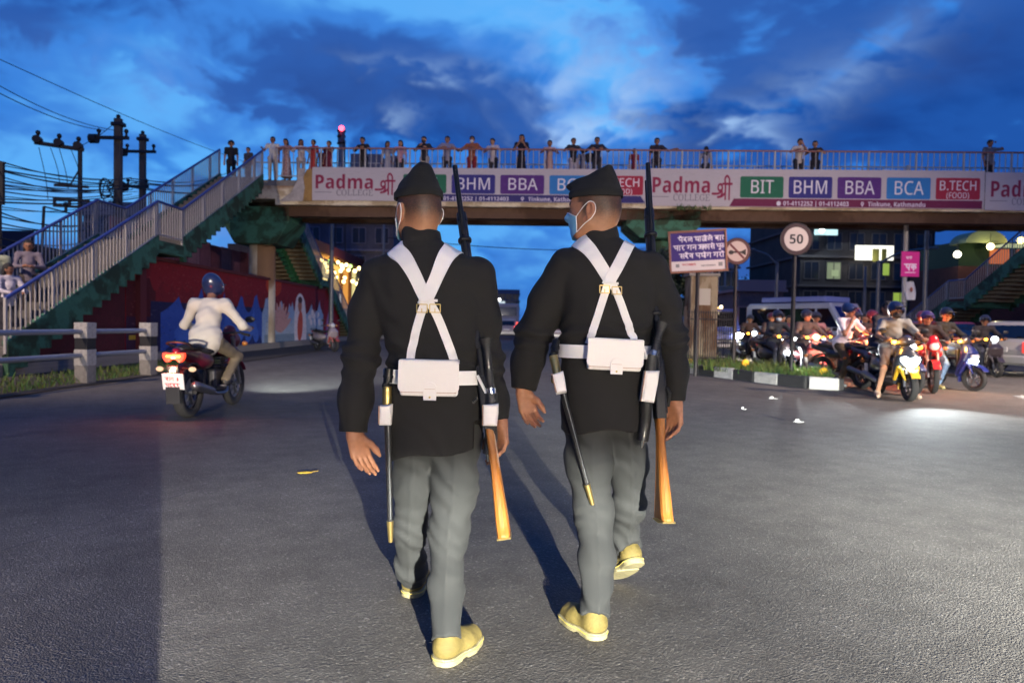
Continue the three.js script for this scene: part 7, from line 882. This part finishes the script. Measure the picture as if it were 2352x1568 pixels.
function rifle(label, butt, muzzle, toward) { // own axes: butt plate at the origin, muzzle up y, trigger side +z
  const o = thing('rifle', label, 'rifle', [0, 0, 0]); alongTo(o, butt, muzzle, toward); const L = butt.distanceTo(muzzle);
  const prof = [[-.030, 0], [.088, .012], [.082, .05], [.060, .18], [.046, .27], [.040, .33], [.040, .42], [-.010, .42], [-.006, .34], [-.006, .28], [-.012, .20], [-.026, .04]];
  const st = prism(smoothOutline(prof, 5), .050, .017).rotateY(-Math.PI / 2); { const p = st.attributes.position, u = st.attributes.uv; for (let i = 0; i < p.count; i++) { const y = p.getY(i), k = lerp(.95, .66, sstep(.03, .30, y)); p.setX(i, p.getX(i) * k); u.setXY(i, p.getX(i) + p.getZ(i), y); } st.computeVertexNormals(); } part('butt_stock', st, MM.wood, o);
  part('butt_plate', prism(smoothOutline([[-.030, -.004], [.088, .008], [.088, .014], [-.030, .003]], 2), .052, .002).rotateY(-Math.PI / 2), M.brass, o); part('swivel', T(new THREE.TorusGeometry(.014, .003, 6, 16), 0, .10, .085, 0, Math.PI / 2), MM.steel, o);
  part('receiver', prism([[-.014, .40], [.034, .40], [.040, .46], [.034, .60], [.026, .64], [-.016, .64], [-.020, .5]], .044, .006).rotateY(-Math.PI / 2), MM.steel, o); part('lock_plate', rbx(.006, .16, .036, .002, -.025, .50, .010), MM.steel, o); part('hammer', merge([rod(V(-.034, .45, .006), V(-.034, .50, -.022), .008), rod(V(-.034, .50, -.022), V(-.02, .52, -.03), .007)]), MM.steel, o); part('bolt_screw', ball(.006), M.chrome, o, [-.026, .43, .012]); part('trigger_guard', tube([[0, .36, .042], [0, .40, .072], [0, .45, .074], [0, .49, .044]], .005, 20, 8), MM.steel, o); part('trigger', rod(V(0, .43, .036), V(0, .425, .062), .004), MM.steel, o); part('breech_lever', rod(V(.03, .52, -.012), V(.05, .505, -.012), .006), MM.steel, o);
  const fe = new THREE.CapsuleGeometry(.021, L - .64 - .22, 4, 14).scale(.92, 1, 1.15).translate(0, .64 + (L - .86) / 2, .012); part('fore_stock', fe, std([.022, .017, .015], .4), o); part('barrel', cyl(.0135, .0105, L - .60, 16, 0, .60 + (L - .60) / 2, -.008), MM.steel, o); part('ramrod', cyl(.004, .004, L - .72, 8, 0, .66 + (L - .72) / 2, .034), MM.steel, o);
  for (const t of [.30, .58, .84]) part('barrel_band', T(new THREE.TorusGeometry(.0235, .006, 8, 20), 0, 0, 0, Math.PI / 2).scale(.95, 1.6, 1.22), MM.steel, o, [0, .64 + (L - .86) * t, .006]); part('rear_sight', rbx(.018, .07, .012, .002, 0, .74, -.026), MM.steel, o); part('front_sight', bx(.004, .016, .012, 0, L - .03, -.022), MM.steel, o); part('nose_cap', cyl(.022, .019, .04, 14, 0, L - .22, .008), MM.steel, o); return o;
}
function sideArm(label, kind, pts, m, front = true) { // pts: hilt top, throat, frog bottom, tip, each [u, v, dz]
  const P = pts.map((q) => m.W(q)), o = thing(kind === 'khukuri' ? 'sheathed_knife' : 'sheathed_bayonet', label, kind === 'khukuri' ? 'knife' : 'bayonet', P[1]), q = P.map((p) => p.clone().sub(P[1])), dir = q[3].clone().sub(q[2]).normalize();
  if (kind === 'khukuri') {
    const d = q[1].clone().sub(q[0]).normalize(); part('grip', merge([rod(q[0], q[0].clone().lerp(q[1], .55), .017, 14, .014), rod(q[0].clone().lerp(q[1], .55), q[1], .0145, 14, .016)]), MM.scabbard, o); part('pommel', rod(q[0].clone().addScaledVector(d, -.012), q[0].clone().addScaledVector(d, .02), .027, 18, .018), MM.scabbard, o); for (const t of [.45, .55]) { const r = part('grip_ring', rod(q[0].clone().lerp(q[1], t - .01), q[0].clone().lerp(q[1], t + .01), .0175, 14), MM.steel, o); } part('bolster', rod(q[1].clone().addScaledVector(d, -.02), q[1], .019, 14), M.chrome, o);
    part('scabbard', tube([q[1], q[2], q[2].clone().lerp(q[3], .5).add(V(.006, 0, -.01)), q[3]], .024, 30, 12).scale(1, 1, 1), MM.scabbard, o); part('scabbard_tip', rod(q[2].clone().lerp(q[3], .92), q[3].clone().addScaledVector(dir, .03), .014, 12, .004), M.chrome, o);
  } else {
    part('socket', merge([rod(q[0], q[0].clone().lerp(q[1], .7), .0165, 14), tube([q[0].clone().lerp(q[1], .7), q[0].clone().lerp(q[1], .85).add(V(-.012, 0, 0)), q[1]], .010, 16, 8)]), MM.steel, o); part('socket_ring', rod(q[0].clone().lerp(q[1], .34), q[0].clone().lerp(q[1], .46), .0195, 14), MM.steel, o); part('throat', rod(q[1].clone().addScaledVector(q[2], -.06), q[1].clone().lerp(q[2], .55), .018, 14, .017), M.brass, o); part('throat_stud', ball(.012, 0, 0, 0, .8, 1.6, 1), M.brass, o, q[1].clone().lerp(q[2], .6).add(V(-.022, 0, .004)));
    part('scabbard', rod(q[1], q[3].clone().lerp(q[2], .14), .0155, 12, .010), MM.scabbard, o); part('chape', rod(q[2].clone().lerp(q[3], .82), q[3], .0135, 12, .009), M.brass, o); part('seam', rod(q[2].clone().add(V(.008, 0, .012)), q[2].clone().lerp(q[3], .8).add(V(.005, 0, .009)), .0022, 6), M.galv, o);
  }
  const fw = kind === 'khukuri' ? .058 : .046, a = q[1].clone().lerp(q[2], kind === 'khukuri' ? .30 : .42), c = q[2], ax = c.clone().sub(a), fr = part('frog', (() => { const h = ax.length(); return prism([[-fw * .5, -h / 2], [fw * .42, -h / 2], [fw * .5, h * .1], [fw * .5, h / 2], [-fw * .5, h / 2 * .86], [-fw * .5, 0]], .050, .010); })(), MM.leather, o, a.clone().add(c).multiplyScalar(.5).add(V(0, 0, .014))); fr.quaternion.setFromUnitVectors(V(0, -1, 0), ax.normalize()); part('frog_edge', rod(a.clone().add(V(-fw * .5, -.005, .034)), c.clone().add(V(-fw * .5, .005, .034)), .003, 6), MM.edge, o); if (pts[4]) { const h = m.W(pts[4]).sub(P[1]); part('frog_strap', rod(h, a, .006, 8), MM.web, o); }
  return o;
}
const A = marcher({
  label: 'uniformed marcher at the left, head nearly straight, in black jacket with white cross belts', Z: 2.68, waist: 855, hem: [[890, 1052], [1118, 1012]],
  torso: [[548, 926, 1010, .066, .0], [566, 914, 1032, .078], [580, 896, 1062, .088], [596, 872, 1092, .098], [616, 852, 1112, .108], [650, 848, 1116, .118], [700, 858, 1116, .124], [760, 880, 1112, .122], [815, 889, 1108, .118], [855, 890, 1110, .118], [900, 885, 1120, .128], [960, 884, 1124, .136], [1060, 892, 1116, .142], [1080, 893, 1115, .142]],
  arms: [[[872, 632, 0, 44], [846, 720, .01, 40], [828, 820, .0, 37], [816, 920, -.03, 35], [811, 992, -.05, 32]], [[1096, 632, 0, 43], [1110, 730, .02, 37], [1121, 830, .02, 31], [1138, 920, .0, 26], [1145, 966, -.02, 24]]],
  seat: [[955, 1000, 0], [1050, 1000, 0]], seatR: 52,
  legs: [[[956, 1010, 0, 50], [949, 1110, .04, 42], [942, 1215, .10, 35], [944, 1300, .20, 31], [946, 1350, .27, 30]], [[1044, 1020, 0, 56], [1044, 1120, -.01, 50], [1030, 1225, -.06, 41], [1024, 1345, -.16, 34], [1018, 1478, -.26, 36]]],
  head: { p: [960, 489, .015], yaw: 37 * DEG, tilt: .02, k: 1.0 }, cap: { side: 0.2, shift: 0 }, collarTilt: .10,
  hands: [{ p: [813, 998, -.05], d: [.30, -.92, -.10], s: [.75, .25, -.55], n: [.45, .05, .75], curl: [.34, .48, .55, .60], k: 1.0, tc: .5 }, { p: [1150, 968, -.02], d: [.02, -.97, .05], s: [-.55, 0, -.7], n: [-.9, -.1, .25], curl: [.50, .58, .62, .66], k: 1.0 }],
  boots: [{ p: [942, 1373], yaw: 6 * DEG, pitch: 0 }, { p: [1008, 1530], yaw: 30 * DEG, pitch: 0 }],
  straps: [{ top: [[908, 574], [928, 592], [950, 628], [968, 666], [984, 698]], wTop: (t) => lerp(.088, .050, sstep(.25, .85, t)), low: [[984, 690], [1002, 722], [1024, 775], [1047, 838]], wLow: .032, off: .003, over: -1, buckle: [999, 708], keeper: [994, 690] }, { top: [[1040, 571], [1022, 592], [1005, 630], [987, 670], [972, 702]], wTop: (t) => lerp(.088, .050, sstep(.25, .85, t)), low: [[978, 690], [966, 722], [952, 775], [939, 838]], wLow: .032, off: .0075, over: 1, buckle: [969, 708], keeper: [975, 690] }],
  belt: { c: [1000, 862, 0], tilt: .0, w: .054 },
});
pouch('white cartridge pouch on the back of the left marcher', A, [988, 868], 137, 82, -.005);
rifle('rifle with orange-brown butt at the right side of the left marcher', at(1158, 1236, 2.46), at(1045, 383, 2.80), V(0, 0, -1));
sideArm('black-sheathed bayonet with brass throat at the left hip of the left marcher', 'bayonet', [[893, 846, -.11], [889, 892, -.11], [888, 974, -.11], [897, 1244, -.08]], A);
sideArm('black-gripped knife in a white frog at the right hip of the left marcher', 'khukuri', [[1116, 784, -.10], [1128, 903, -.11], [1127, 976, -.12], [1122, 1042, -.10], [1096, 862, -.11]], A);
const B = marcher({
  label: 'uniformed marcher at the right, head turned left in pale blue mask, left arm swung', Z: 2.85, waist: 800, hem: [[1288, 984], [1486, 984]],
  torso: [[540, 1342, 1418, .064, .0], [556, 1330, 1436, .074], [570, 1312, 1462, .084], [584, 1292, 1490, .094], [602, 1278, 1506, .104], [640, 1282, 1510, .116], [700, 1290, 1506, .122], [755, 1287, 1498, .120], [800, 1286, 1492, .118], [840, 1288, 1494, .124], [900, 1288, 1494, .132], [985, 1288, 1486, .138], [1010, 1289, 1485, .138]],
  arms: [[[1302, 612, 0, 42], [1262, 690, .03, 42], [1226, 770, .05, 38], [1212, 830, .04, 33], [1202, 894, .02, 30]], [[1492, 618, 0, 42], [1522, 700, .02, 37], [1541, 775, .02, 33], [1552, 850, .0, 25], [1554, 921, -.02, 22]]],
  seat: [[1352, 950, 0], [1432, 950, 0]], seatR: 46,
  legs: [[[1350, 960, 0, 55], [1352, 1060, -.01, 49], [1364, 1180, -.04, 41], [1372, 1285, -.13, 37], [1381, 1402, -.23, 35]], [[1432, 960, 0, 50], [1442, 1060, .05, 43], [1446, 1160, .12, 34], [1432, 1230, .22, 30], [1424, 1282, .30, 29]]],
  head: { p: [1365, 487, .0], yaw: 65 * DEG, tilt: .0, k: 1.02 }, cap: { side: 0.1, shift: 0 }, collarTilt: -.10,
  hands: [{ p: [1201, 899, .02], d: [.28, -.90, .05], s: [.80, .35, -.30], n: [.55, .10, .70], curl: [.70, .62, .55, .50], k: 0.98, tc: .5 }, { p: [1552, 926, -.02], d: [-.06, -.97, .05], s: [-.55, 0, -.7], n: [-.9, -.1, .25], curl: [.55, .60, .62, .66], k: 1.0 }],
  boots: [{ p: [1381, 1470], yaw: -30 * DEG, pitch: 0 }, { p: [1414, 1336], yaw: -16 * DEG, pitch: 36 * DEG, toe: 1 }],
  straps: [{ top: [[1334, 556], [1354, 573], [1377, 605], [1395, 634], [1404, 650]], wTop: (t) => lerp(.088, .050, sstep(.25, .85, t)), low: [[1402, 640], [1418, 676], [1436, 724], [1458, 790]], wLow: .031, off: .003, over: -1, buckle: [1417, 667], keeper: [1411, 651] }, { top: [[1452, 556], [1435, 580], [1421, 608], [1406, 634], [1395, 656]], wTop: (t) => lerp(.086, .048, sstep(.25, .85, t)), low: [[1400, 640], [1390, 672], [1374, 722], [1352, 790]], wLow: .031, off: .0075, over: 1, buckle: [1389, 664], keeper: [1397, 648] }],
  belt: { c: [1390, 806, 0], tilt: .0, w: .054 },
});
pouch('white cartridge pouch on the back of the right marcher', B, [1409, 815], 127, 72, -.03);
rifle('rifle with orange-brown butt held upright by the right marcher', at(1531, 1199, 2.62), at(1487, 377, 2.96), V(-.12, 0, -1));
sideArm('black-sheathed bayonet slanting behind the left thigh of the right marcher', 'bayonet', [[1277, 782, -.06], [1272, 822, -.10], [1290, 902, -.14], [1361, 1158, -.12]], B);
sideArm('black knife with flared pommel in white frog, right hip of the right marcher', 'khukuri', [[1519, 748, -.10], [1500, 816, -.12], [1485, 922, -.13], [1476, 1012, -.12], [1480, 800, -.12]], B);
// ---------------------------------------------------------------- what lights the place from outside the frame
function backBike(label, p, turn, o) { // an escort motorcycle behind the camera; a plate added over its headlamp cuts the beam to a level upper edge
  const b = twoWheeler('bike', label, 'motorcycle', p, turn, { color: [0.03, 0.03, 0.035], lit: { head: 10 } }); b.updateMatrixWorld(true);
  part('added_beam_plate', rbx(0.62, 0.010, 0.372, 0.003), P_.dark, b, [0, o.hood + 0.047, 0.905], [0.245, 0, 0]);
  const L = new THREE.SpotLight(lin(...o.color), o.I, 0, (o.cone ?? 36) * DEG, 0.9, 2); L.position.copy(b.localToWorld(V(0, o.y, 0.775))); L.target.position.copy(b.localToWorld(V((o.aim ?? 0) * 10, o.y - 10 * o.down, 10.775))); L.castShadow = true; L.shadow.radius = o.soft ?? 0.5; scene.add(L, L.target);
  if (o.fill) { part('added_fill_lamp', rbx(0.16, 0.05, 0.03, 0.012), glow(1, 0.9, 0.8, 4), b, [0, 1.06, 0.62]); const F = new THREE.PointLight(lin(...o.fillColor), o.fill); F.position.copy(b.localToWorld(V(0, 1.08, 0.70))); F.shadow.radius = 6; F.castShadow = true; scene.add(F); }  // warm fill lamp added to light the upper backs of the marchers
  return b;
}
backBike('escort motorcycle behind the camera, its headlamp under an added plate lighting the road', [1.28, 0, 3.25], Math.PI + 0.16, { hood: 0.903, y: 0.92, I: 520, color: [1.0, 0.99, 0.88], down: 0.06, soft: 0.45, fill: 95, fillColor: [1, 0.85, 0.68] });
backBike('second escort motorcycle farther right behind the camera', [5.0, 0, 5.0], Math.PI + 0.02, { hood: 0.909, y: 0.92, I: 4300, color: [0.99, 1.0, 0.90], down: 0.05, cone: 31, soft: 1 });
backBike('third escort motorcycle behind the camera, lighting the rider at the left', [-2.7, 0, 4.6], Math.PI + 0.04, { hood: 0.99, y: 0.92, I: 520, color: [1, 0.88, 0.76], down: 0.11, cone: 22, soft: 2 });
person('photographer standing behind the camera in an added long dark coat', [0.0, 0, 0.52], Math.PI, { dress: .12, top: [.04, .04, .05], bottom: [.03, .03, .04], h: 1.70, cell: .03, sleeve: 'long' });  // long coat added so that no light passes between the legs
for (const [x, z, t, I, c, ax] of [[-13.5, -7, 'added street lamp outside the frame to the left', 400, [1, 0.76, 0.58], 1.6], [15.5, -8, 'added street lamp outside the frame to the right', 850, [1, 0.78, 0.64], -1.6]]) {  // unseen lamps added to warm the stairs, the bridge and the riders
  const o = lampPost(t, 1176, 300, 20, ax, 0.09); o.position.set(x, 0, z); const y = at(1176, 300, 20).y + 0.5; part('added_lamp_glass', rbx(0.5, 0.05, 0.18, 0.02), glow(...c, 4), o, [ax + 0.2 * Math.sign(ax), y + 0.06, 0]);
const L = new THREE.SpotLight(lin(...c), I, 0, 58 * DEG, 1, 2); L.position.set(x + ax * 1.1, y - 0.05, z); L.target.position.set(x + ax * 1.1 + (ax > 0 ? 3 : -4), 1, ax > 0 ? -20 : -16); L.castShadow = true; L.shadow.radius = 8; scene.add(L, L.target);
}
for (const [u, v, Z, t, w] of [[1835, 975, 0, 'torn white paper scrap on the road, right one of three', 0.11], [1708, 945, 0, 'small white paper scrap on the road, left one of three', 0.075], [1776, 920, 0, 'pale paper scrap nearest the kerb', 0.13]]) { const p = onGround(u, v), o = thing('paper_scrap', t, 'litter', [p.x, 0.02, p.z], 0.4); const g = new THREE.BoxGeometry(w, 0.004, w * 0.6, 8, 1, 6), q = g.attributes.position; for (let i = 0; i < q.count; i++) q.setY(i, q.getY(i) + 0.03 * Math.abs(fbm(q.getX(i) * 9 + u, q.getZ(i) * 9, 1, 2)) + 0.012); g.computeVertexNormals(); part('sheet', g, std([0.62, 0.62, 0.6], 0.8), o); part('curled_edge', rbx(w * 0.5, 0.03, 0.008, 0.003, 0, 0.03, -w * 0.25, 0.4), std([0.66, 0.66, 0.64], 0.8), o); }
{ const p = onGround(700, 1088), o = thing('fallen_leaf', 'yellow fallen leaf on the dark road at the left', 'leaf', [p.x, 0.012, p.z], 0.3); const g = new THREE.SphereGeometry(0.06, 14, 8).scale(1, 0.12, 0.5); part('blade', g, std([0.48, 0.32, 0.03], 0.7), o); part('stem', rod(V(0.055, 0.002, 0), V(0.1, 0.012, 0.02), 0.003, 6), std([0.3, 0.2, 0.03], 0.7), o); }
renderer.render(scene, camera);
